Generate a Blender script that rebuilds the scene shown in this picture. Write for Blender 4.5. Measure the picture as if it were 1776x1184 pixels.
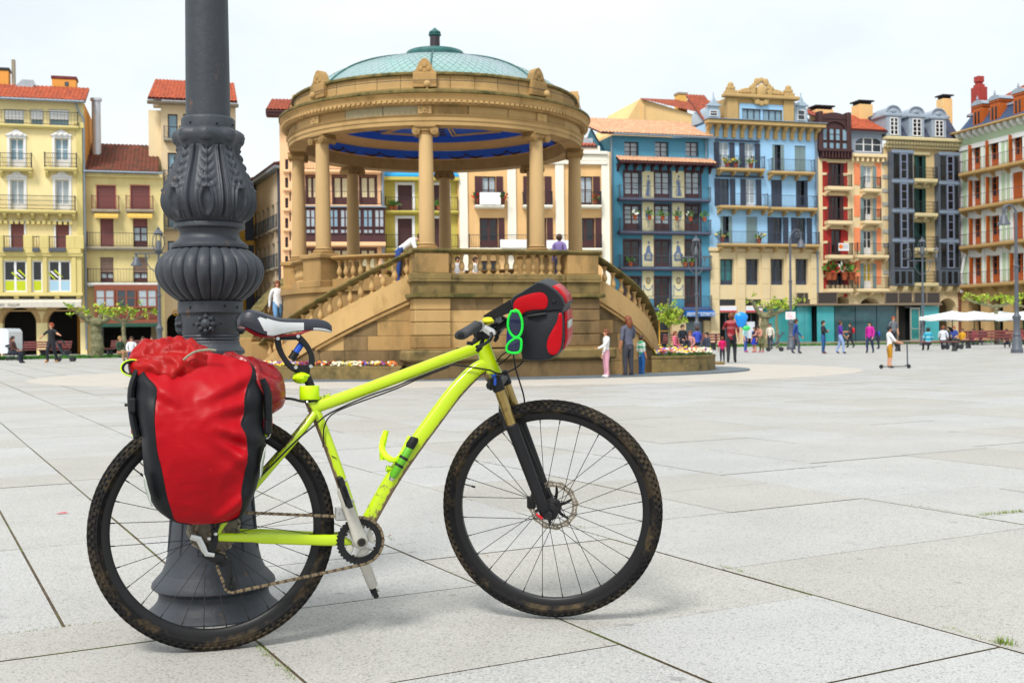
import bpy, bmesh, math, random
from mathutils import Vector, Matrix, noise
PI=math.pi; R=math.radians
rnd=random.Random(7)
SC=bpy.context.scene
for o in list(bpy.data.objects): bpy.data.objects.remove(o)

# ------------------------------------------------------------------ camera
F=1950.0; CH=.95
FW=Vector((0,math.cos(10/F),-math.sin(10/F))); UP0=Vector((0,math.sin(10/F),math.cos(10/F)))
_r=R(.66)
CR=Vector((math.cos(_r),0,0))-UP0*math.sin(_r)
CU=Vector((math.sin(_r),0,0))+UP0*math.cos(_r)
CAM=Vector((0,0,CH))
cd=bpy.data.cameras.new('camera'); cam=bpy.data.objects.new('camera',cd); SC.collection.objects.link(cam)
m=Matrix((CR,CU,-FW)).transposed().to_4x4(); m.translation=CAM; cam.matrix_world=m
cd.sensor_width=36; cd.lens=36*F/1776; cd.clip_start=.05; cd.clip_end=2000
cd.dof.use_dof=True; cd.dof.focus_distance=3.6; cd.dof.aperture_fstop=9
SC.camera=cam
# ------------------------------------------------------------------ sky, sun, exposure
W=bpy.data.worlds.new('World'); SC.world=W; W.use_nodes=True
nt=W.node_tree; nt.nodes.clear()
def nd(t,**k):
    n=nt.nodes.new(t)
    for a,b in k.items(): setattr(n,a,b)
    return n
SUN_EL,SUN_AZ=52,205      # azimuth clockwise from +Y; the sun stands behind the camera, a little left
sky=nd('ShaderNodeTexSky',sky_type='NISHITA',sun_disc=False); sky.sun_elevation=R(SUN_EL); sky.sun_rotation=R(SUN_AZ); sky.dust_density=3; sky.air_density=1.2
b1=nd('ShaderNodeBackground'); b1.inputs[1].default_value=.12
b2=nd('ShaderNodeBackground'); b2.inputs[0].default_value=(.925,.985,1.0,1); b2.inputs[1].default_value=.90
tc=nd('ShaderNodeTexCoord'); mp=nd('ShaderNodeMapping'); mp.inputs['Scale'].default_value=(1,1,2.2)
nz=nd('ShaderNodeTexNoise'); nz.inputs['Scale'].default_value=2.6; nz.inputs['Detail'].default_value=6; nz.inputs['Roughness'].default_value=.55
rp=nd('ShaderNodeValToRGB'); rp.color_ramp.elements[0].position=.30; rp.color_ramp.elements[0].color=(.70,.70,.70,1); rp.color_ramp.elements[1].position=.62; rp.color_ramp.elements[1].color=(1,1,1,1)
mx=nd('ShaderNodeMixShader'); ow=nd('ShaderNodeOutputWorld'); L=nt.links.new
L(sky.outputs[0],b1.inputs[0]); L(tc.outputs['Generated'],mp.inputs[0]); L(mp.outputs[0],nz.inputs[0]); L(nz.outputs[0],rp.inputs[0])
L(rp.outputs[0],mx.inputs[0]); L(b1.outputs[0],mx.inputs[1]); L(b2.outputs[0],mx.inputs[2]); L(mx.outputs[0],ow.inputs[0])
sd=bpy.data.lights.new('sun','SUN'); sd.energy=3.0; sd.angle=R(16); sd.color=(1,.96,.9)
sun=bpy.data.objects.new('sun',sd); SC.collection.objects.link(sun)
_d=Vector((math.sin(R(SUN_AZ))*math.cos(R(SUN_EL)),math.cos(R(SUN_AZ))*math.cos(R(SUN_EL)),math.sin(R(SUN_EL))))
sun.rotation_euler=(-_d).to_track_quat('-Z','Y').to_euler()
SC.view_settings.view_transform='Standard'; SC.view_settings.look='None'; SC.view_settings.exposure=.27; SC.view_settings.gamma=1; SC.view_settings.use_curve_mapping=False
SC.render.engine='CYCLES'; SC.cycles.use_denoising=True; SC.cycles.max_bounces=6; SC.cycles.diffuse_bounces=3; SC.cycles.glossy_bounces=3; SC.cycles.transparent_max_bounces=8
SC.cycles.caustics_reflective=False; SC.cycles.caustics_refractive=False

# ------------------------------------------------------------------ helpers
def ray(px,py): return FW+CR*((px-888)/F)+CU*((592-py)/F)
def G(px,py,z=0.0):
    d=ray(px,py); return CAM+d*((z-CH)/d.z)
def PY(px,py,Y):
    d=ray(px,py); return CAM+d*(Y/d.y)
def PL(px,py,p0,n):
    d=ray(px,py); return CAM+d*((p0-CAM).dot(n)/d.dot(n))

def lin(h,k=1.0):
    h=h.lstrip('#'); o=[]
    for i in (0,2,4):
        v=int(h[i:i+2],16)/255; v=v/12.92 if v<=.04045 else ((v+.055)/1.055)**2.4
        o.append(min(1,v*k))
    return tuple(o)+(1,)

MATS={}
def mat(name,col,rough=.7,metal=0,var=.12,vs=3.0,bump=.0,bs=30.0,rand=.0,col2=None,c2lo=.5,c2hi=.7,c2s=4.0,spec=.5,coat=0,emit=0,stretch=None,alpha=None,trans=0):
    if name in MATS: return MATS[name]
    if isinstance(col,str): col=lin(col)
    M=bpy.data.materials.new(name); M.use_nodes=True; t=M.node_tree; N=t.nodes; K=t.links.new
    P=N['Principled BSDF']; P.inputs['Roughness'].default_value=rough; P.inputs['Metallic'].default_value=metal
    P.inputs['Specular IOR Level'].default_value=spec; P.inputs['Coat Weight'].default_value=coat
    P.inputs['Base Color'].default_value=col
    if trans: P.inputs['Transmission Weight'].default_value=trans
    if alpha: P.inputs['Alpha'].default_value=alpha
    if emit: P.inputs['Emission Color'].default_value=col; P.inputs['Emission Strength'].default_value=emit
    tc=N.new('ShaderNodeTexCoord'); src=tc.outputs['Object']
    if stretch:
        mp=N.new('ShaderNodeMapping'); mp.inputs['Scale'].default_value=stretch; K(src,mp.inputs[0]); src=mp.outputs[0]
    cur=None
    if var or rand:
        nz=N.new('ShaderNodeTexNoise'); nz.inputs['Scale'].default_value=vs; nz.inputs['Detail'].default_value=5; nz.inputs['Roughness'].default_value=.6
        K(src,nz.inputs[0])
        mr=N.new('ShaderNodeMapRange'); mr.inputs['From Min'].default_value=.3; mr.inputs['From Max'].default_value=.7; mr.inputs['To Min'].default_value=1-var; mr.inputs['To Max'].default_value=1+var
        K(nz.outputs[0],mr.inputs[0]); val=mr.outputs[0]
        if rand:
            oi=N.new('ShaderNodeObjectInfo'); m2=N.new('ShaderNodeMapRange'); m2.inputs['To Min'].default_value=1-rand; m2.inputs['To Max'].default_value=1+rand
            K(oi.outputs['Random'],m2.inputs[0]); mm=N.new('ShaderNodeMath'); mm.operation='MULTIPLY'; K(val,mm.inputs[0]); K(m2.outputs[0],mm.inputs[1]); val=mm.outputs[0]
        hs=N.new('ShaderNodeHueSaturation'); hs.inputs['Color'].default_value=col; K(val,hs.inputs['Value']); cur=hs.outputs[0]
    if col2 is not None:
        if isinstance(col2,str): col2=lin(col2)
        n2=N.new('ShaderNodeTexNoise'); n2.inputs['Scale'].default_value=c2s; n2.inputs['Detail'].default_value=8; n2.inputs['Roughness'].default_value=.65; K(src,n2.inputs[0])
        r2=N.new('ShaderNodeMapRange'); r2.inputs['From Min'].default_value=c2lo; r2.inputs['From Max'].default_value=c2hi; K(n2.outputs[0],r2.inputs[0])
        mi=N.new('ShaderNodeMix'); mi.data_type='RGBA'; K(r2.outputs[0],mi.inputs[0])
        if cur is None: mi.inputs[6].default_value=col
        else: K(cur,mi.inputs[6])
        mi.inputs[7].default_value=col2; cur=mi.outputs[2]
    if cur is not None: K(cur,P.inputs['Base Color'])
    if bump:
        nb=N.new('ShaderNodeTexNoise'); nb.inputs['Scale'].default_value=bs; nb.inputs['Detail'].default_value=6; K(src,nb.inputs[0])
        bp=N.new('ShaderNodeBump'); bp.inputs['Strength'].default_value=min(1,bump); bp.inputs['Distance'].default_value=.02; K(nb.outputs[0],bp.inputs['Height']); K(bp.outputs[0],P.inputs['Normal'])
    MATS[name]=M; return M

def catmull(pts,n=6):
    P=[Vector(p) for p in pts]; out=[]
    for i in range(len(P)-1):
        a=P[max(i-1,0)];b=P[i];c=P[i+1];d=P[min(i+2,len(P)-1)]
        for k in range(n):
            t=k/n; out.append(.5*((2*b)+(c-a)*t+(2*a-5*b+4*c-d)*t*t+(3*b-a-3*c+d)*t**3))
    out.append(P[-1]); return out

class MB:
    def __init__(s): s.v=[]; s.f=[]; s.m=[]
    def add(s,vs,fs,m=0):
        o=len(s.v); s.v+= [tuple(v) for v in vs]; s.f+= [tuple(i+o for i in f) for f in fs]; s.m+= [m]*len(fs)
        return s
    def box(s,x0,x1,y0,y1,z0,z1,m=0):
        return s.add([(x0,y0,z0),(x1,y0,z0),(x1,y1,z0),(x0,y1,z0),(x0,y0,z1),(x1,y0,z1),(x1,y1,z1),(x0,y1,z1)],
          [(0,3,2,1),(4,5,6,7),(0,1,5,4),(1,2,6,5),(2,3,7,6),(3,0,4,7)],m)
    def cbox(s,x0,x1,y0,y1,z0,z1,c=.01,m=0):   # box with chamfered edges
        o=[]
        for (x,sx) in ((x0,1),(x1,-1)):
            for (y,sy) in ((y0,1),(y1,-1)):
                for (z,sz) in ((z0,1),(z1,-1)):
                    o+= [(x+sx*c,y+sy*c,z),(x+sx*c,y,z+sz*c),(x,y+sy*c,z+sz*c)]
        bm=bmesh.new()
        vs=[bm.verts.new(p) for p in o]; r=bmesh.ops.convex_hull(bm,input=vs); bm.verts.index_update()
        bmesh.ops.dissolve_limit(bm,angle_limit=.01,verts=bm.verts,edges=bm.edges); bm.verts.index_update()
        s.add([v.co for v in bm.verts],[[v.index for v in f.verts] for f in bm.faces],m); bm.free(); return s
    def quad(s,a,b,c,d,m=0): return s.add([a,b,c,d],[(0,1,2,3)],m)
    def prism(s,out,h0,h1,ax='z',m=0):
        n=len(out)
        def P(p,h):
            return (p[0],p[1],h) if ax=='z' else ((p[0],h,p[1]) if ax=='y' else (h,p[0],p[1]))
        vs=[P(p,h0) for p in out]+[P(p,h1) for p in out]
        fs=[tuple(range(n))[::-1],tuple(range(n,2*n))]+[(i,(i+1)%n,n+(i+1)%n,n+i) for i in range(n)]
        if ax=='y': fs=[f[::-1] for f in fs]
        return s.add(vs,fs,m)
    def tube(s,pts,r,n=8,m=0,cap=True,lat=None,rb=None,ex=2.0,closed=False):
        # sweep; r scalar or list. lat = fixed lateral axis (then r in-plane, rb lateral, ex superellipse exponent)
        P=[Vector(p) for p in pts]; k=len(P); rr=r if isinstance(r,(list,tuple)) else [r]*k
        rl=(rb if isinstance(rb,(list,tuple)) else [rb]*k) if rb is not None else rr
        vs=[];prev=None
        for i in range(k):
            if closed: t=(P[(i+1)%k]-P[i-1])
            else: t=(P[min(i+1,k-1)]-P[max(i-1,0)])
            t.normalize()
            if lat is not None: b=Vector(lat); b=(b-t*b.dot(t)).normalized(); a=b.cross(t)
            else:
                if prev is None: a=t.orthogonal().normalized()
                else: a=(prev-t*prev.dot(t)).normalized()
                b=t.cross(a)
            prev=a
            for j in range(n):
                an=2*PI*j/n; c_,s_=math.cos(an),math.sin(an)
                if ex!=2: c_=math.copysign(abs(c_)**(2/ex),c_); s_=math.copysign(abs(s_)**(2/ex),s_)
                vs.append(P[i]+a*(c_*rr[i])+b*(s_*rl[i]))
        fs=[]
        for i in range(k if closed else k-1):
            i2=(i+1)%k
            for j in range(n): fs.append((i*n+j,i*n+(j+1)%n,i2*n+(j+1)%n,i2*n+j))
        if cap and not closed: fs+= [tuple(range(n))[::-1],tuple(range((k-1)*n,k*n))]
        return s.add(vs,fs,m)
    def lathe(s,prof,n=24,a0=0,a1=2*PI,m=0,fn=None,ax='z',c=(0,0,0)):
        full=abs(a1-a0)>=2*PI-1e-6; k=n if full else n+1; vs=[]; fs=[]
        for i,(r,z) in enumerate(prof):
            for j in range(k):
                a=a0+(a1-a0)*j/n; q=r+(fn(a,i,z) if fn else 0)
                x,y=q*math.sin(a),-q*math.cos(a)
                p=(x,y,z) if ax=='z' else ((x,z,y) if ax=='y' else (z,x,y))
                vs.append((p[0]+c[0],p[1]+c[1],p[2]+c[2]))
        for i in range(len(prof)-1):
            for j in range(n):
                j2=(j+1)%k; f=(i*k+j,i*k+j2,(i+1)*k+j2,(i+1)*k+j)
                fs.append(f if ax!='y' else f[::-1])
        return s.add(vs,fs,m)
    def ball(s,c,r,n=12,m=0,sz=(1,1,1),fn=None):
        vs=[];fs=[];h=n//2
        for i in range(h+1):
            t=PI*i/h
            for j in range(n):
                a=2*PI*j/n; d=Vector((math.sin(t)*math.cos(a),math.sin(t)*math.sin(a),math.cos(t))); q=r*(1+(fn(d) if fn else 0))
                vs.append((c[0]+d.x*q*sz[0],c[1]+d.y*q*sz[1],c[2]+d.z*q*sz[2]))
        for i in range(h):
            for j in range(n): fs.append((i*n+j,(i+1)*n+j,(i+1)*n+(j+1)%n,i*n+(j+1)%n))
        return s.add(vs,fs,m)
    def grid(s,rows,m=0,closed=False):
        k=len(rows[0]); vs=[p for r in rows for p in r]; fs=[]
        for i in range(len(rows)-1):
            for j in range(k if closed else k-1): fs.append((i*k+j,i*k+(j+1)%k,(i+1)*k+(j+1)%k,(i+1)*k+j))
        return s.add(vs,fs,m)
    def xf(s,M):
        s.v=[tuple(M@Vector(v)) for v in s.v]; return s
    def join(s,o,M=None,dm=0):
        vs=[M@Vector(v) for v in o.v] if M else o.v
        b=len(s.v); s.v+= [tuple(v) for v in vs]; s.f+= [tuple(i+b for i in f) for f in o.f]; s.m+= [x+dm for x in o.m]; return s
    def mesh(s,name,mats,smooth=35,merge=False,fix=True):
        me=bpy.data.meshes.new(name); me.from_pydata(s.v,[],s.f)
        for x in (mats if isinstance(mats,(list,tuple)) else [mats]): me.materials.append(x)
        me.polygons.foreach_set('material_index',s.m)
        if merge or fix:
            bm=bmesh.new(); bm.from_mesh(me)
            if merge: bmesh.ops.remove_doubles(bm,verts=bm.verts,dist=1e-5)
            if fix: bmesh.ops.recalc_face_normals(bm,faces=bm.faces)
            bm.to_mesh(me); bm.free()
        if smooth:
            me.polygons.foreach_set('use_smooth',[True]*len(me.polygons)); me.set_sharp_from_angle(angle=R(smooth))
        me.update(); return me
    def build(s,name,mats,parent=None,loc=None,**k):
        return link(name,s.mesh(name,mats,**k),parent,loc)
def link(name,me,parent=None,loc=None,M=None):
    o=bpy.data.objects.new(name,me); SC.collection.objects.link(o)
    if parent is not None: o.parent=parent
    if M is not None: o.matrix_local=M
    elif loc is not None: o.location=loc
    return o
def tag(o,label=None,cat=None,group=None,kind=None):
    if label: o['label']=label
    if cat: o['category']=cat
    if group: o['group']=group
    if kind: o['kind']=kind
    return o
def thing(name,label,cat,loc=(0,0,0),rz=0,group=None,M=None):
    o=bpy.data.objects.new(name,None); SC.collection.objects.link(o); o.empty_display_size=.2
    if M is not None: o.matrix_world=M
    else: o.location=loc; o.rotation_euler=(0,0,rz)
    return tag(o,label,cat,group)
def struct(o): o['kind']='structure'; return o
def stuff(o): o['kind']='stuff'; return o
CACHE={}
def cached(key,fn):
    if key not in CACHE: CACHE[key]=fn()
    return CACHE[key]
def copy_tree(o,parent=None):
    c=o.copy(); SC.collection.objects.link(c)
    if parent is not None: c.parent=parent
    for ch in list(o.children): copy_tree(ch,c)
    return c

# ------------------------------------------------------------------ ground
AX=Vector((math.sin(R(-28.3)),math.cos(R(-28.3)),0)); BX=Vector((math.cos(R(-28.3)),-math.sin(R(-28.3)),0))
def AB(b,a,z=0): 
    p=BX*b+AX*a; return (p.x,p.y,z)
def granite(name,base,attr=False):
    M=bpy.data.materials.new(name); M.use_nodes=True; t=M.node_tree; N=t.nodes; K=t.links.new; P=N['Principled BSDF']
    P.inputs['Roughness'].default_value=.55; P.inputs['Specular IOR Level'].default_value=.35
    g=N.new('ShaderNodeNewGeometry'); pos=g.outputs['Position']
    def noi(sc,de,ro=.6):
        n=N.new('ShaderNodeTexNoise'); n.inputs['Scale'].default_value=sc; n.inputs['Detail'].default_value=de; n.inputs['Roughness'].default_value=ro; K(pos,n.inputs[0]); return n.outputs[0]
    def mr(x,a,b,c,d):
        n=N.new('ShaderNodeMapRange'); n.inputs[1].default_value=a; n.inputs[2].default_value=b; n.inputs[3].default_value=c; n.inputs[4].default_value=d; K(x,n.inputs[0]); return n.outputs[0]
    def mul(x,y):
        n=N.new('ShaderNodeMath'); n.operation='MULTIPLY'; K(x,n.inputs[0]); K(y,n.inputs[1]); return n.outputs[0]
    # per-slab tone
    if attr:
        at=N.new('ShaderNodeAttribute'); at.attribute_name='tone'; rv=at.outputs['Fac']
    else:
        oi=N.new('ShaderNodeObjectInfo'); rv=oi.outputs['Random']
    cr=N.new('ShaderNodeValToRGB'); e=cr.color_ramp.elements
    e[0].position=0; e[0].color=tuple(x*k for x,k in zip(base[:3],(.945,.925,.88)))+(1,)
    e[1].position=1; e[1].color=tuple(x*k for x,k in zip(base[:3],(1.04,1.06,1.085)))+(1,)
    e2=e.new(.5); e2.color=tuple(x*k for x,k in zip(base[:3],(1.0,1.0,.99)))+(1,)
    K(rv,cr.inputs[0])
    sp=mr(noi(150,2,.8),.36,.62,.74,1.16)          # dark mica and pale quartz grains
    vo=N.new('ShaderNodeTexVoronoi'); vo.inputs['Scale'].default_value=140; K(pos,vo.inputs[0])
    gr=N.new('ShaderNodeSeparateColor'); K(vo.outputs['Color'],gr.inputs[0]); sp2=mr(gr.outputs[0],0,.22,.62,1)
    st=mr(noi(1.3,5),.3,.72,.91,1.05)
    bl=mr(noi(3.7,3,.5),.68,.76,1.0,.78)          # worn dark blotches
    gum=N.new('ShaderNodeTexVoronoi'); gum.inputs['Scale'].default_value=3.0; K(pos,gum.inputs[0]); gm=mr(gum.outputs['Distance'],.04,.075,.66,1.0)
    val=mul(mul(mul(sp,sp2),mul(st,bl)),gm)
    hs=N.new('ShaderNodeHueSaturation'); K(cr.outputs[0],hs.inputs['Color']); K(val,hs.inputs['Value']); K(hs.outputs[0],P.inputs['Base Color'])
    bp=N.new('ShaderNodeBump'); bp.inputs['Strength'].default_value=.25; bp.inputs['Distance'].default_value=.003; K(noi(220,3),bp.inputs['Height']); K(bp.outputs[0],P.inputs['Normal'])
    return M
GR=(.438,.432,.418,1)
m_slab=granite('granite_slab',GR); m_slabfar=granite('granite_paving',GR,True)
m_joint=mat('joint_grit',(.085,.062,.034,1),.95,var=.5,vs=20,col2=(.10,.13,.025,1),c2lo=.52,c2hi=.60,c2s=2.2)
m_joint2=mat('joint_moss',(.10,.13,.02,1),.95,var=.5,vs=30)
ground=struct(MB().quad((-700,-40,-.006),(700,-40,-.006),(700,900,-.006),(-700,900,-.006)).build('ground',m_joint,smooth=0))
pav=bpy.data.objects.new('pavement',None); SC.collection.objects.link(pav); struct(pav)
GAP=.0055
def cuts(strip):
    r=random.Random(strip*31+5); fixed={0:[2.55,3.67,4.0,5.61],1:[3.85,4.62,5.6],2:[2.28,3.07,4.4],3:[2.1,3.59,4.71],4:[3.59,4.71],5:[3.9,4.7,5.98]}.get(strip,[])
    c=list(fixed) if fixed else [2.2+r.random()]
    while c[0]>-3: c.insert(0,c[0]-r.choice([.62,.8,.96,1.2,1.45]))
    while c[-1]<118: c.append(c[-1]+r.choice([.62,.8,.96,1.2,1.45,1.6]))
    return c
far=MB(); tones=[]
n_sl=0
for s in range(-70,95):
    cs=cuts(s)
    for a0,a1 in zip(cs,cs[1:]):
        b0,b1=s*.96,(s+1)*.96
        parts=[(b0,b1)]
        if s==0 and 4.0<=a0<9: parts=[(b0,.45),(.45,b1)]
        for (p0,p1) in parts:
            c=Vector(AB((p0+p1)/2,(a0+a1)/2))
            if c.y<-3 or c.y>100 or abs(c.x)>75: continue
            near=.4<c.y<20 and abs(c.x)<c.y*.46+1.0 and n_sl<290
            if near:
                n_sl+=1
                dz=rnd.uniform(-.0022,.0012)
                w,l=(p1-p0)/2-GAP,(a1-a0)/2-GAP
                me=cached(('slab',round(w,3),round(l,3)),lambda:MB().cbox(-w,w,-l,l,-.014,0,.0015).mesh('slab',[m_slab,m_joint],smooth=0))
                if not me.get('done'):
                    me['done']=1
                    for p_ in me.polygons: p_.material_index=0 if p_.normal.z>.5 else 1
                o=link('slab',me,pav,(c.x,c.y,dz)); o.rotation_euler=(0,0,R(28.3))
            else:
                g_=.010; q=[AB(p0+g_,a0+g_),AB(p1-g_,a0+g_),AB(p1-g_,a1-g_),AB(p0+g_,a1-g_)]; far.add(q,[(0,1,2,3)]); tones.append(rnd.random())
fo=stuff(far.build('distant_slabs',m_slabfar,pav,smooth=0,fix=False))
at=fo.data.attributes.new('tone','FLOAT','FACE'); at.data.foreach_set('value',tones)
far2=struct(MB().quad((-700,96,-.003),(700,96,-.003),(700,880,-.003),(-700,880,-.003)).build('far_pavement',mat('far_paving',GR,.7,vs=.3),smooth=0))
# ------------------------------------------------------------------ bandstand
KC=Vector((-1.93,29.5,0)); KR=3.62
m_st=mat('sandstone',lin('#b8935c',.76),.85,var=.16,vs=1.6,bump=.25,bs=25,rand=.13,col2=lin('#6a5a34',.8),c2lo=.53,c2hi=.74,c2s=1.3,stretch=(1,1,.45))
m_stw=mat('weathered_stone',lin('#8b7648',.78),.9,var=.22,vs=2.2,bump=.3,bs=30,rand=.12,col2=lin('#4a4426',.8),c2lo=.50,c2hi=.72,c2s=2.5)
m_stp=mat('pale_stone',lin('#c8a46c',.80),.85,var=.12,vs=1.2,bump=.2,bs=25,rand=.1,col2=lin('#8f6d3c',.85),c2lo=.52,c2hi=.74,c2s=1.5,stretch=(1,1,.5))
m_stc=mat('column_stone',lin('#cdab78',.84),.85,var=.12,vs=1.4,bump=.15,bs=30,rand=.06,stretch=(1,1,.35))
m_moss=mat('mossy_ledge',lin('#7a6a3c',.85),.95,var=.35,vs=4,bump=.4,bs=30,col2=lin('#4f4d22',.8),c2lo=.48,c2hi=.62,c2s=3)
m_mort=mat('stone_joint',lin('#4a3a20',.7),.95,var=.2)
m_cu=mat('copper_patina',lin('#93b9b5',.80),.45,var=.10,vs=2.0,bump=.05,rand=0,col2=lin('#aab9c4',.85),c2lo=.42,c2hi=.7,c2s=.7)
m_cud=mat('dark_copper',lin('#2d6f6d',.7),.5,var=.25,vs=4,stretch=(1,1,.3))
m_cub=mat('dark_bronze',lin('#3a2e38',.7),.5,var=.2)
m_blue=mat('ceiling_blue',lin('#1560e0',1.0),.5,var=.08)
m_tan=mat('ceiling_ochre',lin('#dcb27c',.95),.7,var=.08)
m_fig=mat('ceiling_umber',lin('#5a4030',.7),.8,var=.1)
m_dark=mat('dark_ring_stone',lin('#7f8d98',.5),.7,var=.1,vs=3,bump=.1,bs=60)
m_ringt=mat('tan_ring_paving',lin('#d2cbc1',.72),.7,var=.08,vs=1.5)
m_std=mat('stained_stone',lin('#917650',.74),.9,var=.2,vs=1.8,bump=.25,bs=25,rand=.12,col2=lin('#4d4026',.8),c2lo=.46,c2hi=.70,c2s=1.8,stretch=(1,1,.4))
def kp(az,rho,z=0): a=R(az); return Vector((rho*math.sin(a),-rho*math.cos(a),z))
kio=thing('bandstand','round sandstone bandstand with eight columns and a pale green copper dome','bandstand',KC)
# paving rings round it
def ring(name,r0,r1,z,h,m,n=96,sx=1.0,cx=0):
    b=MB(); P=[]
    for (r,zz) in ((r0,z-h),(r1,z-h),(r1,z),(r0,z)): P.append([(cx+KC.x+r*sx*math.sin(2*PI*j/n),KC.y-r*math.cos(2*PI*j/n),zz) for j in range(n)])
    b.grid(P+[P[0]],closed=True); return struct(b.build(name,m))
ring('tan_paving_ring',5.0,8.6,.004,.003,m_ringt,sx=1.22,cx=.3)
ring('dark_kerb_ring',4.6,5.55,.035,.04,m_dark,sx=1.42,cx=.2)

# drum / core below the floor
b=MB(); b.lathe([(3.98,0),(3.98,2.0),(4.05,2.02),(4.05,2.14),(0,2.14)],64); b.build('floor_drum',m_st,kio)
ZR=2.88   # rail top
# bastion (front platform) chord A-B
A=kp(-1.5,5.02); Bp=kp(47.5,5.25)
ch=(Bp-A); LN=ch.length; ch.normalize(); chn=Vector((ch.y,-ch.x,0))   # outward normal
bast=MB()
c1=kp(-4,3.9); c2=kp(50,3.9)
bast.prism([(A.x-chn.x*.06,A.y-chn.y*.06),(Bp.x-chn.x*.06,Bp.y-chn.y*.06),(c2.x,c2.y),(c1.x,c1.y)],0,2.17); bast.build('bastion_core',m_mort,kio)
BM_=Matrix((ch,-chn,Vector((0,0,1)))).transposed().to_4x4(); BM_.translation=A    # local x along face, y inward, z up
bm_emp=BM_
def fb(name,b,m,**k): 
    b.xf(BM_); return b.build(name,m,kio,**k)
PW=.74
courses=[(.69,.97),(.97,1.265),(1.265,1.53),(1.53,1.795)]
rs=random.Random(3)
def stone(x0,x1,y0,y1,z0,z1,m=None,c=.012):
    b=MB().cbox(x0,x1,y0,y1,z0,z1,c); return fb('stone',b,m or m_st,smooth=0)
for (z0,z1) in courses:
    stone(-.07,PW,-.09,.45,z0+.006,z1-.006,rs.choice([m_st,m_stp,m_std]),.018)
    stone(LN-PW,LN+.07,-.09,.45,z0+.006,z1-.006,rs.choice([m_st,m_stp,m_std]),.018)
    x=PW+.005
    while x<LN-PW-.05:
        w=rs.uniform(.38,.95); x1=min(x+w,LN-PW-.005)
        if LN-PW-x1<.25: x1=LN-PW-.005
        stone(x,x1-.004,rs.uniform(-.004,.006),.3,z0+.004,z1-.004,rs.choice([m_st,m_stp,m_std,m_stp]),.006); x=x1
# mouldings along the face with the piers breaking forward
def mould(name,z0,z1,out,m):
    b=MB(); b.cbox(-.07-out,PW+out*.5,-.09-out,.4,z0,z1,.012); b.cbox(PW+out*.5-.001,LN-PW-out*.5+.001,-out,.4,z0+.002,z1-.002,.012); b.cbox(LN-PW-out*.5,LN+.07+out,-.09-out,.4,z0,z1,.012); fb(name,b,m,smooth=0)
mould('ledge',1.80,1.885,.10,m_moss)
for x0,x1,yo in ((-.07,PW,-.09),(PW+.005,PW+1.0,0),(PW+1.005,LN-PW-.8,0),(LN-PW-.795,LN-PW-.005,0),(LN-PW,LN+.07,-.09)):
    stone(x0,x1,yo-.012,.4,1.886,2.14,m_stw,.008)
mould('string_course',2.142,2.20,.06,m_stw); mould('base_course',2.201,2.335,.03,m_stw)
# pedestals, rail, balusters
for x0,x1 in ((-.05,PW-.02),(LN-PW+.02,LN+.05)):
    b=MB(); b.cbox(x0,x1,-.08,.48,2.336,2.775,.012); fb('pedestal',b,m_st,smooth=0)
def rail_line(name,pts,w=.30,h=.105,m=None):
    b=MB(); rows=[]
    for i,p in enumerate(pts):
        t=(pts[min(i+1,len(pts)-1)]-pts[max(i-1,0)]); t.z=0; t.normalize(); nn=Vector((t.y,-t.x,0))
        rows.append([p+nn*(w/2)+Vector((0,0,-h*.75)),p+nn*(w/2+.03)+Vector((0,0,-h*.45)),p+nn*(w/2+.02)+Vector((0,0,-h*.1)),p+nn*(w/2-.05),p-nn*(w/2-.05),p-nn*(w/2+.02)+Vector((0,0,-h*.1)),p-nn*(w/2+.03)+Vector((0,0,-h*.45)),p-nn*(w/2)+Vector((0,0,-h*.75)),p-nn*(w/2-.05)+Vector((0,0,-h)),p+nn*(w/2-.05)+Vector((0,0,-h))])
    b.grid(rows,closed=True); k=len(rows[0]); n=len(b.v); b.f+= [tuple(range(k)),tuple(range(n-k,n))[::-1]]; b.m+=[0,0]
    return b.build(name,m or m_moss,kio,smooth=50)
y_=.12
rail_line('handrail',[BM_@Vector((x,y_,ZR+.004)) for x in (-.12,PW+.0,LN-PW,LN+.12)],.42,.11)
def bal_mesh(h=.44):
    pr=[(.055,0),(.055,.03),(.035,.045),(.03,.07),(.05,.10),(.068,.15),(.066,.19),(.045,.25),(.03,.30),(.034,.33),(.045,.345),(.034,.36),(.045,.385),(.058,.41),(.058,h)]
    b=MB(); b.lathe(pr,10); b.box(-.062,.062,-.062,.062,-.002,.02); b.box(-.062,.062,-.062,.062,h-.02,h+.004); return b.mesh('baluster',m_stp,smooth=40)
bal=bal_mesh()
def baluster(p): return link('baluster',bal,kio,p)
nb=13
for i in range(nb):
    p=BM_@Vector((PW+.12+(LN-2*PW-.24)*i/(nb-1),y_,2.335)); baluster(p)
# lower bench steps of the bastion
b=MB(); b.cbox(-.25,LN+.2,-.42,.3,.0,.40,.03); fb('plinth_step',b,m_std,smooth=0)
b=MB(); b.cbox(-.35,LN+.3,-.50,.3,.401,.66,.05); fb('plinth_bench',b,m_stw,smooth=0)
for x0,x1 in ((-.1,PW+.1),(LN-PW-.1,LN+.1)): b=MB(); b.cbox(x0,x1,-.16,.4,.661,.69,.01); fb('plinth_pad',b,m_st,smooth=0)

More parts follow.
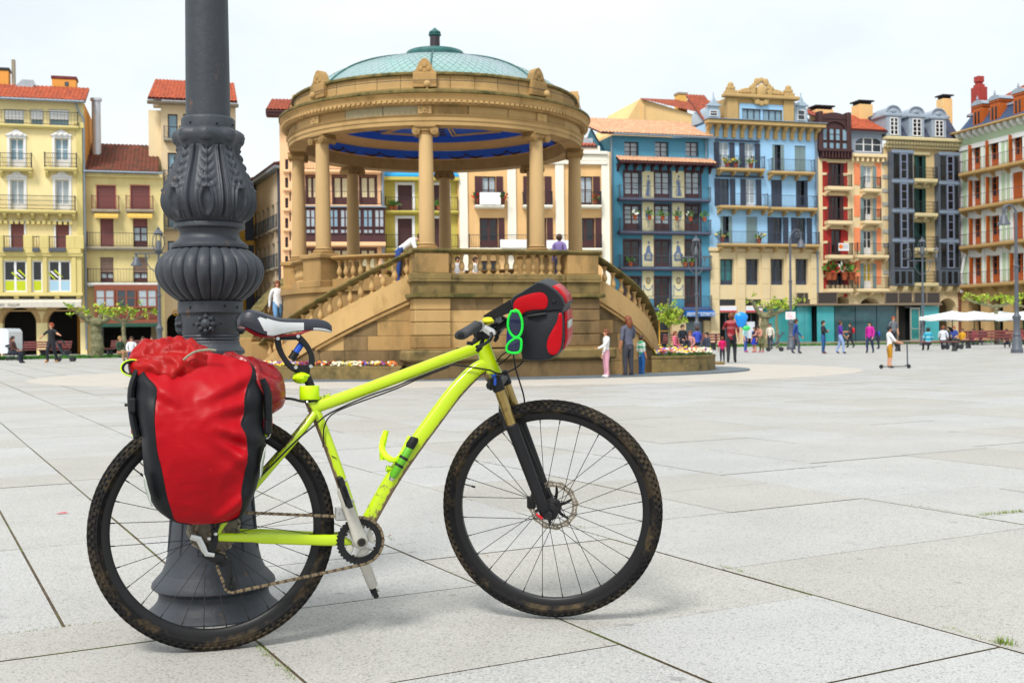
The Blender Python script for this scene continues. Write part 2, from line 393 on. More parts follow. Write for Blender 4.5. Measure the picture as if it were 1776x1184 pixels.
# ring balustrade with pedestals under the columns
for k in range(8):
    az=k*45; b=MB(); b.cbox(-.36,.36,-.36,.36,2.14,ZR+.04,.02); b.cbox(-.42,.42,-.42,.42,2.14,2.30,.015); b.cbox(-.42,.42,-.42,.42,ZR-.06,ZR+.05,.02)
    M=Matrix.Translation(kp(az,KR))@Matrix.Rotation(R(az),4,'Z'); b.xf(M); b.build('pedestal',m_st,kio,smooth=0)
    if k in (0,): continue
    skip=(k==1)
    for seg in range(1):
        a0,a1=az+7.5,az+37.5
        if k in (0,7): pass
        pts=[kp(a0-.5+(a1-a0+1)*i/6,KR,ZR) for i in range(7)]
        rail_line('handrail',pts,.28,.10,m_st)
        b=MB(); b.lathe([(KR-.14,2.14),(KR-.14,2.33),(KR+.14,2.33),(KR+.14,2.14)],6,R(a0),R(a1)); b.build('balustrade_base',m_st,kio)
        for i in range(9): baluster(kp(a0+1.6+(a1-a0-3.2)*i/8,KR,2.33))
# columns
def col_mesh():
    z0,z1=ZR+.05,5.62
    b=MB(); b.lathe([(.235,z0+.14)]+[(.185-.03*(t**1.6),z0+.16+(z1-z0-.16)*t) for t in (0,.2,.4,.6,.8,1)]+[(.175,z1+.005)],28); return b.mesh('column',m_stc,smooth=60)
def base_mesh():
    z0=ZR+.05; b=MB(); b.box(-.25,.25,-.25,.25,z0,z0+.05); b.lathe([(.245,z0+.05),(.255,z0+.075),(.245,z0+.10),(.21,z0+.115),(.215,z0+.135),(.20,z0+.15),(.18,z0+.165)],24); return b.mesh('column_base',m_st,smooth=40)
def cap_mesh():
    b=MB(); z=5.60
    b.lathe([(.165,z-.01),(.18,z),(.165,z+.015),(.16,z+.03),(.20,z+.06),(.205,z+.09),(.17,z+.11)],24)
    b.cbox(-.25,.25,-.23,.23,z+.125,z+.18,.012)
    b.cbox(-.22,.22,-.19,.19,z+.075,z+.126,.012)
    for sx in (-1,1):
        for i,(rr,yy) in enumerate(((.095,.20),(.06,.212),(.03,.224))):
            b.lathe([(0,-yy),(rr,-yy),(rr*.97,-yy+.02),(rr*.82,-.06),(rr*.82,.06),(rr*.97,yy-.02),(rr,yy),(0,yy)] ,14,ax='y',c=(sx*.21,0,z+.055))
    return b.mesh('capital',m_st,smooth=35)
cm,bmh,cpm=col_mesh(),base_mesh(),cap_mesh()
for k in range(8):
    az=45*k; o=link('column',cm,kio,kp(az,KR)); o.rotation_euler=(0,0,R(az))
    link('column_base',bmh,o); link('capital',cpm,o)
# entablature
def lathe_part(name,prof,m,n=96,**k): b=MB(); b.lathe(prof,n); return b.build(name,m,kio,smooth=30,**k)
E0=5.782
lathe_part('architrave',[(3.36,E0+.30),(3.36,E0),(3.80,E0),(3.80,E0+.10),(3.82,E0+.10),(3.82,E0+.20),(3.845,E0+.21),(3.86,E0+.235)],m_stp)
# frieze as separate curved blocks
nf=24
fr=[]
for i in range(nf):
    a0,a1=2*PI*i/nf+.004,2*PI*(i+1)/nf-.0
    b=MB(); z0,z1=E0+.236,E0+.445; o_=rs.uniform(-.003,.004); rows=[]
    for (r,z) in ((3.5,z0),(3.79+o_,z0),(3.79+o_,z1),(3.5,z1)): rows.append([(r*math.sin(a0+(a1-a0)*j/4),-r*math.cos(a0+(a1-a0)*j/4),z) for j in range(5)])
    b.grid(rows+[rows[0]]); b.build('frieze_block',[m_stp,m_st,m_stp,mat('grey_stone',lin('#b5a784',.8),.85,var=.1,rand=.08)][rs.randrange(4)],kio)
# rosette blocks above the columns
for k in range(8):
    b=MB(); b.cbox(-.16,.16,-.05,.05,-.10,.10,.01)
    for j in range(6): b.ball((.055*math.cos(j*PI/3),-.05,.055*math.sin(j*PI/3)),.04,8,0,(1,.5,1))
    b.ball((0,-.06,0),.035,8)
    M=Matrix.Translation(kp(45*k,3.795,E0+.34))@Matrix.Rotation(R(45*k),4,'Z'); b.xf(M); b.build('rosette',m_stp,kio)
lathe_part('bed_moulding',[(3.80,E0+0.443),(3.90,E0+0.447),(3.93,E0+0.477),(3.93,E0+0.492)],m_st)
b=MB()
for i in range(190):
    a=360*i/190; M=Matrix.Translation(kp(a,3.93,E0+0.517))@Matrix.Rotation(R(a),4,'Z'); c=MB().box(-.04,.04,-.05,.05,-.025,.025); b.join(c,M)
stuff(b.build('dentils',m_stp,kio,smooth=0))
lathe_part('dentil_band',[(3.80,E0+0.493),(3.925,E0+0.494),(3.925,E0+0.542),(3.94,E0+0.547),(3.94,E0+0.602),(3.95,E0+0.642),(3.99,E0+0.662),(4.02,E0+0.682)],m_stp)
lathe_part('cornice',[(3.7,E0+0.684),(4.01,E0+0.684),(4.04,E0+0.702),(4.04,E0+0.752),(4.0,E0+0.772),(3.75,E0+0.842),(3.5,E0+0.842)],m_moss)
# attic of curved blocks
for i in range(40):
    a0,a1=2*PI*i/40+.003,2*PI*(i+1)/40-.0; b=MB(); z0,z1=E0+.80,E0+1.165; o_=rs.uniform(-.004,.004); rows=[]
    for (r,z) in ((3.3,z0),(3.67+o_,z0),(3.67+o_,z0+.10),(3.65+o_,z0+.11),(3.65+o_,z1),(3.3,z1)): rows.append([(r*math.sin(a0+(a1-a0)*j/3),-r*math.cos(a0+(a1-a0)*j/3),z) for j in range(4)])
    b.grid(rows+[rows[0]]); b.build('attic_block',rs.choice([m_stp,m_st,m_stp]),kio)
lathe_part('attic_cap',[(3.2,E0+1.166),(3.70,E0+1.166),(3.72,E0+1.18),(3.72,E0+1.22),(3.68,E0+1.25),(3.3,E0+1.26),(3.2,E0+1.2)],m_moss)
for k in range(8):      # rounded antefixes on the parapet
    b=MB(); out=[(x*.72,z*.92) for x,z in ((-.34,0),(.34,0),(.34,.06),(.27,.10),(.20,.24),(.10,.35),(0,.39),(-.10,.35),(-.20,.24),(-.27,.10),(-.34,.06))]
    b.prism(out,-.10,.12,'y'); b.cbox(-.27,.27,-.12,.14,-.32,.02,.012)
    for (x,z,r_) in ((-.09,.11,.06),(.09,.11,.06),(0,.20,.07),(0,.06,.045)): b.ball((x,-.10,z),r_,8,0,(1,.45,1))
    M=Matrix.Translation(kp(45*k,3.64,E0+1.19))@Matrix.Rotation(R(45*k),4,'Z'); b.xf(M); b.build('antefix',m_st,kio,smooth=30)
for k in range(8):      # small floodlights on the cornice
    b=MB(); b.ball((0,0,.06),.085,12,0,(1,.8,1)); b.box(-.02,.02,-.02,.02,-.06,.02); M=Matrix.Translation(kp(45*k+1,3.93,E0+.845))@Matrix.Rotation(R(45*k),4,'Z'); b.xf(M); b.build('floodlight',m_stp,kio)
b=MB(); b.tube([kp(a,3.80,E0+1.02) for a in range(0,360,4)],.008,5,closed=True); b.build('cable',mat('dark_cable',(.03,.03,.03,1),.6,var=0),kio)
# dome
DP=[(3.55,7.0),(3.2,7.29),(2.74,7.58),(2.12,7.84),(1.48,8.03),(1.05,8.12),(.70,8.17)]
dome_c=catmull([(r,z,0) for r,z in DP],6); DPF=[(p.x,p.y) for p in dome_c]
lathe_part('dome',[(r-.012,z-.012) for r,z in DPF],m_cu,96)
b=MB(); nr,ncol=17,112
def dpt(t,a):
    x=t*(len(DPF)-1); i=min(int(x),len(DPF)-2); u=x-i; r=DPF[i][0]*(1-u)+DPF[i+1][0]*u; z=DPF[i][1]*(1-u)+DPF[i+1][1]*u
    return Vector((r*math.sin(a),-r*math.cos(a),z))
for i in range(nr):     # lozenge copper tiles, each lapping the one below
    t0,t1,t2=i/(nr+1),(i+1)/(nr+1),(i+2)/(nr+1)
    for j in range(ncol):
        a=2*PI*(j+.5*(i%2))/ncol; d=PI/ncol*.985
        up=Vector((0,0,.007)); b.add([dpt(t0+.004,a)+up*1.2,dpt(t1,a+d)+up*.6,dpt(min(t2,1),a),dpt(t1,a-d)+up*.6],[(0,1,2,3)],0)
stuff(b.build('copper_tiles',m_cu,kio,smooth=0,fix=False))
for k in range(8):
    a=R(45*k+2); pts=[dpt(t/20,a)+Vector((0,0,.02)) for t in range(21)]; b=MB(); b.tube(pts,.022,6); b.build('dome_rib',m_cud,kio)
lathe_part('dome_crown',[(.68,8.15),(.75,8.17),(.795,8.22),(.795,8.29),(.74,8.37),(.62,8.40),(.3,8.425),(.13,8.43)],m_cud,40)
b=MB(); b.lathe([(.16,8.42),(.15,8.45),(.13,8.47),(.13,8.80),(.13,8.81),(.145,8.815)],20); b.build('finial_stem',m_cub,kio)
b=MB(); b.lathe([(.13,8.80),(.165,8.83),(.165,8.86),(.13,8.875),(.155,8.89),(.15,8.92),(.10,8.96),(.05,8.99),(.035,9.02),(0,9.03)],20); b.build('finial',m_cud,kio)
# ceiling
lathe_part('inner_band',[(3.355,E0+.299),(3.30,E0+.30),(3.30,E0+.33)],m_tan)
lathe_part('blue_frieze',[(3.30,E0+.331),(3.28,E0+.56)],m_blue)
lathe_part('inner_cove',[(3.28,E0+.561),(3.18,E0+.575),(3.12,E0+.60),(2.95,E0+.72),(2.90,E0+.74)],m_tan)
lathe_part('blue_upstand',[(2.90,E0+.741),(2.88,E0+.90)],m_blue)
lathe_part('ceiling',[(2.88,E0+.901),(0,E0+.98)],m_blue)
def garland():
    b=MB(); 
    for s in range(2):
        pts=[Vector((-.55+s*.55+ .5*t/8,0,-.05-.07*math.sin(PI*t/8))) for t in range(9)]; b.tube(pts,[.012+.016*math.sin(PI*t/8) for t in range(9)],6)
        b.ball((-.55+s*.55,0,-.02),.035,8,0,(1,.5,1))
    b.ball((.52,0,-.02),.035,8,0,(1,.5,1)); b.cbox(.6,.66,-.02,.02,-.11,.06,.006); return b.mesh('garland',m_fig)
gm=garland()
for k in range(16): 
    az=22.5*k+11; o=link('garland',gm,kio,kp(az,3.262,E0+.46)); o.rotation_euler=(0,0,R(az))
for k in range(8):      # raised ochre frames of the ceiling coffers
    a=45*k+22.5
    for (s_,w) in ((0,.030),(.22,.022)):
        pts=[]; 
        for (da,rr) in ((-16+s_*12,2.70-s_*.5),(16-s_*12,2.70-s_*.5),(13-s_*12,1.3+s_*.5),(-13+s_*12,1.3+s_*.5)): pts.append(kp(a+da,rr,E0+.98-.08*rr/2.88-.012))
        b=MB()
        for i in range(4):
            p,q=pts[i],pts[(i+1)%4]; b.tube([p,q],w,4)
        b.build('coffer_frame',m_tan,kio,smooth=0)
    for j in range(3):
        b=MB(); b.cbox(-.12,.12,-.06,.06,-.01,.015,.005); M=Matrix.Translation(kp(45*k,2.55-.35*j,E0+.98-.08*(2.55-.35*j)/2.88-.012))@Matrix.Rotation(R(45*k),4,'Z'); b.xf(M); b.build('ceiling_motif',m_fig,kio,smooth=0)
# stairs
def stair(path,z0,z1,inner):
    # path: list of plan points (outer edge) from the top to the bottom
    pts=catmull([(p.x,p.y,0) for p in path],8); n=len(pts)
    Ls=[0]
    for i in range(1,n): Ls.append(Ls[-1]+(pts[i]-pts[i-1]).length)
    T=Ls[-1]
    def at(s):
        s=max(0,min(T,s))
        for i in range(n-1):
            if Ls[i+1]>=s: u=(s-Ls[i])/(Ls[i+1]-Ls[i]); return pts[i].lerp(pts[i+1],u)
        return pts[-1]
    def nrm(s):
        t=at(s+.05)-at(s-.05); t.normalize(); c=Vector((t.y,-t.x,0)); 
        return c if c.dot(at(s))>0 else -c
    zz=lambda s: z0+(z1-z0)*s/T
    N_=14
    # outer wall stones: rows under the sloping string
    ns=28
    band=MB(); rows=[]
    for i in range(ns+1):
        s=T*i/ns; p=at(s); k=nrm(s); z=zz(s); lo=max(.0,z-.52)
        rows.append([p+k*.05+Vector((0,0,lo)),p+k*.05+Vector((0,0,z)),p-k*.30+Vector((0,0,z)),p-k*.30+Vector((0,0,lo))])
    band.grid(rows,closed=True); band.build('stair_string',m_stp,kio)
    rows=[]
    b=MB()
    for i in range(ns+1):
        s=T*i/ns; p=at(s); k=nrm(s); z=max(.05,zz(s)-.60); rows.append([p+k*.07+Vector((0,0,z-.03)),p+k*.07+Vector((0,0,z+.03)),p-k*.1+Vector((0,0,z+.03)),p-k*.1+Vector((0,0,z-.03))])
    b.grid(rows[:int(ns*.55)],closed=True); b.build('stair_moulding',m_st,kio)
    # infill wall blocks
    zc=[0,.33,.66,.98,1.3,1.62,1.95,2.2]
    for (a_,c_) in zip(zc,zc[1:]):
        s=0.0
        while s<T-.05:
            w=rs.uniform(.55,1.05); s1=min(T,s+w)
            za=zz(s)-.50; zb=zz(s1)-.50
            if za<=a_+.03: break
            b=MB(); rr=[]; q=4; o_=rs.uniform(-.006,.006)
            for i in range(q+1):
                ss=s+.004+(s1-s-.008)*i/q; p=at(ss); k=nrm(ss); top=max(a_+.004,min(c_-.004,zz(ss)-.50))
                rr.append([p+k*o_+Vector((0,0,a_+.004)),p+k*o_+Vector((0,0,top)),p-k*.25+Vector((0,0,top)),p-k*.25+Vector((0,0,a_+.004))])
            b.grid(rr,closed=True); b.f+= [(0,1,2,3),tuple(range(len(b.v)-4,len(b.v)))]; b.m+=[0,0]
            b.build('stone',rs.choice([m_st,m_stp,m_std]),kio,smooth=40); s=s1
    # steps
    for i in range(N_):
        s0,s1=T*i/N_,T*(i+1)/N_; z=zz(s1)-.06; b=MB(); rr=[]
        for q in range(3):
            ss=s0+(s1-s0)*q/2; p=at(ss); k=nrm(ss); pi=p-k*inner
            rr.append([p-k*.28+Vector((0,0,0)),p-k*.28+Vector((0,0,z)),pi+Vector((0,0,z)),pi])
        b.grid(rr,closed=True); b.f+=[(0,1,2,3),tuple(range(len(b.v)-4,len(b.v)))]; b.m+=[0,0]; b.build('step',m_st,kio)
    rail_line('handrail',[at(T*i/24)-nrm(T*i/24)*.12+Vector((0,0,zz(T*i/24)+.545)) for i in range(25)],.30,.11,m_moss)
    nbl=int(T/.27)
    for i in range(nbl):
        s=T*(i+.5)/nbl; p=at(s)-nrm(s)*.12; baluster(p+Vector((0,0,zz(s)-.005)))
    p=at(T)-nrm(T)*.12; b=MB(); b.cbox(p.x-.22,p.x+.22,p.y-.22,p.y+.22,0,z1+.62,.02); b.build('newel',m_st,kio,smooth=0)
left=[kp(-3,4.72),kp(-12,4.78),kp(-22,4.8),kp(-34,4.82),kp(-46,4.85),kp(-58,4.9)]
stair(left,2.33,.25,1.0)
right=[kp(49.5,5.05),kp(57,5.28),kp(66,5.5),kp(76,5.62),kp(86,5.68),kp(96,5.7)]
stair(right,2.33,.05,1.0)
# the far flight, its rail seen over the near one
fl=[kp(-118,4.75),kp(-108,4.85),kp(-96,4.95),kp(-86,5.0),kp(-77,5.05)]
stair(fl,2.33,.35,1.0)
# flower beds (low stone planters)
m_soil=mat('soil',(.05,.035,.02,1),.95)
def bed(name,label,pts,wall_h,loc):
    t=thing(name,label,'planter',loc,0,'stone flower beds round the bandstand')
    P=[Vector(p)-Vector(loc) for p in pts]; n=len(P); c=sum(P,Vector())/n
    b=MB(); rows=[]
    for (sc,z) in ((1,0),(1,wall_h-.05),(1.012,wall_h-.05),(1.012,wall_h),(.95,wall_h),(.95,wall_h-.08)):
        rows.append([c+(p-c)*sc+Vector((0,0,z)) for p in P])
    b.grid(rows,closed=True); b.build('planter_wall',m_stw,t,smooth=30)
    b=MB(); b.add([c+(p-c)*.95+Vector((0,0,wall_h-.07)) for p in P],[tuple(range(n))]); b.build('soil',m_soil,t,smooth=0)
    return t,[c+(p-c)*.94+Vector((0,0,wall_h-.07)) for p in P],c
FLM=[mat('petal_'+n,lin(h,.85),.6,var=.1) for n,h in (('white','#f4efd0'),('orange','#f07a10'),('crimson','#8c0f22'),('violet','#7f6bc8'),('yellow','#f2d235'))]+[mat('flower_leaf',lin('#4e7a26',.6),.6,var=.3,vs=20)]
def flowers(name,poly,c,n,t,h=.13):
    b=MB(); r=random.Random(11); P=poly; m=len(P)
    def inside(q):
        s=False; j=m-1
        for i in range(m):
            if (P[i].y>q.y)!=(P[j].y>q.y) and q.x<(P[j].x-P[i].x)*(q.y-P[i].y)/(P[j].y-P[i].y)+P[i].x: s=not s
            j=i
        return s
    x0,x1=min(p.x for p in P),max(p.x for p in P); y0,y1=min(p.y for p in P),max(p.y for p in P); z=P[0].z; k=0
    while k<n:
        q=Vector((r.uniform(x0,x1),r.uniform(y0,y1),z))
        if not inside(q): continue
        k+=1; ci=int((noise.noise(q*1.7)+.5)*7+r.uniform(-.9,.9))%5; hh=h*r.uniform(.6,1.25)
        for l in range(3):
            a=r.uniform(0,6.3); d=Vector((math.cos(a),math.sin(a),0)); s=Vector((-d.y,d.x,0))*.02
            b.add([q-s,q+s,q+d*.06+Vector((0,0,hh*.75))],[(0,1,2)],5)
        if r.random()<.85:
            a=r.uniform(0,6.3); tl=Vector((math.cos(a)*.4,math.sin(a)*.4-.5,1)).normalized(); u=tl.orthogonal().normalized(); w=tl.cross(u); cc=q+Vector((0,0,hh)); rr=r.uniform(.026,.042)
            b.add([cc+(u*math.cos(g*PI/3)+w*math.sin(g*PI/3))*rr*(1 if g%2 else .85) for g in range(6)],[(0,1,2,3,4,5)],ci)
    return stuff(b.build(name,FLM,t,smooth=0,fix=False))
dirL=Vector((-math.cos(R(22.5)),math.sin(R(22.5)),0))
p0=kp(-5,5.25)+KC
oute=[kp(a,5.2/math.cos(R(a+24)) if a>-47 else 5.6)+KC for a in (-5,-12,-20,-28,-36,-44,-52,-62,-72)]
inn=[kp(a,4.9)+KC for a in (-72,-60,-50,-40,-30,-20,-10,-5)]
t,poly,c=bed('flower_bed','long stone flower bed with pansies under the left bandstand stair',oute+inn,.33,tuple(KC+kp(-30,5.1)))
flowers('pansies',poly,c,1500,t)
rb=[kp(a,r_)+KC for a,r_ in ((66,5.8),(70,6.6),(75,6.95),(82,7.15),(90,7.2),(98,7.0),(103,6.6),(106,5.95),(98,5.85),(86,5.82),(76,5.8))]
t,poly,c=bed('flower_bed','curved stone flower bed beside the foot of the right bandstand stair',rb,.42,tuple(KC+kp(85,6.4)))
flowers('pansies',poly,c,420,t,.2)
b=MB(); q=G(1226,632); b.cbox(q.x-.05,q.x+.5,q.y-.3,q.y+.3,0,.09,.02); tag(b.build('stone_block',m_stw,None,smooth=0),'low mossy stone block on the paving right of the curved flower bed','stone block')
# ------------------------------------------------------------------ buildings
YC=88.0
def row_y(px,yaw=16): return YC/(1-math.tan(R(16))*(px-888)/F)
m_glass=mat('window_glass',lin('#3b454d',.8),.12,var=.25,vs=.7,spec=.6)
m_glassw=mat('pale_glass',lin('#b9c6cf',.75),.2,var=.12,vs=1.5,spec=.5)  # pale grey blue panes, used on windows and skylights alike
m_glassb=mat('sky_glass',lin('#8fb0c4',.75),.15,var=.15,vs=.8,spec=.5)  # sky reflection is put into the pale blue pane colour
m_glassd=mat('dark_glass',lin('#1e2024',.8),.12,var=.3,vs=1,spec=.6)
m_iron=mat('black_iron',lin('#23242a',.8),.55,var=.1)
m_irong=mat('grey_iron',lin('#4a5660',.8),.5,var=.1)
m_white=mat('white_paint',lin('#e9e9ea',.9),.6,var=.04)
m_brown=mat('brown_wood',lin('#4a2226',.9),.6,var=.15,vs=6)
m_maroon=mat('maroon_shutter',lin('#7e4a48',.9),.65,var=.08,stretch=(1,1,6),vs=8)
m_navy=mat('slate_blue_wood',lin('#343e52',.9),.55,var=.1,vs=5)
m_black=mat('dark_interior',(.012,.011,.010,1),.9,var=.2)  # near-black colour paints in the shade of arcades and recesses
m_zinc=mat('zinc',lin('#8d9ba8',.8),.5,metal=.2,var=.1)
m_concr=mat('concrete_trim',lin('#a59c8a',.8),.85,var=.15,vs=1.5,bump=.1)
def plaster(name,h,k=1.0,**kw):
    kw={**dict(var=.08,vs=.45,bump=.12,bs=9,col2=lin(h,k*.8),c2lo=.52,c2hi=.8,c2s=.6,stretch=(1,1,.45)),**kw}
    return mat(name,lin(h,k),.9,**kw)
def rooft(name,h1,h2,k=.8): return mat(name,lin(h1,k),.85,var=.25,vs=2.2,bump=.2,bs=10,col2=lin(h2,k),c2lo=.45,c2hi=.62,c2s=2.4)
m_roofr=rooft('red_roof_tile','#bf5a34','#9c4a34'); m_roofb=rooft('old_brown_tile','#7d3d2a','#4d3a2a'); m_roofo=rooft('pale_orange_tile','#e0af8c','#cf9a76'); m_roofm=rooft('roof_tile_rust','#a85238','#8a4431')

class Fac:
    """A building: an Empty at the foot of the left corner of its front; local x along the front, y into the house, z up."""
    def __init__(s,name,label,px0,px1,yaw=16,p=None,depth=9.0,group=None,shift=0,cat='building',Y0=None):
        s.yaw=R(yaw)
        if p is None:
            mid=(px0+px1)/2; Y=Y0 or row_y(mid)+shift; s.p=PY(mid,592,Y)
        else: s.p=Vector(p)
        s.n=Vector((-math.sin(s.yaw),math.cos(s.yaw),0)); s.ux=Vector((math.cos(s.yaw),math.sin(s.yaw),0))
        a=PL(px0,585,s.p,s.n); a.z=0; s.o=a
        s.W=s.u(px1); s.D=depth
        s.e=thing(name,label,cat,s.o,s.yaw,group)
        s.holes=[]
    def u(s,px,py=450): return (PL(px,py,s.p,s.n)-s.o).dot(s.ux)
    def z(s,py,px): return PL(px,py,s.p,s.n).z
    def uz(s,px,py): q=PL(px,py,s.p,s.n); return (q-s.o).dot(s.ux),q.z
    def rect(s,x0,y0,x1,y1):   # photo rectangle (left, top, right, bottom) on the plane of the front
        cx,cy=(x0+x1)/2,(y0+y1)/2
        return s.u(x0,cy),s.u(x1,cy),s.z(y1,cx),s.z(y0,cx)
    def uz2(s,px,py,inn):
        q=PL(px,py,s.p+s.n*inn,s.n); return (q-s.o).dot(s.ux),q.z
    def at(s,px,py,inn=0):     # world point
        u,z=s.uz(px,py); return s.o+s.ux*u+s.n*inn+Vector((0,0,z))
    def part(s,name,b,m,par=None,**k): return b.build(name,m,par or s.e,**k)
    def box(s,name,m,u0,u1,y0,y1,z0,z1,par=None,c=.0):
        b=MB(); b.cbox(u0,u1,y0,y1,z0,z1,c) if c else b.box(u0,u1,y0,y1,z0,z1)
        return b.build(name,m,par or s.e,smooth=0)
    def wall(s,m,ztop,zbot=0,u0=0,u1=None,y=0,sides=True,name='wall',reveal=.22,side_m=None,back=True,depth=None,topl=None):
        u1=s.W if u1 is None else u1; D=depth or s.D
        H=[h for h in s.holes if h[1]>u0 and h[0]<u1 and h[3]>zbot and h[2]<ztop]
        us=sorted({u0,u1,*[min(max(h[0],u0),u1) for h in H],*[min(max(h[1],u0),u1) for h in H]}); zs=sorted({zbot,ztop,*[min(max(h[2],zbot),ztop) for h in H],*[min(max(h[3],zbot),ztop) for h in H]})
        b=MB()
        for a,c in zip(us,us[1:]):
            for d,f in zip(zs,zs[1:]):
                mu,mz=(a+c)/2,(d+f)/2
                if any(h[0]<mu<h[1] and h[2]<mz<h[3] for h in H): continue
                b.quad((a,y,d),(c,y,d),(c,y,f),(a,y,f))
        for h in H:
            a,c,d,f=max(h[0],u0),min(h[1],u1),max(h[2],zbot),min(h[3],ztop); r=y+(h[4] if len(h)>4 else reveal)
            b.quad((a,y,d),(a,y,f),(a,r,f),(a,r,d)); b.quad((c,y,f),(c,y,d),(c,r,d),(c,r,f)); b.quad((a,y,f),(c,y,f),(c,r,f),(a,r,f)); b.quad((c,y,d),(a,y,d),(a,r,d),(c,r,d))
        if sides:
            k=1
            b.quad((u0,D,zbot),(u0,y,zbot),(u0,y,ztop),(u0,D,ztop),k); b.quad((u1,y,zbot),(u1,D,zbot),(u1,D,ztop),(u1,y,ztop),k)
            b.quad((u1,D,zbot),(u0,D,zbot),(u0,D,ztop),(u1,D,ztop),k); b.quad((u0,y,ztop),(u1,y,ztop),(u1,D,ztop),(u0,D,ztop),k)
        return b.build(name,[m,side_m or m],s.e,smooth=0,fix=False)
    def hole(s,r,deep=.22): s.holes.append((*r,deep))
    def win(s,r,frame,glass=None,nx=2,ny=2,deep=.2,fw=.07,name='window',mull=.05,hole=True,panel=0,panel_m=None,y=0,sill=None):
        u0,u1,z0,z1=r; w,h=u1-u0,z1-z0
        if hole: s.hole(r,deep+.06)
        key=('win',round(w,1),round(h,1),frame.name,nx,ny,fw,panel,panel_m.name if panel_m else 0); ww,hh=round(w,1),round(h,1)
        def mk():
            b=MB(); b.box(0,fw,0,.06,0,hh); b.box(ww-fw,ww,0,.06,0,hh); b.box(fw,ww-fw,0,.06,hh-fw,hh); b.box(fw,ww-fw,0,.06,0,fw)
            zb=panel*hh if panel else fw
            if panel: b.box(fw,ww-fw,.012,.05,fw,zb,1); b.box(fw,ww-fw,.002,.06,zb,zb+.05)
            for i in range(1,nx): x=ww*i/nx; q=fw*.75; b.box(x-q,x+q,.001,.055,fw,hh-fw)
            for j in range(1,ny): z=zb+(hh-zb)*j/ny; b.box(fw,ww-fw,.004,.05,z-mull/2,z+mull/2)
            return b.mesh(name,[frame,panel_m or frame],smooth=0)
        o=link(name,cached(key,mk),s.e,(u0,y+deep,z0)); o.scale=(w/ww,1,h/hh)
        g=glass or m_glass
        def mg(): return MB().box(.03,ww/nx-.01,.03,.04,max(panel*hh,.04),hh-.04).mesh('pane',g,smooth=0)
        me=cached(('pane',ww,hh,nx,panel,g.name),mg)
        for i in range(nx): link('pane',me,o,(ww*i/nx,0,0))
        return o
    def shutter(s,u0,u1,z0,z1,m,y=-.05,par=None,ang=0):
        w,h=round(u1-u0,2),round(z1-z0,1)
        def mk():
            b=MB(); b.box(0,w,0,.035,0,h); f=.07
            for x in (0,w-f): b.box(x,x+f,-.012,.0,0,h)
            for z in (0,h/2-f/2,h-f): b.box(f,w-f,-.012,0,z,z+f)
            n=max(4,int(h/.22))
            for i in range(n): zz=f+(h-2*f)*(i+.3)/n; b.box(f+.02,w-f-.02,-.008,0,zz,zz+.05)
            return b.mesh('shutter',m,smooth=0)
        o=link('shutter',cached(('sh',w,h,m.name),mk),par or s.e,(u0,y,z0)); o.scale=(1,1,(z1-z0)/h)
        if ang: o.rotation_euler=(0,0,ang)
        return o
    def roller(s,r,m,y=.12,par=None):
        u0,u1,z0,z1=r; n=max(3,int((z1-z0)/.16)); b=MB()
        for i in range(n): a=z0+(z1-z0)*i/n; b.add([(u0,y+.02,a),(u1,y+.02,a),(u1,y,a+.02),(u0,y,a+.02),(u1,y,a+(z1-z0)/n-.012),(u0,y,a+(z1-z0)/n-.012),(u1,y+.02,a+(z1-z0)/n),(u0,y+.02,a+(z1-z0)/n)],[(0,1,2,3),(3,2,4,5),(5,4,6,7)])
        return b.build('roller_shutter',m,par or s.e,smooth=0)
    def balcony(s,u0,u1,z,d=.75,th=.16,rh=1.0,sm=None,rm=None,nb=0,bm=None,pitch=.13,ends=True,scroll=False):
        sm=sm or m_concr; rm=rm or m_iron
        b=MB(); b.cbox(u0,u1,-d,.0,z-th,z,.02); b.cbox(u0+.04,u1-.04,-d+.06,-.001,z-th-.08,z-th-.001,.02)
        o=b.build('balcony',sm,s.e,smooth=0)
        L_=round(u1-u0,2)
        def mk():
            b=MB(); t=.016
            for zz in (rh,.09): b.box(0,L_,-d+.03,-d+.07,zz-.035,zz); b.box(.03,.065,-d+.07,-.02,zz-.033,zz-.002); b.box(L_-.065,L_-.03,-d+.07,-.02,zz-.033,zz-.002)
            n=max(2,int(L_/pitch))
            for i in range(n+1): x=.02+(L_-.04)*i/n; b.box(x-t/2,x+t/2,-d+.042,-d+.058,.055,rh-.02)
            k=max(2,int((d-.1)/pitch))
            for x in (.047,L_-.047):
                for i in range(k): y=-d+.12+(d-.2)*i/k; b.box(x-t/2,x+t/2,y-t/2,y+t/2,.055,rh-.02)
            if scroll:
                for i in range(n): 
                    x=.02+(L_-.04)*(i+.5)/n; b.box(x-.03,x+.03,-d+.046,-d+.054,.30,.36); b.box(x-.03,x+.03,-d+.046,-d+.054,.62,.68)
            for x in (.05,L_-.05): b.box(x-.03,x+.03,-d+.02,-d+.08,0,rh+.06)
            return b.mesh('railing',rm,smooth=0)
        link('railing',cached(('rail',L_,d,rh,rm.name,pitch,scroll),mk),o,(u0,0,z))
        for i in range(nb):
            x=u0+.15+(u1-u0-.3)*(i/(nb-1) if nb>1 else .5)
            def mb(): 
                b=MB(); b.prism([(-.02,0),(-d*.85,0),(-d*.85,-.10),(-d*.6,-.16),(-d*.35,-.30),(-d*.2,-.34),(-.02,-.42)],-.10,.10,'x'); return b.mesh('bracket',bm or sm,smooth=40)
            link('bracket',cached(('brk',d,(bm or sm).name),mb),o,(x,0,z-th-.082))
        return o
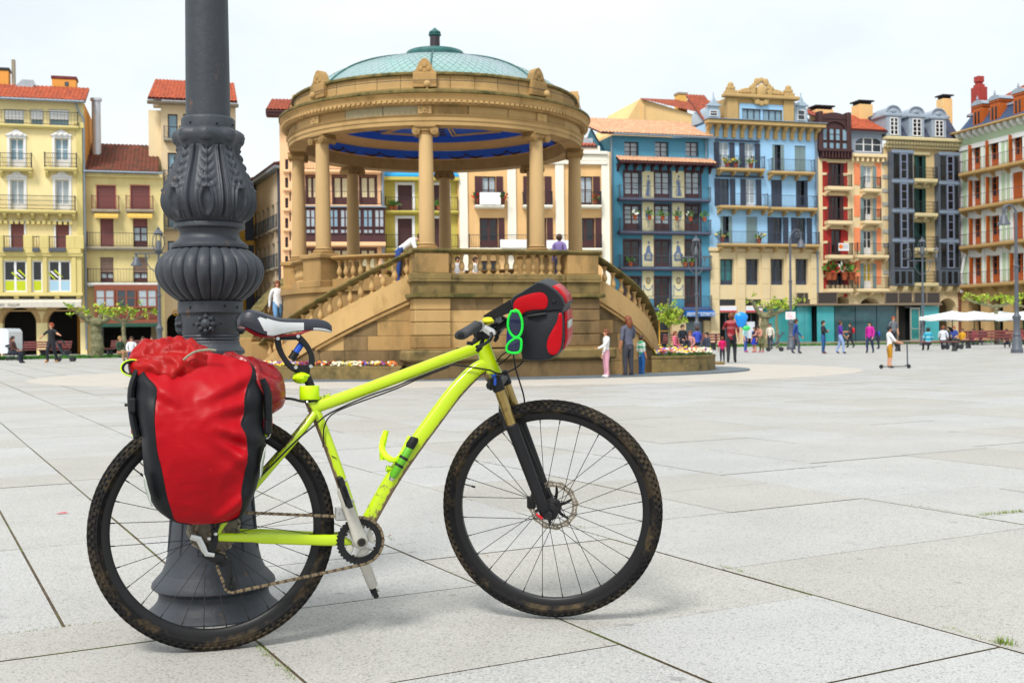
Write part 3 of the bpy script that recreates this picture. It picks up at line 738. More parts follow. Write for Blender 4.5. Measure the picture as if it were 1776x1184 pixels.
    def surround(s,r,m,w=.14,d=.05,head=.0,orn=False,name='window_surround',sill=True):
        u0,u1,z0,z1=r; b=MB(); b.box(u0-w,u0,-d,.0,z0,z1); b.box(u1,u1+w,-d,0,z0,z1); b.box(u0-w,u1+w,-d-.01,.0,z1,z1+w+head)
        if orn:
            c=(u0+u1)/2; b.prism([(u0-w-.1,z1+w),(u1+w+.1,z1+w),(u1+w,z1+w+.12),(c+.35,z1+w+.2),(c+.2,z1+w+.36),(c,z1+w+.45),(c-.2,z1+w+.36),(c-.35,z1+w+.2),(u0-w,z1+w+.12)],-d-.08,-.002,'y')
            for dx in (-.35,0,.35): b.ball((c+dx,-d-.06,z1+w+.1),.14,8)
        return b.build(name,m,s.e,smooth=30)
    def tiles(s,u0,u1,y0,z0,y1,z1,m,pitch=.27,u0b=None,u1b=None,name='roof',th=.06):
        # a slope of curved roof tiles from the eave (y0,z0) up to the ridge (y1,z1)
        u0b=u0 if u0b is None else u0b; u1b=u1 if u1b is None else u1b
        n=max(2,int((u1-u0)/pitch)); k=max(2,int(math.hypot(y1-y0,z1-z0)/.42)); rows=[]
        N=n*4
        for i in range(k+1):
            for w in (0,1):
                t=min(1,max(0,(i+(w*.97))/k)) if i<k else 1
                a=u0+(u0b-u0)*t; c=u1+(u1b-u1)*t; y=y0+(y1-y0)*t; z=z0+(z1-z0)*t; dz=.035 if w==0 else 0
                rows.append([(a+(c-a)*j/N,y,z+dz+(0,.055,.075,.055)[j%4]) for j in range(N+1)])
                if i==k: break
        b=MB(); b.grid(rows); o=b.build(name,m,s.e,smooth=40,fix=False)
        b=MB(); b.add([(u0,y0,z0-.01),(u1,y0,z0-.01),(u1b,y1,z1-.01),(u0b,y1,z1-.01),(u0,y0,z0-.12),(u1,y0,z0-.12),(u1b,y1,z1-.12),(u0b,y1,z1-.12)],[(3,2,1,0),(4,5,6,7),(0,1,5,4),(1,2,6,5),(2,3,7,6),(3,0,4,7)]); b.build('eave_board',m_brown,o,smooth=0)
        return o
    def arch(s,x0,x1,ytop,m,deep=1.0,frame_m=None,spring=None,zb=0,dark=True,name='arch'):
        # arched opening down to the ground: a hole plus its arch head with a deep reveal
        u0,u1=s.u(x0,560),s.u(x1,560); z1=s.z(ytop,(x0+x1)/2); w=u1-u0; r=w/2; zs=z1-(spring if spring is not None else r); s.hole((u0,u1,zb,z1),deep)
        c=(u0+u1)/2; b=MB(); n=14; P=[(c-r*math.cos(PI*i/n),zs+(z1-zs)*math.sin(PI*i/n)) for i in range(n+1)]
        for i in range(n):
            (a,p),(d,q)=P[i],P[i+1]
            b.quad((a,.004,p),(d,.004,q),(d,.004,z1),(a,.004,z1)); b.quad((a,.004,p),(a,deep,p),(d,deep,q),(d,.004,q))
        o=b.build(name,m,s.e,smooth=30,fix=False)
        # voussoirs
        if frame_m:
            nv=11
            for i in range(nv):
                a0,a1=PI*i/nv+.01,PI*(i+1)/nv-.01; b=MB(); rows=[]
                for (rr,yy) in ((r,-.05),(r+.32,-.05),(r+.32,.1),(r,.1)): rows.append([(c-rr*math.cos(a0+(a1-a0)*j/3),yy,zs+rr*((z1-zs)/r)*math.sin(a0+(a1-a0)*j/3)) for j in range(4)])
                b.grid(rows+[rows[0]]); b.build('voussoir',frame_m,o,smooth=0)
        return (u0,u1,zs,z1)
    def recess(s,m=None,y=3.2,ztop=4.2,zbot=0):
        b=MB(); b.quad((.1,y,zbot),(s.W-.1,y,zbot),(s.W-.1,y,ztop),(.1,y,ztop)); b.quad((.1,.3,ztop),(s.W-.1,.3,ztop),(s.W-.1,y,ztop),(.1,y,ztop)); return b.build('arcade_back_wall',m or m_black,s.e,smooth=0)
    def chimney(s,x0,x1,y0,y1,m,capm,inn=3,cap='flat',dep=.9):
        cx,cy=(x0+x1)/2,(y0+y1)/2; u0=s.uz2(x0,cy,inn)[0]; u1=s.uz2(x1,cy,inn)[0]; z0=s.uz2(cx,y1,inn)[1]; z1=s.uz2(cx,y0,inn)[1]
        o=s.box('chimney',m,u0,u1,inn,inn+dep,z0-1.5,z1,c=.02)
        if cap=='flat': s.box('chimney_cap',capm,u0-.12,u1+.12,inn-.1,inn+dep+.1,z1+.25,z1+.37,o,.02); s.box('chimney_post',m_black,u0+.1,u1-.1,inn+.1,inn+dep-.1,z1,z1+.25,o)
        elif cap=='band': s.box('chimney_cap',capm,u0-.06,u1+.06,inn-.06,inn+dep+.06,z1,z1+.2,o,.02)
        return o
def grp(f): return f
GB='old town houses round the square'

# ---- yellow house at the far left
f=Fac('apartment_house','pale yellow house with white french windows and lime panelled bay over an arcade',-62,149,group=GB)
Y=plaster('yellow_plaster','#ead8a0'); Y2=plaster('olive_yellow_plaster','#d0c07e'); OC=plaster('ochre_side','#d9963f')
ze=f.z(174,75)
wins=[]
for x0,x1 in ((7,42),(53,75),(85,120)):
    r=f.rect(x0,190,x1,218); o=f.win(r,m_white,m_glassb,1,1); f.roller((r[0]+.03,r[1]-.03,r[2]+.42,r[3]-.03),m_white,.02)
f.balcony(f.u(-55),f.u(140),f.z(218,75),.35,rh=.95,sm=Y2,pitch=.22)
for (x0,x1) in ((-55,-32),(17,41),(95,119)):
    r=f.rect(x0,240,x1,292); f.win(r,m_white,m_glassb,2,2,panel=.28); f.surround(r,m_white,.16,.06,orn=True); f.balcony(r[0]-.65,r[1]+.6,r[2]-.02,.6,sm=Y2,nb=2,scroll=True)
    r=f.rect(x0+1,312,x1+1,364); f.win(r,m_white,m_glassw,2,1,panel=.2); f.surround(r,m_white,.16,.06,orn=True)
    r=f.rect(x0+2,385,x1+1,430); f.hole(r); f.roller(r,m_maroon,.1); f.surround(r,m_white,.13,.04)
zb=f.z(366,75); f.balcony(-.1,f.u(134),zb,.7,sm=Y2,nb=9,scroll=True)
b=MB(); [b.box(.2+i*.35,.42+i*.35,-.3,-.002,zb-.95,zb-.7) for i in range(int(f.u(134)/.35))]; stuff(f.part('dentils',b,Y2,smooth=0))
z4=f.z(433,75)
b=MB(); b.cbox(-.1,f.u(143),-.95,0,z4-.35,z4,.04); f.part('terrace_slab',b,Y2,smooth=0)
for px in (2,52,80,125,140): u=f.u(px); b=MB(); b.cbox(u-.3,u+.3,-.9,-.45,z4+.001,z4+.95,.04); f.part('terrace_pier',b,Y2,smooth=0)
for a,c in ((7,47),(57,75),(85,120)): 
    b=MB(); u0,u1=f.u(a),f.u(c); n=int((u1-u0)/.14)
    for i in range(n+1): x=u0+(u1-u0)*i/n; b.box(x-.012,x+.012,-.7,-.67,z4+.05,z4+.85)
    b.box(u0,u1,-.71,-.66,z4+.82,z4+.87); f.part('railing',b,m_iron,smooth=0)
    f.box('planter_box',mat('grey_planter',lin('#4f525a'),.7),u0+.1,u1-.1,-1.12,-.96,z4-.22,z4+.06,c=.02)
# enclosed bay
zt,zb_=f.z(440,75),f.z(511,75); lime=mat('lime_panel',lin('#c6d312',.85),.5,var=.05); skyb=mat('pale_blue_panel',lin('#a9cfe6',.85),.5,var=.05)
u1=f.u(143)
bh=[]
for (x0,x1,n,pm) in ((-55,-12,2,lime),(9,49,2,lime),(58,76,1,lime),(86,125,2,skyb)):
    r=f.rect(x0,453,x1,507); bh.append((*r,.2)); 
    o=f.win(r,m_white,m_glassd,n,1,.1,.1,panel=.36,panel_m=pm,hole=False,y=-.75)
    if pm is not lime or x0==9:
        for i in range(3): b=MB(); x=r[0]+(r[1]-r[0])*.62+i*.22 if pm is lime else r[0]+.35+i*.22; zc=r[2]+(r[3]-r[2])*.62; b.prism([(x,zc-.45+i*.08),(x+.16,zc-.5+i*.08),(x-.35,zc+.05+i*.08),(x-.45,zc-.02+i*.08)],-.655,-.645,'y'); f.part('window_sticker',b,[lime,m_white,lime][i],smooth=0)
hs=f.holes; f.holes=bh; f.wall(Y2,zt,zb_,-.05,u1,y=-.75,name='bay_wall',depth=.0); f.holes=hs
f.box('bay_cornice',Y2,-.1,u1+.1,-.9,-.7,zt-.25,zt+.0,c=.04); f.box('bay_sill',Y2,-.1,u1+.08,-.86,-.74,zb_-.12,zb_+.1,c=.03)
for px in (4,53,80,130): u=f.u(px); f.box('bay_pilaster',Y2,u-.14,u+.14,-.83,-.74,zb_+.1,zt-.25,c=.02)
for px in (-4,30,65,100,137):
    b=MB(); u=f.u(px); b.prism([(-.02,0),(-.75,0),(-.7,-.15),(-.35,-.35),(-.02,-.7)],u-.15,u+.15,'x'); b.xf(Matrix.Translation((0,0,zb_-.12))); f.part('bracket',b,Y2)
AS=plaster('arcade_stone','#b99a6b')
f.arch(-60,-12,533,AS,.9,AS); f.arch(4,63,533,AS,.9,AS); f.arch(82,139,533,AS,.9,AS)
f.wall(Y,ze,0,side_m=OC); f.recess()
za=f.z(515,75)
f.box('arcade_course',AS,-.02,f.W-.05,-.06,.0,za-1.0,za-.9,c=.02)
u0,u1=f.u(135),f.u(147); b=MB(); b.cbox(u0,u1-.05,-.12,0,f.z(510,140),ze-1.6,.03); b.cbox(u0-.15,u1+.1,-.2,0,ze-1.9,ze-1.5,.04); f.part('corner_pilaster',b,Y2,smooth=0)
b=MB(); x=f.W-.02; b.tube([(x-.5,-.35,ze-.1),(x-.35,-.3,ze-.6),(x,-.12,ze-1.2),(x,-.12,.3)],.07,8); f.part('drainpipe',b,m_zinc)
f.tiles(-.3,f.W+.15,-.55,ze-.05,3.0,f.z(154,75)+.75,m_roofr); b=MB(); b.tube([(-.3,-.6,ze-.1),(f.W+.1,-.6,ze-.1)],.09,8); f.part('gutter',b,m_zinc)
f.chimney(90,132,137,156,plaster('orange_plaster','#dd9a48'),mat('maroon_cap',lin('#6d2f35'),.8),3.2,'band',1.2); f.box('vent_grille',m_irong,f.u(107)+.05,f.u(114)+.05,3.17,3.21,f.uz2(110,149,3.2)[1],f.uz2(110,142,3.2)[1])
f.chimney(-10,15,122,160,plaster('orange_plaster','#dd9a48'),m_iron,3.4,'band',1.0); f.chimney(20,26,103,150,m_concr,m_concr,3.6,'none',.4)
b=MB(); r=[f.uz2(20,147,2.6)[0],f.uz2(58,147,2.6)[0],f.uz2(40,156,2.6)[1],f.uz2(40,138,2.6)[1]]; b.prism([(r[0],r[2]),(r[1],r[2]),(r[1],r[3]),(r[0]+.7,r[3])],2.6,4.2,'y'); f.part('roof_skylight',b,m_glassw,smooth=0)
f.box('rear_wing',OC,f.W-.9,f.W+.05,3,9,0,ze-.2)
t=MB(); t.lathe([(.32,0),(.32,f.z(166,163)+.3),(.42,f.z(166,163)+.32),(.42,f.z(166,163)+.5),(0,f.z(166,163)+.6)],16)
q=f.at(163,400,3.5); t=t.build('flue_pipe',mat('flue_white',lin('#dfe3ea',.85),.4,metal=.3,var=.05),None,(q.x,q.y,0)); tag(t,'tall white metal flue pipe rising between the two yellow houses','flue pipe')
# awning with lettering on its valance
u0,u1,z0,z1=f.rect(-55,523,145,534)
aw=thing('awning','faded striped awning with dark lettering above the left arcade','awning',f.at(40,534,-.02),f.yaw); sh=(f.u(40))
b=MB(); b.add([(u0-sh,-.02,.75),(u1-sh,-.02,.75),(u1-sh,-1.4,.36),(u0-sh,-1.4,.36),(u0-sh,-1.4,0),(u1-sh,-1.4,0),(u1-sh,-1.38,0),(u0-sh,-1.38,0),(u1-sh,-1.38,.34),(u0-sh,-1.38,.34),(u1-sh,-.02,.71),(u0-sh,-.02,.71)],[(0,1,2,3),(3,2,5,4),(4,5,6,7),(7,6,8,9),(9,8,10,11),(0,3,4,7,9,11),(1,2,5,6,8,10)])
b.build('awning_canvas',mat('cream_canvas',lin('#d8d2c6',.85),.8,var=.08,stretch=(8,1,1),vs=2),aw,smooth=0)
def text(s,size,m,par,loc,rz=0,name='lettering',ext=.006,ax='CENTER',rot=None,font_w=1.0):
    cu=bpy.data.curves.new(name,'FONT'); cu.body=s; cu.size=size; cu.extrude=ext; cu.align_x=ax; cu.align_y='CENTER'; cu.space_character=1.05; cu.resolution_u=2
    o0=bpy.data.objects.new(name,cu); SC.collection.objects.link(o0)
    dg=bpy.context.evaluated_depsgraph_get(); me=bpy.data.meshes.new_from_object(o0.evaluated_get(dg)); bpy.data.objects.remove(o0)
    me.materials.clear(); me.materials.append(m); o=link(name,me,par,loc); o.rotation_euler=rot or (PI/2,0,rz); return o
m_ink=mat('dark_lettering',lin('#33323a'),.8,var=.05); m_grn=mat('green_lettering',lin('#2f9a6a'),.8,var=.05); m_wlet=mat('white_lettering',lin('#dfeaf5'),.7,var=.02)
text('OSOSO   CLLLAP',.22,m_ink,aw,(f.u(16)-sh,-1.412,.17)); text('Heinan',.22,m_grn,aw,(f.u(124)-sh,-1.412,.17))

# ---- small yellow house with the timber gallery
f=Fac('apartment_house','narrow weathered yellow house with maroon roller shutters and a brown timber gallery',149.5,284,group=GB,shift=.4)
Y3=plaster('stained_yellow','#d8c78c',c2s=1.2,c2lo=.46)
ze=f.z(300,215)
awn=mat('striped_awning',lin('#d9b25a'),.8,var=.2,stretch=(14,1,1))
pinkf=mat('pink_frame',lin('#b5605a'),.7)
for (a,c) in ((168,200),(227,259)):
    r=f.rect(a,322,c,364); f.hole(r); f.roller(r,m_maroon,.1); f.surround(r,pinkf,.05,.03); f.balcony(r[0]-.35,r[1]+.3,r[2],.45,rh=.95,sm=m_concr,rm=mat('rust_iron',lin('#6b2f2c'),.6))
    r=f.rect(a+6 if a<200 else a+4,379,c-3,429)
    f.hole(r)
    if a<200: f.roller(r,m_maroon,.1)
    else: f.win((r[0],r[1],r[2],r[2]+(r[3]-r[2])*.72),m_brown,m_glassw,2,2,hole=False,panel=.3); f.roller((r[0],r[1],r[2]+(r[3]-r[2])*.72,r[3]),m_maroon,.1)
    b=MB(); u0,u1=r[0]-.35,r[1]+.35; z=r[3]+.15; b.add([(u0,-.01,z+.35),(u1,-.01,z+.35),(u1,-.6,z),(u0,-.6,z),(u1,-.6,z-.18),(u0,-.6,z-.18)],[(0,1,2,3),(3,2,4,5),(5,4,1,0)]); f.part('window_awning',b,awn,smooth=0)
    r=f.rect(a+6 if a<200 else a+4,446,c-3,490); f.hole(r); f.win((r[0],r[1],r[2],r[2]+(r[3]-r[2])*.4),m_brown,m_glassw,2,1,hole=False,panel=.4); f.roller((r[0],r[1],r[2]+(r[3]-r[2])*.4,r[3]),mat('grey_brown_shutter',lin('#7b6458'),.7,var=.06),.1)
f.balcony(.15,f.W-.1,f.z(429,215),.55,sm=m_concr,pitch=.2); f.balcony(.15,f.W-.1,f.z(491,215),.55,sm=mat('pale_slab',lin('#cfd0d0'),.8),pitch=.2)
# timber gallery
wood=mat('gallery_wood',lin('#8a4a33',.9),.6,var=.15,vs=5); r=f.rect(165,494,274,559); uu=(r[1]-r[0])/3
f.box('gallery',wood,r[0],r[1],-.6,0,r[2],r[3]-.02)
for i in range(3):
    f.win((r[0]+uu*i+.06,r[0]+uu*(i+1)-.06,r[2]+(r[3]-r[2])*.40,r[3]-.35),wood,m_glassw if i!=1 else m_glass,2,2,.0,.08,hole=False,y=-.68)
    for j in range(2): a=r[0]+uu*i+.12+j*uu/2; f.box('gallery_panel',mat('gallery_panel_wood',lin('#6f3526',.9),.6),a,a+uu/2-.2,-.64,-.599,r[2]+.25,r[2]+(r[3]-r[2])*.36,c=.015)
f.box('gallery_sill',wood,r[0]-.05,r[1]+.05,-.72,-.02,r[2]+(r[3]-r[2])*.37,r[2]+(r[3]-r[2])*.40,c=.015); f.box('gallery_base',wood,r[0]-.05,r[1]+.05,-.7,-.02,r[2]-.12,r[2]+.1,c=.02)
r2=f.rect(170,566,272,612); f.hole((r2[0],r2[1],0,r2[3]),1.2)
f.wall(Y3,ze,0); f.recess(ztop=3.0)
f.box('shop_awning',mat('dark_green_canvas',lin('#1f4a3a'),.8),r2[0]-.1,r2[1]+.1,-.9,-.02,r2[3]-.05,r2[3]+.22,c=.03)
f.box('eave_cornice',Y3,-.02,f.W,-.3,0,ze-.35,ze-.05,c=.04)
f.tiles(-.05,f.W-.3,-.55,ze,5.2,f.z(268,215)+1.5,m_roofb); b=MB(); b.tube([(0,-.6,ze-.03),(f.W,-.6,ze-.03)],.08,8); f.part('gutter',b,m_zinc)

# ---- tall beige house behind, left of the lamp post
f=Fac('apartment_house','tall beige house with a red tiled roof set back behind the lamp post',284,412,group=GB,shift=2.5,depth=10)
BG=plaster('beige_plaster','#d6c09c'); BG2=plaster('beige_side','#e2cfa8')
ze=f.z(178,345)
for x0 in (291,318,352,382):
    for (a,c) in ((198,242),(265,318),(340,395),(418,470)):
        r=f.rect(x0,a,x0+17,c); f.win(r,m_brown,m_glassb,1,2); f.balcony(r[0]-.3,r[1]+.3,r[2],.5,rh=.9,rm=m_irong)
r=f.arch(289,322,543,BG,.8,None); f.arch(340,400,543,BG,.8,None)
f.wall(BG,ze,0,side_m=BG2); f.recess()
f.box('side_strip',BG2,-.9,-.002,.6,9,0,ze-.6); f.tiles(-.9,f.W+.1,-.9,ze,4.5,f.z(150,345)+1.3,m_roofr,u0b=-.5); f.box('eave',m_concr,-.95,f.W+.2,-.8,0,ze-.28,ze-.13,c=.03)
f.box('chimney',m_concr,-.6,0,2.2,2.9,ze,f.z(144,275)+.2,c=.03)
b=MB(); q=f.uz(305,552); b.tube([(q[0]+.18*math.cos(a/3),-.05,q[1]+.3+.18*math.sin(a/3)*1.3+a*.012) for a in range(22)],.035,6); f.part('gold_emblem',b,mat('gold',lin('#d9a43a'),.4,metal=.6,var=.05))
# ---- ochre house at the mouth of the side street
f=Fac('apartment_house','plain ochre house wall with an arcade seen right behind the lamp post',405,443,group=GB,shift=12,depth=10)
OY=plaster('ochre_plaster','#d8ab4a'); f.hole(f.rect(418,470,428,505)); f.win(f.rect(418,470,428,505),m_brown,m_glass,1,2,hole=False); f.wall(OY,f.z(330,424),0); f.tiles(-.2,f.W+.2,-.5,f.z(330,424),4,f.z(318,424)+1,m_roofb)
# ---- grey house along the side street (its front runs away from the square)
pa=PY(489,592,row_y(480)+2.5); pb=PY(437,592,row_y(480)+14); dv=pa-pb
f=Fac('apartment_house','grey beige house with rows of narrow shuttered balconies running back along the side street',437,489,yaw=math.degrees(math.atan2(dv.y,dv.x)),p=pa,group=GB,depth=8)
GY=plaster('grey_plaster','#cdbda4'); ze=f.z(305,463)
ze=f.z(284,489)
for i,px in enumerate((448.5,457,465,474,483)):
    w=.55+.0*i
    for zf in (3.4,6.4,9.4,12.4):
        if zf+2.2>ze: continue
        u=f.u(px); r=(u-w,u+w,zf,zf+2.0); f.win(r,m_navy,m_glassd,2,1); f.balcony(u-.75,u+.75,zf,.32,rm=m_irong,pitch=.25)
f.wall(GY,ze,0); b=MB(); f.tiles(-.5,f.W+.6,-.6,ze,4,ze+1.2,m_roofb); f.box('eave_soffit',m_zinc,-.5,f.W+.6,-.6,0,ze-.34,ze-.14)
u=f.u(439); 
for zf in (3.2,6.2,9.2): f.box('glazed_gallery',m_navy,u-1,u+1.5,-.9,-.01,zf,zf+2.6); 
for zf in (3.2,6.2,9.2): f.win((u-.9,u+1.4,zf+.9,zf+2.5),m_navy,m_glassb,3,2,0,.08,hole=False,y=-.97)
b=MB(); x=f.W-.3; b.tube([(x,-.1,.2),(x,-.1,ze)],.12,8); f.part('drainpipe',b,m_navy)
# ---- orange house with brown galleries, behind the bandstand
GM=grp('old town houses round the square')
f=Fac('apartment_house','tall orange house with brown timber galleries seen between the left bandstand columns',489,668,yaw=8,group=GB,depth=11,Y0=83)
OR=plaster('peach_plaster','#efbf92'); ze=f.z(198,580)
for zr in ((306,357),(432,487),(228,280)):
    for (a,c) in ((532,551),(578,606),(625,652)):
        r=f.rect(a,zr[0],c,zr[1]); f.win(r,m_brown,mat('cream_blind',lin('#e9dcb0',.85),.4,var=.06),2,1,panel=.28,fw=.1); f.surround(r,m_brown,.1,.03)
for py in (297,357): f.balcony(f.u(526),f.u(663),f.z(py,595),.7,rh=1.0,sm=OR,pitch=.2)
for py in (290,322,357,392,425,458): 
    r=f.rect(494.5,py-14,500,py+4); f.win(r,m_brown,m_glassd,1,2,fw=.05); b=MB(); b.cbox(r[0]-.15,r[1]+.15,-.25,0,r[2]-.25,r[2]-.02,.05); f.part('window_sill',b,OR,smooth=0)
    r=f.rect(502,py-24,504.5,py-8); f.win(r,m_brown,m_glassd,1,1,fw=.04)
z0,z1=f.z(421,595),f.z(362,595); g0,g1=f.u(530),f.u(668)
f.box('gallery',m_brown,g0,g1,-.7,0,z0,z1); f.box('gallery_roof',m_zinc,g0-.1,g1+.1,-.9,-.02,z1+.001,z1+.12,c=.02); f.box('gallery_base',OR,g0-.05,g1+.05,-.8,-.02,z0-.3,z0-.002,c=.04)
n=7
for i in range(n):
    a=g0+(g1-g0)*i/n+.06; c=g0+(g1-g0)*(i+1)/n-.06; f.win((a,c,z0+(z1-z0)*.42,z1-.12),m_brown,m_glassb if i%3 else m_glassw,2,2,0,.07,hole=False,y=-.78); f.win((a,c,z0+(z1-z0)*.24,z0+(z1-z0)*.38),m_brown,m_glassw,2,1,0,.06,hole=False,y=-.78)
f.wall(OR,ze,0); f.box('eave',m_brown,-.9,f.W+.3,-1.0,0,ze-.35,ze,c=.04); f.tiles(-.9,f.W+.2,-1.1,ze+.01,5,ze+2.0,m_roofm)
b=MB(); x=f.W-.12; b.tube([(x,-.12,.2),(x,-.12,ze-.3)],.1,8); f.part('drainpipe',b,m_zinc)
# ---- yellow green house
f=Fac('apartment_house','lime green house with white framed brown doors and a bright blue roof awning',668,797,yaw=8,group=GB,Y0=85)
LG=plaster('lime_plaster','#bcae54'); ze=f.z(300,735)
for (a,c) in ((690,715),(752,777)):
    for (t,b_) in ((321,366),(379,430),(450,500)):
        r=f.rect(a,t,c,b_); f.win(r,m_brown,m_brown,2,2,fw=.09,mull=.1); f.surround(r,m_white,.2,.04)
for py in (366.5,431): f.balcony(.1,f.W-.1,f.z(py,730),.6,sm=LG,pitch=.22)
f.box('roof_slab',LG,-.05,f.W,-.7,0,f.z(315,735),f.z(309,735),c=.03)
f.wall(LG,f.z(309,735),0); f.box('attic_recess',m_glassd,.2,f.W-.2,.6,4,f.z(309,735),ze)
b=MB(); zt,zm,zl=f.z(291,735),f.z(305,735),f.z(308,735); b.add([(0,.8,zt),(f.W,.8,zt),(f.W,-.5,zm),(0,-.5,zm),(f.W,-.5,zl),(0,-.5,zl)],[(0,1,2,3),(3,2,4,5)]); f.part('roof_awning',b,mat('blue_canvas',lin('#12a0e0',.9),.6,var=.04))
terr=mat('terracotta',lin('#a5502c',.9),.8); leafm=mat('pot_leaf',lin('#55802c',.8),.7,var=.3,vs=8)
def pot(f,px,py,s=1,fl=None,out=.45):
    q=f.at(px,py,-out); t=thing('potted_plant','potted plant on a balcony of the old houses','plant',q,0,'potted plants on the balconies')
    b=MB(); b.lathe([(0,0),(.10*s,0),(.14*s,.25*s),(.155*s,.25*s),(.155*s,.29*s),(0,.28*s)],10); b.build('pot',terr,t)
    r=random.Random(int(px)); b=MB()
    for i in range(26):
        a=r.uniform(0,6.3); e=r.uniform(.2,1.4); d=Vector((math.cos(a)*math.cos(e),math.sin(a)*math.cos(e),math.sin(e))); p=Vector((0,0,.28*s))+d*r.uniform(.12,.42)*s; u=d.orthogonal().normalized()*.08*s; w=d*.11*s
        b.add([p-w,p+u,p+w,p-u],[(0,1,2,3)],1 if fl and r.random()<.35 else 0)
    stuff(b.build('foliage',[leafm,fl or leafm],t,smooth=0)); return t
redf=mat('red_petal',lin('#d0202a',.9),.6); whf=mat('white_petal',lin('#eef0e8',.9),.6)
for px in (679,686,760): pot(f,px,366,1.1)
# ---- cream and tan house with white pilasters
f=Fac('apartment_house','tan house with tall white pilasters, maroon shutters and white banners on its balconies',797,1061,yaw=9,group=GB,Y0=86)
TN=plaster('tan_plaster','#dbb27c'); CW=mat('cream_white',lin('#f0eadb',.92),.8,var=.05,vs=.8); ze=f.z(262,930)
for c,bx in ((848,(823,874)),(932,(906,957)),(1016,(990,1041))):
    r=f.rect(c-12,306,c+12,357); f.win(r,m_brown,m_glassw,2,2,panel=.1); w=(r[1]-r[0])/2
    f.shutter(r[0]-w-.02,r[0]-.02,r[2],r[3],m_brown); f.shutter(r[1]+.02,r[1]+w+.02,r[2],r[3],m_brown)
    f.balcony(f.u(bx[0]),f.u(bx[1]),r[2],.7,sm=CW,nb=0); 
    r=f.rect(c-16,378,c+16,431); f.win(r,m_brown,m_glassd,2,2,panel=.25,fw=.12); f.shutter(r[1]+.02,r[1]+w*.9,r[2],r[3],m_brown)
    r=f.rect(c-16,452,c+16,500); f.win(r,m_brown,m_glassd,2,2,panel=.25,fw=.12); r=f.rect(c-18,528,c+18,600); f.hole((r[0],r[1],0,r[3]),.8)
f.balcony(f.u(812),f.u(1042),f.z(431,930),.6,sm=CW,pitch=.18)
for a,c in ((797.5,812),(881,896),(964,979),(1044,1058)):
    u0,u1=f.u(a),f.u(c); f.box('pilaster',CW,u0,u1,-.16,0,.0,ze-.01,c=.02)
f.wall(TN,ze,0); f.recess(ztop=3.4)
for i,(py0,py1,d) in enumerate(((285,279,.25),(278.5,268,.2),(267.5,262,.38))): f.box('cornice',CW,-.02,f.W-.3,-d,0,f.z(py0,930),f.z(py1,930),c=.04)
z=f.z(262,930); f.box('parapet',CW,.2,f.W-.8,.2,1.0,z,f.z(251,930)); f.tiles(.1,f.W-1.0,.1,f.z(252,930),3.2,f.z(240,930)+.6,m_roofr)
b=MB(); b.cbox(f.u(1019),f.u(1036),1.0,1.5,f.z(250,1027)+.1,f.z(245,1027)+.4,.02); f.part('roof_skylight',b,m_glassw,smooth=0)
for i,(x0,y0,x1,y1) in enumerate(((830,336,866,357),(865,417,918,431),(945,418,990,432))):
    r=f.rect(x0,y0,x1,y1); q=f.at((x0+x1)/2,y1,-.74); b=MB(); w=(r[1]-r[0])/2; n=8; b.grid([[(-w+2*w*j/n,-.02+.02*math.sin(j*2.1+k),(r[3]-r[2])*k/3) for j in range(n+1)] for k in range(4)])
    o=b.build('banner',mat('white_cloth',lin('#f2f2f2',.92),.8,var=.03),None,q); o.rotation_euler=(0,0,f.yaw); tag(o,['plain white banner hung on the small upper balcony of the tan house','long white banner hung left of the column on the lower balcony of the tan house','long white banner hung right of the column on the lower balcony of the tan house'][i],'banner')
pot(f,826,356,1.3,redf); pot(f,871,356,1.3,redf); pot(f,1030,356,1.2,redf)

# ---- deep blue house with painted panels
f=Fac('apartment_house','deep blue house with painted figure panels between maroon doors',1066,1231,group=GB,depth=9)
BL_=plaster('deep_blue_plaster','#4f90ae',1.0); ze=f.z(238,1150)
dk=mat('bluegrey_slab',lin('#565a72',.85),.7,var=.1)
for i,(a,c) in enumerate(((1083,1108),(1136,1160),(1189,1212))):
    f.win(f.rect(a,246,c,272),m_brown,m_glassw,2,3,.3,.07)
    for (t,b_,pn,gl) in ((298,344,.16,m_glassw),(356,402,.3,m_glassw if i<2 else m_glass),(417,463,.12,m_glassd),(481,533,.12,m_glassd)):
        r=f.rect(a,t,c+2,b_); f.win(r,m_brown,gl,2,4 if t<400 else 3,.15,.09,panel=pn); f.surround(r,m_brown,.12,.04)
pan=mat('painted_tile_cream',lin('#dcd2a8',.92),.5,var=.06); ink=mat('painted_blue_grey',lin('#5d6f95',.9),.5,var=.25,vs=4); ink2=mat('painted_shade',lin('#a8a79a',.9),.5,var=.15,vs=4); med=mat('painted_ochre',lin('#8a6a2c',.9),.5)
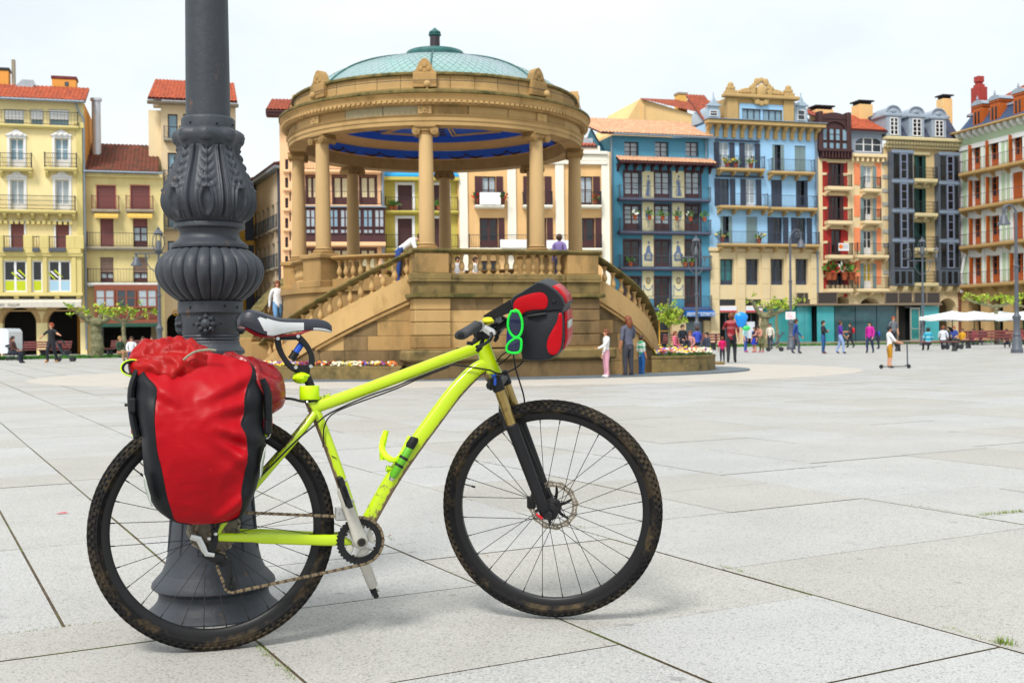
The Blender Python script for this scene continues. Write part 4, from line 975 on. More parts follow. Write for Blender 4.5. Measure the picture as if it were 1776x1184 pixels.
for i,(a,c) in enumerate(((1114,1134),(1166,1187))):
    for (t,b_,k) in ((297,344,0),(350,401,1),(408,463,2),(469,518,3)):
        r=f.rect(a,t,c,b_); p=f.box('painted_panel',pan,r[0],r[1],-.03,.0,r[2],r[3]); cx=(r[0]+r[1])/2; h=r[3]-r[2]; w=r[1]-r[0]; z=r[2]; y=-.036
        def blob(pts,m,dy=0): b=MB(); b.prism([(cx+px_*w,z+pz*h) for px_,pz in pts],y-dy,-.0299,'y'); b.build('painted_figure',m,p,smooth=0)
        if k==0:   # a standing robed figure
            s=-1 if i else 1
            blob([(s*x,zz) for x,zz in ((-.28,.08),(.22,.06),(.30,.2),(.18,.42),(.22,.6),(.12,.72),(.02,.74),(-.15,.66),(-.2,.5),(-.14,.4),(-.25,.25))],ink2); blob([(s*x,zz) for x,zz in ((-.2,.1),(.1,.08),(.05,.45),(.16,.6),(.02,.68),(-.1,.55),(-.12,.4))],ink,.003)
            blob([(.02+.09*math.cos(q),.8+.055*math.sin(q)) for q in [j*PI/4 for j in range(8)]],ink,.003)
        elif k==1: # an urn
            blob([(-.1,.12),(.1,.12),(.06,.2),(.05,.26),(.22,.4),(.3,.58),(.26,.66),(.32,.7),(-.32,.7),(-.26,.66),(-.3,.58),(-.22,.4),(-.05,.26),(-.06,.2)],ink2); blob([(-.2,.46),(.2,.46),(.26,.58),(-.26,.58)],ink,.003); blob([(-.12,.72),(.12,.72),(.03,.84),(-.03,.84)],ink,.003)
        elif k==2: # a seated figure
            s=-1 if i else 1
            blob([(s*x,zz) for x,zz in ((-.36,.2),(.35,.18),(.38,.4),(.2,.5),(.16,.66),(0,.7),(-.16,.6),(-.2,.46),(-.36,.4))],ink); blob([(s*x,zz) for x,zz in ((-.2,.24),(.25,.25),(.2,.4),(.05,.45),(-.12,.4))],ink2,.003)
            blob([(s*.05+.09*math.cos(q),.77+.05*math.sin(q)) for q in [j*PI/4 for j in range(8)]],ink,.003)
        else:      # an oval medallion over a swag
            blob([(.2*math.cos(q),.64+.13*math.sin(q)) for q in [j*PI/6 for j in range(12)]],med); blob([(.11*math.cos(q),.64+.08*math.sin(q)) for q in [j*PI/5 for j in range(10)]],ink2,.003)
            blob([(-.42,.5),(-.36,.5),(-.2,.36),(0,.32),(.2,.36),(.36,.5),(.42,.5),(.22,.32),(0,.27),(-.22,.32)],ink); blob([(-.42,.5),(-.36,.5),(-.36,.1),(-.42,.1)],ink,.001); blob([(.36,.5),(.42,.5),(.42,.1),(.36,.1)],ink,.001)
for py in (346,403,465,535): f.balcony(f.u(1071),f.u(1229),f.z(py,1150),.6,sm=dk,pitch=.16,rm=m_irong)
bg=plaster('beige_ground_floor','#cdb68c')
z5=f.z(541,1150)
r=f.rect(1190,556,1222,603); f.win((r[0],r[1],0.05,r[3]),m_irong,mat('grey_shutter',lin('#70808a',.9),.5,var=.05,stretch=(1,1,8),vs=4),1,1,.3); r=f.rect(1128,551,1166,603); f.win((r[0],r[1],0.05,r[3]),mat('yellow_frame',lin('#d6a02a'),.6),m_glassd,2,2,.4)
f.wall(BL_,ze,z5); f.wall(bg,z5,0,name='shop_wall'); 
r=f.rect(1184,540,1233,549); q=f.at(1208,549,-.02)
aw=thing('awning','blue shop awning with a white stripe and white lettering below the deep blue house','awning',q,f.yaw); w=(r[1]-r[0])/2; h=r[3]-r[2]
abm=mat('royal_blue_canvas',lin('#1a5fae',.95),.6,var=.04); 
b=MB(); b.add([(-w,0,h+.35),(w,0,h+.35),(w,-.9,h*.72),(-w,-.9,h*.72),(w,-.9,0),(-w,-.9,0),(w,0,0),(-w,0,0)],[(0,1,2,3),(3,2,4,5),(0,3,5,7),(1,6,4,2),(5,4,6,7)]); b.build('awning_canvas',abm,aw,smooth=0)
b=MB(); b.box(-w,w,-.912,-.902,h*.62,h*.72); b.build('white_stripe',m_white,aw,smooth=0); text('PASTEL  ACERCOS',.30,m_wlet,aw,(0,-.915,h*.3))
f.box('shop_lintel',m_iron,f.u(1180),f.u(1232),-.1,-.002,f.z(556,1205),f.z(550,1205))
# mid eave of tiles on brackets
zm=f.z(285,1150); f.tiles(f.u(1070),f.u(1237),-1.1,zm,.0,f.z(274,1150),m_roofo,pitch=.3)
for i in range(12): x=f.u(1073)+(f.u(1232)-f.u(1073))*i/11; b=MB(); b.prism([(-.01,-.1),(-1.0,-.1),(-.95,-.22),(-.3,-.32),(-.01,-.7)],x-.09,x+.09,'x'); b.xf(Matrix.Translation((0,0,zm))); f.part('eave_bracket',b,m_brown)
f.box('eave_soffit',m_brown,f.u(1070),f.u(1236),-1.05,0,zm-.12,zm-.1)
f.tiles(-1.2,f.W+.3,-.7,ze+.05,4.6,f.z(217,1150)+1.2,m_roofo,pitch=.3,u0b=f.u(1022)); b=MB(); b.tube([(-.2,-.75,ze-.02),(f.W+.3,-.75,ze-.02)],.08,8); f.part('gutter',b,m_zinc)
b=MB(); g0=f.u(1012); b.prism([(1.0,0),(1.0,f.z(268,1040)),(4.6,f.z(219,1050)+.6),(8.5,f.z(268,1040)),(8.5,0)],-.2,-.02,'x'); f.part('gable_wall',b,BL_,smooth=0)
b=MB(); b.tube([(-.15,-.15,.2),(-.15,-.15,ze-.1)],.07,8); b.tube([(f.W-.3,-.15,zm),(f.W-.3,-.15,ze-.1)],.07,8); stuff(f.part('drainpipe',b,m_zinc))
for i,px in enumerate((1096,1121,1144,1168,1192,1216)): pot(f,px,382+ (i*.7),1.2,whf if i in (0,4) else None,.66)
for px in (1090,1185,1195): pot(f,px,463,1.2)

# ---- big tan gable house behind
f=Fac('apartment_house','high tan gable wall under a long rust red roof behind the deep blue house',1080,1262,group=GB,depth=10,shift=9)
SN=plaster('sand_plaster','#e6bd82'); b=MB(); q0=f.uz(1078,222); q1=f.uz(1110,172); q2=f.uz(1222,205)
b.prism([(q0[0],0),(q2[0],0),q2,(f.uz(1118,173)),q1,q0],0,8,'y'); f.part('wall',b,SN,smooth=0)
f.box('wall_rib',SN,f.u(1116),f.u(1120),-.12,-.001,8,f.z(182,1118),c=.02)
z1=f.z(172,1112); b=MB(); n=60; rows=[]
ra=[f.uz(1110,171),f.uz(1242,176)]; rb_=[f.uz(1116,175),f.uz(1222,206),f.uz(1240,206)]
for k in range(2):
    pass
P0,P1=f.uz2(1110,171.5,.25),f.uz2(1245,176,3.45); Q0,Q1=f.uz(1112,174),f.uz(1245,211)
rows=[]
for i in range(19):
    t=i/18; row=[]
    for j in range(121):
        s_=j/120; a=P0[0]+(P1[0]-P0[0])*s_; za=P0[1]+(P1[1]-P0[1])*s_; zb2=Q0[1]+(Q1[1]-Q0[1])*s_; row.append((a,(.25+3.2*s_)*(1-t)-.3*t,za+(zb2-za)*t+.05*(0,.8,1,.8)[j%4]+(.03 if i%2 else 0)))
    rows.append(row)
b.grid(rows); stuff(f.part('roof',b,m_roofm,smooth=40,fix=False))
f.chimney(1177,1192,164,192,plaster('chimney_plaster','#d9ae5e'),m_concr,1.6,'band',.9)
for a,c in ((1155,1172),(1209,1224)): b=MB(); r=f.rect(a,176,c,181); y0=2.0; b.add([(r[0],y0,r[3]+.1),(r[1],y0,r[3]+.05),(r[1]+.4,y0-1.0,r[2]+.1),(r[0]+.4,y0-1.0,r[2]+.15)],[(0,1,2,3)]); f.part('roof_skylight',b,m_glassw,smooth=0)

# ---- light blue house with the crest
f=Fac('apartment_house','sky blue house with ochre cornice brackets and a crested curved gable',1230,1421,group=GB,depth=10)
SB=plaster('sky_blue_plaster','#9ac6ea',1.0,col2=lin('#90b8da'),c2lo=.5); OCH=plaster('ochre_trim','#bc9e6a',.95); STN=plaster('cream_stone','#d9c59c'); ze=f.z(217.5,1325)
green=mat('grey_green_shutter',lin('#7d9396',.9),.6,var=.08,vs=6)
def fw(cx,t,b_,w=8.5,sh='open',m=m_navy,gl=m_glassw):
    r=f.rect(cx-w,t,cx+w,b_)
    if sh=='closed': f.hole(r); f.shutter(r[0],(r[0]+r[1])/2-.01,r[2],r[3],m,.08); f.shutter((r[0]+r[1])/2+.01,r[1],r[2],r[3],m,.08); return
    f.win(r,m_white if gl is m_glassw else m_navy,gl,2,3,.2,.06,panel=.12); w2=(r[1]-r[0])*.55
    if sh=='open': f.shutter(r[0]-w2,r[0]-.02,r[2],r[3],m); f.shutter(r[1]+.02,r[1]+w2,r[2],r[3],m)
    if sh=='half': f.shutter(r[0],r[0]+w2*.5,r[2],r[3],m,.05); f.shutter(r[1]-w2*.3,r[1]+w2*.3,r[2],r[3],m,-.04)
for cx,t,b_,s_,m,gl in ((1256,247,293,'open',m_navy,m_glassw),(1300,249,295,'open',m_navy,m_glassw),(1348,251,299,'half',green,m_glassd),(1388,253,301,'closed',green,m_glassd),
    (1257,310,357,'open',m_navy,m_glass),(1302,311,358,'open',m_navy,m_glassw),(1347,312,361,'closed',m_navy,m_glassd),(1389,313,362,'half',m_navy,m_glassd),
    (1258,375,421,'half',green,m_glassd),(1304,376,422,'closed',green,m_glassd),(1349,377,424,'open',m_navy,m_glassd),(1390,378,425,'open',m_navy,m_glassd)):
    fw(cx,t,b_,8.5 if s_!='closed' else 9.5,s_,m,gl)
for a,c,py,n in ((1243,1321,294,4),(1332,1407,299.5,4),(1243,1326,358.5,4),(1331,1411,361.5,4),(1243,1414,424,8)): f.balcony(f.u(a),f.u(c),f.z(py,(a+c)/2),.8,th=.2,sm=OCH,nb=n,pitch=.15,rm=mat('slate_iron',lin('#3c4358',.9),.5,var=.05))
for (x0,x1,py) in ((1241,1318,243),(1242,1324,305)): f.box('awning_case',m_navy,f.u(x0),f.u(x1),-.25,-.002,f.z(py+3,1280),f.z(py,1280),c=.02)
zc=f.z(430,1325)
for i,(a,c) in enumerate(((1249,1273),(1294,1317),(1337,1360),(1380,1402))):
    r=f.rect(a,449,c,494); f.win(r,m_navy,m_glassd if i else mat('teal_glass',lin('#2f6f74',.9),.15,var=.2),2,2,.35,.08,panel=.15)
    r=f.rect(a-1,519,c+3,530); f.hole(r,.1); f.box('dark_transom',m_glassd,r[0],r[1],.08,.12,r[2],r[3])
    r=f.rect(a-1,531,c+4,541); s_=f.box('shop_sign',mat('sign_white',lin('#e6e9f2',.92),.5,var=.02),r[0],r[1],-.06,0,r[2]+.12,r[3]); f.box('red_line',mat('sign_red',lin('#c8103a',.95),.5,var=.02),r[0],r[1],-.07,0,r[2],r[2]+.119,s_)
    r=f.rect(a-1,542,c+3,600); f.hole((r[0],r[1],0,r[3]),.5); w=(r[1]-r[0]); d=f.win((r[0],r[1],0.02,r[3]),m_irong,m_glassd,2,1,.35,.07,hole=False,name='shop_window')
    if i in (1,2): f.box('poster',mat('poster_pale',lin('#dfe8f5',.92),.5,var=.06,vs=2),r[0]+.1,r[0]+w*.7,.28,.31,.5,r[3]-.75)
f.wall(SB,ze,zc); f.wall(STN,zc,0,name='stone_ground_floors')
for a,c in ((1231,1246),(1278,1291),(1320,1334),(1363,1377),(1405,1419)):
    u0,u1=f.u(a),f.u(c); zt=f.z(440,1325); f.box('stone_pilaster',STN,u0,u1,-.14,-.001,0,zt,c=.02)
    n=6
    for j in range(1,n): f.box('joint_band',mat('stone_joint_tan',lin('#b59c68'),.9),u0+.02,u1-.02,-.143,-.13,zt*j/n-.02,zt*j/n+.02)  # darker tan strips mark the stone joints
f.box('stone_band',STN,0,f.W-.02,-.18,-.001,zc-.32,zc-.02,c=.03)
f.box('corner_pipe',m_zinc,f.W-.35,f.W-.2,-.2,-.05,1,ze-1)
# cornice with brackets
zb2=f.z(241,1325)
for i in range(14): x=f.u(1229.5)+(f.u(1417)-f.u(1229.5))*i/13; b=MB(); b.prism([(0,0),(-.62,0),(-.62,-.12),(-.45,-.3),(-.22,-.45),(-.18,-1.0),(0,-1.0)],x-.16,x+.16,'x'); b.xf(Matrix.Translation((0,0,ze-.15))); f.part('cornice_bracket',b,OCH)
f.box('cornice',OCH,-.25,f.W+.3,-.85,0,ze-.15,ze+.18,c=.04); f.box('cornice_lip',m_zinc,-.3,f.W+.35,-.95,.1,ze+.181,ze+.26,c=.02)
# crested attic
A0,A1=f.u(1263),f.u(1380); zt=f.z(172,1320); zq=ze+.27
rw=f.rect(1287,190,1357,211); f.holes=[(*rw,.2)]; f.wall(OCH,zt,zq,A0+.05,A1-.05,y=.05,depth=3,name='attic_wall')
rw2=f.rect(1283,181,1360,212); p_=f.box('blue_panel',SB,rw2[0],rw2[1],0,.049,rw[3]+.02,rw2[3]); f.box('blue_jamb',SB,rw2[0],rw[0],0,.049,rw2[2],rw[3]); f.box('blue_jamb',SB,rw[1],rw2[1],0,.049,rw2[2],rw[3])
for i in range(2): a=rw[0]+(rw[1]-rw[0])*(.0+.53*i); f.win((a,a+(rw[1]-rw[0])*.47,rw[2],rw[3]),m_navy,m_glassb,3,1,.1,.07,hole=False,y=.05)
f.box('blue_mullion',SB,rw[0]+(rw[1]-rw[0])*.471,rw[0]+(rw[1]-rw[0])*.529,.1,.16,rw[2],rw[3])
for a,c in ((1264,1282),(1361,1379)): f.box('attic_pilaster',OCH,f.u(a),f.u(c),-.12,.049,zq,zt-.02,c=.03)
f.box('attic_cornice',OCH,A0-.35,A1+.35,-.4,.3,zt,zt+.3,c=.06); 
cx=(f.u(1282)+f.u(1362))/2; hw=(f.u(1362)-f.u(1282))/2; za,zb3=zt+.3,f.z(155,1320)
b=MB(); b.prism([(cx-hw,za)]+[(cx+hw*math.cos(PI-PI*j/14),za+(zb3-za)*math.sin(PI*j/14)**.8) for j in range(1,14)]+[(cx+hw,za)],-.1,.4,'y'); f.part('curved_gable',b,OCH,smooth=0)
b=MB(); b.tube([(cx+hw*1.02*math.cos(PI-PI*j/16),-.1,za+(zb3-za)*1.05*math.sin(PI*j/16)**.8) for j in range(17)],.10,8)
f.part('gable_moulding',b,OCH)
b=MB(); zc2=f.z(160,1320)
b.ball((cx,-.2,zc2),.55,14,0,(.85,.4,1.15)); 
for j in range(12): a=j*PI/6; b.ball((cx+.78*math.cos(a),-.14,zc2+.95*math.sin(a)),.26 if j%2 else .32,8,0,(1,.5,1))
for j in range(-3,4): b.ball((cx+.2*j,-.15,f.z(146,1320)+.25-.07*j*j),.15,8)
for s_ in (-1,1):
    for j in range(4): b.ball((cx+s_*(.9+.33*j),-.15,za+.28-.03*j+.3*(j==0)),.28-.03*j,8,0,(1,.5,.8))
f.part('carved_crest',b,OCH)
for px in (1271,1371): b=MB(); u=f.u(px); b.cbox(u-.45,u+.45,-.25,.5,zt+.3,zt+.6,.04); b.cbox(u-.32,u+.32,-.2,.45,zt+.6,zt+.95,.08); b.ball((u,.1,zt+1.05),.26,10); f.part('gable_urn',b,OCH)
for px,s_ in ((1243,1),(1395,-1)):      # round headed zinc dormers
    u=f.u(px); z0=zq; zt2=f.z(183,px); b=MB(); w=.62
    b.prism([(u-w,z0),(u+w,z0),(u+w,zt2-.5)]+[(u+w*math.cos(a),zt2-.5+.62*math.sin(a)) for a in [PI*j/8 for j in range(1,8)]]+[(u-w,zt2-.5)],.3,3.2,'y'); b.prism([(u-w*1.15,zt2),(u+w*1.15,zt2),(u+.2,zt2+.35),(u,zt2+.75),(u-.2,zt2+.35)],.15,.5,'y'); b.tube([(u,.3,zt2+.6),(u,.3,zt2+1.1)],.05,6)
    f.part('dormer',b,mat('pale_zinc',lin('#a7bccd',.9),.5,var=.1,vs=3),smooth=30); f.win((u-.36,u+.36,z0+.35,zt2-.35),m_white,m_glass,1,2,0,.06,hole=False,y=.23)
f.tiles(0,A0,.6,ze+.3,4,ze+3.1,m_roofm); f.tiles(A1,f.W,.6,ze+.3,4,ze+3.1,mat('slate_roof',lin('#4a4f60',.9),.7,var=.15,vs=3))
for px,py in ((1257,293),(1272,293),(1298,294),(1248,420),(1312,423)): pot(f,px,py,1.4,FLM[4])
# ---- red house
f=Fac('apartment_house','narrow brick red house with cream quoins and a dark arched top gallery',1421,1474.5,group=GB,depth=10)
RD=plaster('brick_red_plaster','#a52a24',1.0,col2=lin('#8c2420'),c2lo=.5); CRM=plaster('cream_trim','#e0caa0',1.0); ze=f.z(278,1448)
flw=[(1437,1464,283,325),(1437,1463,340,384),(1442,1459,398,443),(1439,1464,453,501)]
for i,(a,c,t,b_) in enumerate(flw):
    r=f.rect(a,t,c,b_); f.win(r,m_brown,m_glassd,2,2,.15,.1,panel=.1); w=(r[1]-r[0])*.24
    if i!=2: f.shutter(r[0],r[0]+w,r[2],r[3],m_brown,.0); f.shutter(r[1]-w,r[1],r[2],r[3],m_brown,.0)
    f.box('lintel',CRM,r[0]-.2,r[1]+.2,-.06,-.001,r[3]+.02,r[3]+.32,c=.02)
    f.balcony(f.u(1430),f.u(1472),r[2],.7,th=.3,sm=CRM,nb=2,bm=CRM); 
    for z in (r[2]+1.0,r[2]+2.2): f.box('quoin_band',CRM,.0,f.W*.28,-.05,-.001,z,z+.22); f.box('quoin_band',CRM,f.W*.80,f.W,-.05,-.001,z,z+.22)
f.box('edge_strip',CRM,0,f.u(1427),-.09,-.001,0,ze-.1,c=.02); f.box('edge_strip',CRM,f.u(1471),f.W-.01,-.09,-.001,0,ze-.1,c=.02)
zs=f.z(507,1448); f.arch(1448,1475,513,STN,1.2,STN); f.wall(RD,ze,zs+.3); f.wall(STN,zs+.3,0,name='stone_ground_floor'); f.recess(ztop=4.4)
b=MB(); [b.box(f.u(1432)+i*.42,f.u(1432)+i*.42+.24,-.3,-.002,zs+.32,zs+.62) for i in range(6)]; stuff(f.part('dentils',b,CRM,smooth=0))
f.box('red_sign',mat('red_sign',lin('#b00818'),.5,var=.03),f.u(1462),f.u(1472),-.1,-.05,f.z(515,1467),f.z(510,1467),c=.01)
# top gallery
g0,g1=f.u(1421.5),f.u(1470); z0,z1=f.z(262,1448),f.z(208,1448); DW=mat('dark_brown_wood',lin('#432526',.9),.6,var=.15,vs=5)
f.box('top_gallery',DW,g0,g1,-.3,3,z0,z1); b=MB(); c=(g0+g1)/2; w=(g1-g0)/2; b.prism([(g0,z1)]+[(c+w*.95*math.cos(PI-PI*j/12),z1+.55*math.sin(PI*j/12)) for j in range(1,12)]+[(g1,z1)],-.35,.3,'y'); f.part('arched_top',b,DW,smooth=0)
b=MB(); b.tube([(c+w*.78*math.cos(PI-PI*j/14),-.36,z0+(z1-z0)*.66+ (z1-z0)*.27*math.sin(PI*j/14)) for j in range(15)],.09,6); f.part('arch_moulding',b,DW)
for i,(a,d) in enumerate(((.04,.24),(.30,.48),(.52,.70),(.76,.96))):
    f.win((g0+(g1-g0)*a,g0+(g1-g0)*d,z0+(z1-z0)*.30,z0+(z1-z0)*.70),DW,m_glassb,1,2 if i in(1,2) else 1,0,.06,hole=False,y=-.37); f.win((g0+(g1-g0)*a,g0+(g1-g0)*d,z0+.1,z0+(z1-z0)*.26),DW,m_glassb,1,1,0,.06,hole=False,y=-.37)
for i in (0,1): x=(g0,g1)[i]; f.box('gallery_post',DW,x-.2,x+.2,-.5,.2,z0,z1+.6,c=.05)
f.box('gallery_eave',DW,g0-.2,g1+.25,-.7,-.31,z0-.15,z0+.05,c=.03); b=MB(); [b.box(g0+i*.3,g0+i*.3+.14,-.65,-.01,z0-.7,z0-.15) for i in range(int((g1-g0)/.3)+1)]; stuff(f.part('eave_brackets',b,DW,smooth=0))
f.tiles(g0,g1+.2,.3,z1+.3,4,z1+1.6,m_roofm); f.chimney(1416,1446,190,205,SN,m_iron,2,'flat',1.2)
fl=f.at(1450,480,-.45)
for px,fm in ((1432,redf),(1440,redf),(1458,whf),(1471,redf)): pot(f,px,486,2.2,fm,.55)
r=f.rect(1446,423,1464,436); b=MB(); q=f.at(1455,436,-.74); w=(r[1]-r[0])/2; h=r[3]-r[2]; t=thing('banner','small white banner with an orange emblem on the third balcony of the brick red house','banner',q,f.yaw); b.box(-w,w,-.01,.01,0,h); b.build('banner_cloth',m_white,t,smooth=0); b=MB(); b.lathe([(0,-.02),(.2,-.02),(.2,-.011)],10,ax='y',c=(-w*.55,0,h*.55)); b.build('emblem',FLM[1],t); 
b=MB(); [b.box(-w*.15,w*.8,-.016,-.011,h*k,h*k+.06) for k in (.3,.5,.7)]; stuff(b.build('small_print',mat('print_grey',lin('#9aa4b4'),.6),t,smooth=0))
# ---- salmon house
f=Fac('apartment_house','narrow cream house with salmon panels and grey green shutters beneath a grey attic',1474.5,1536,group=GB,depth=10)
SL=mat('salmon_panel',lin('#ee8f62',.95),.9,var=.06,vs=1); ze=f.z(268,1505)
for i,(t,b_) in enumerate(((288,329),(344,384),(400,443),(457,501))):
    r=f.rect(1498,t,1513,b_); f.win(r,m_white,[m_glassw,m_glassd,m_glassd,mat('yellow_curtain',lin('#c8a818',.9),.4,var=.15,vs=3)][i],2,2,.2,.07,panel=.3); w=(r[1]-r[0])*.42
    f.shutter(r[0]-w,r[0]-.02,r[2],r[3],green); f.shutter(r[1]+.02,r[1]+w,r[2],r[3],green)
    f.balcony(f.u(1492 if i<2 else 1479),f.u(1522 if i<2 else 1534),r[2],.7,th=.25,sm=CRM,nb=2 if i<2 else 3,bm=CRM,rm=m_iron)
    for a,c in ((1481,1492),(1517,1528)): rr=f.rect(a,t-5,c,b_-8); f.box('salmon_panel',SL,rr[0],rr[1],-.03,-.001,rr[2],rr[3])
f.arch(1489,1528,516,STN,1.2,STN); zs=f.z(508,1505); f.wall(CRM,ze,zs); f.wall(STN,zs,0,name='stone_ground_floor'); f.recess(ztop=4.4)
f.box('cornice',CRM,-.05,f.W,-.45,-.001,ze-.3,ze,c=.04); b=MB(); [b.box(.1+i*.5,.3+i*.5,-.35,-.002,ze-.65,ze-.3) for i in range(int(f.W/.5))]; stuff(f.part('dentils',b,CRM,smooth=0))
GA=mat('grey_attic',lin('#8c97a8',.9),.6,var=.08,vs=3); g0,g1=f.u(1474.8),f.u(1531); z0,z1=ze+.05,f.z(228,1503)
r=f.rect(1482,239,1528,264); f.holes=[(r[0],r[1],r[2],r[3],.15)]; f.wall(GA,z1,z0,g0,g1,y=-.1,depth=4,name='attic_wall')
f.win(r,m_white,m_glass,3,2,.08,.07,hole=False,y=-.1); b=MB(); c=(r[0]+r[1])/2; w=(r[1]-r[0])/2; hh=(r[3]-r[2])*.45
P=[(c+w*math.cos(PI*j/12),r[3]-hh+hh*math.sin(PI*j/12)) for j in range(13)]
for i in range(12): (a,p),(d,q)=P[i],P[i+1]; b.add([(a,-.12,p),(d,-.12,q),(d,-.12,r[3]+.05),(a,-.12,r[3]+.05)],[(0,1,2,3)])
f.part('arched_head',b,GA,smooth=0); f.box('attic_cornice',GA,g0-.1,g1+.15,-.35,-.05,z1-.2,z1,c=.04)
f.tiles(g0-.2,g1+.3,-.5,z1+.02,3.5,f.z(203,1503)+.8,m_roofr); f.chimney(1491,1514,181,205,SN,m_iron,2.5,'flat',1.3)
# ---- slate mansard house with glazed bays
f=Fac('apartment_house','yellow stone house with tall grey glazed bays, green shutters and a slate mansard roof',1536,1666,group=GB,depth=11)
YS=plaster('yellow_stone','#cdb486',1.0); ORN=plaster('ornate_cream','#cdbf95',1.0); slate=mat('dark_slate',lin('#454a60',.9),.65,var=.15,vs=4,bump=.2,bs=14); LZ=mat('light_zinc',lin('#9aa7b6',.9),.5,var=.12,vs=3); SG=mat('steel_grey',lin('#626c7a',.85),.5,metal=.1,var=.08); dgr=mat('bottle_green_shutter',lin('#12423c',.95),.6,var=.1,vs=5)
ze=f.z(258,1600); zs=f.z(503,1600)
for (t,b_) in ((270,312),(327,371),(386,431),(447,491)):
    r=f.rect(1585,t,1606,b_); f.win(r,dgr,m_glassd,2,2,.2,.08); w=(r[1]-r[0])*.3; f.shutter(r[0],r[0]+w,r[2],r[3],dgr,.02); f.shutter(r[1]-w,r[1],r[2],r[3],dgr,.02)
    f.box('window_head',ORN,r[0]-.35,r[1]+.35,-.15,-.001,r[3]+.02,r[3]+.35,c=.05); f.balcony(f.u(1579),f.u(1618),r[2],.8,th=.28,sm=ORN,nb=3,bm=ORN,scroll=True)
for (a,c,x1,x2,s_) in ((1541,1578,.02,.3,0),(1622,1657,.02,.3,1)):
    u0,u1=f.u(a),f.u(c); zt=f.z(264 if not s_ else 268,(a+c)/2); zb2=f.z(496,(a+c)/2); n=4; st=(zt-zb2-1.4)/n
    f.box('glazed_bay',SG,u0,u1,-.6,0,zb2,zt)
    for k in range(n):
        z0=zb2+1.4+st*k+.12; z1=zb2+1.4+st*(k+1)-.22; W_=u1-u0
        f.win((u0+.05,u0+W_*.36,z0,z1),SG,m_glassd,1,1,0,.06,hole=False,y=-.68); f.win((u0+W_*.38,u0+W_*.70,z0,z1),mat('silver_frame',lin('#8790aa',.9),.4,var=.05),m_glassd,1,3,0,.09,hole=False,y=-.70); f.win((u0+W_*.72,u1-.05,z0,z1),SG,m_glassd,1,1,0,.06,hole=False,y=-.68)
        f.box('bay_floor_band',mat('band_grey',lin('#8090a4',.9),.5,var=.05),u0-.03,u1+.03,-.72,-.61,zb2+1.4+st*(k+1)-.2,zb2+1.4+st*(k+1)+.08,c=.02)
    for k in range(3): f.win((u0+.1+(W_-.2)*k/3,u0+.02+(W_-.2)*(k+1)/3,zb2+.1,zb2+1.3),SG,m_glassd,1,1,0,.06,hole=False,y=-.67)
    for k in range(9): z=zb2+1+(zt-zb2-1)*k/9; f.box('quoin',mat('quoin_grey',lin('#a3a19a',.9),.9,var=.1,rand=.1),u0-.55 if not s_ else u1+.02,u0-.02 if not s_ else u1+.5,-.06,-.001,z,z+.35,c=.02)
f.arch(1553,1590,517,STN,1.3,STN); f.arch(1628,1658,517,STN,1.3,STN); f.wall(YS,ze,zs); f.wall(STN,zs,0,name='stone_ground_floor'); f.recess(ztop=4.6)
for i in range(7): u=f.u(1545)+i*(f.u(1660)-f.u(1545))/6; b=MB(); b.lathe([(0,-.45),(.3,-.45),(.3,0)],10,ax='x',c=(0,0,0)); b=MB(); b.prism([(-.02,0),(-.55,0),(-.55,-.15),(-.4,-.45),(-.1,-.6),(-.02,-.6)],u-.22,u+.22,'x'); b.xf(Matrix.Translation((0,0,zs+.35))); f.part('bracket',b,STN)
z1=f.z(241,1600)
f.box('frieze',ORN,-.05,f.W+.02,-.25,0,ze+.001,z1-.55,c=.03); f.box('cornice',ORN,-.2,f.W+.15,-.75,0,z1-.3,z1,c=.06)
b=MB(); 
for i in range(26): x=.1+(f.W-.3)*i/25; b.ball((x,-.42,z1-.5),.17,8,0,(.9,1,1.1)); b.ball((x+.12,-.30,z1-.85),.11,8)
stuff(f.part('carved_corbels',b,ORN))
zr=f.z(197,1600); b=MB(); b.add([(-.05,-.3,z1),(f.W,-.3,z1),(f.W-.2,1.3,zr),(.15,1.3,zr),(-.05,8,z1),(f.W,8,z1),(f.W-.2,7,zr),(.15,7,zr)],[(0,1,2,3),(1,5,6,2),(4,0,3,7),(3,2,6,7)]); f.part('mansard_roof',b,slate,smooth=0)
b=MB(); nrow=13
for i in range(nrow):
    for j in range(44):
        t0,t1=i/nrow,(i+1.15)/nrow; t1=min(t1,1); w=(f.W-.2)/44; x=.0+w*(j+.5*(i%2)); 
        if x+w>f.W-.1: continue
        y0,y1=-.3+1.6*t0-.03,-.3+1.6*t1-.005; za,zb3=z1+(zr-z1)*t0,z1+(zr-z1)*t1; b.quad((x+.01,y0,za),(x+w-.01,y0,za),(x+w-.01,y1,zb3),(x+.01,y1,zb3))
stuff(f.part('slate_shingles',b,slate,smooth=0,fix=False))
f.box('ridge_flashing',LZ,.0,f.W-.1,1.1,1.6,zr-.05,zr+.16,c=.04)
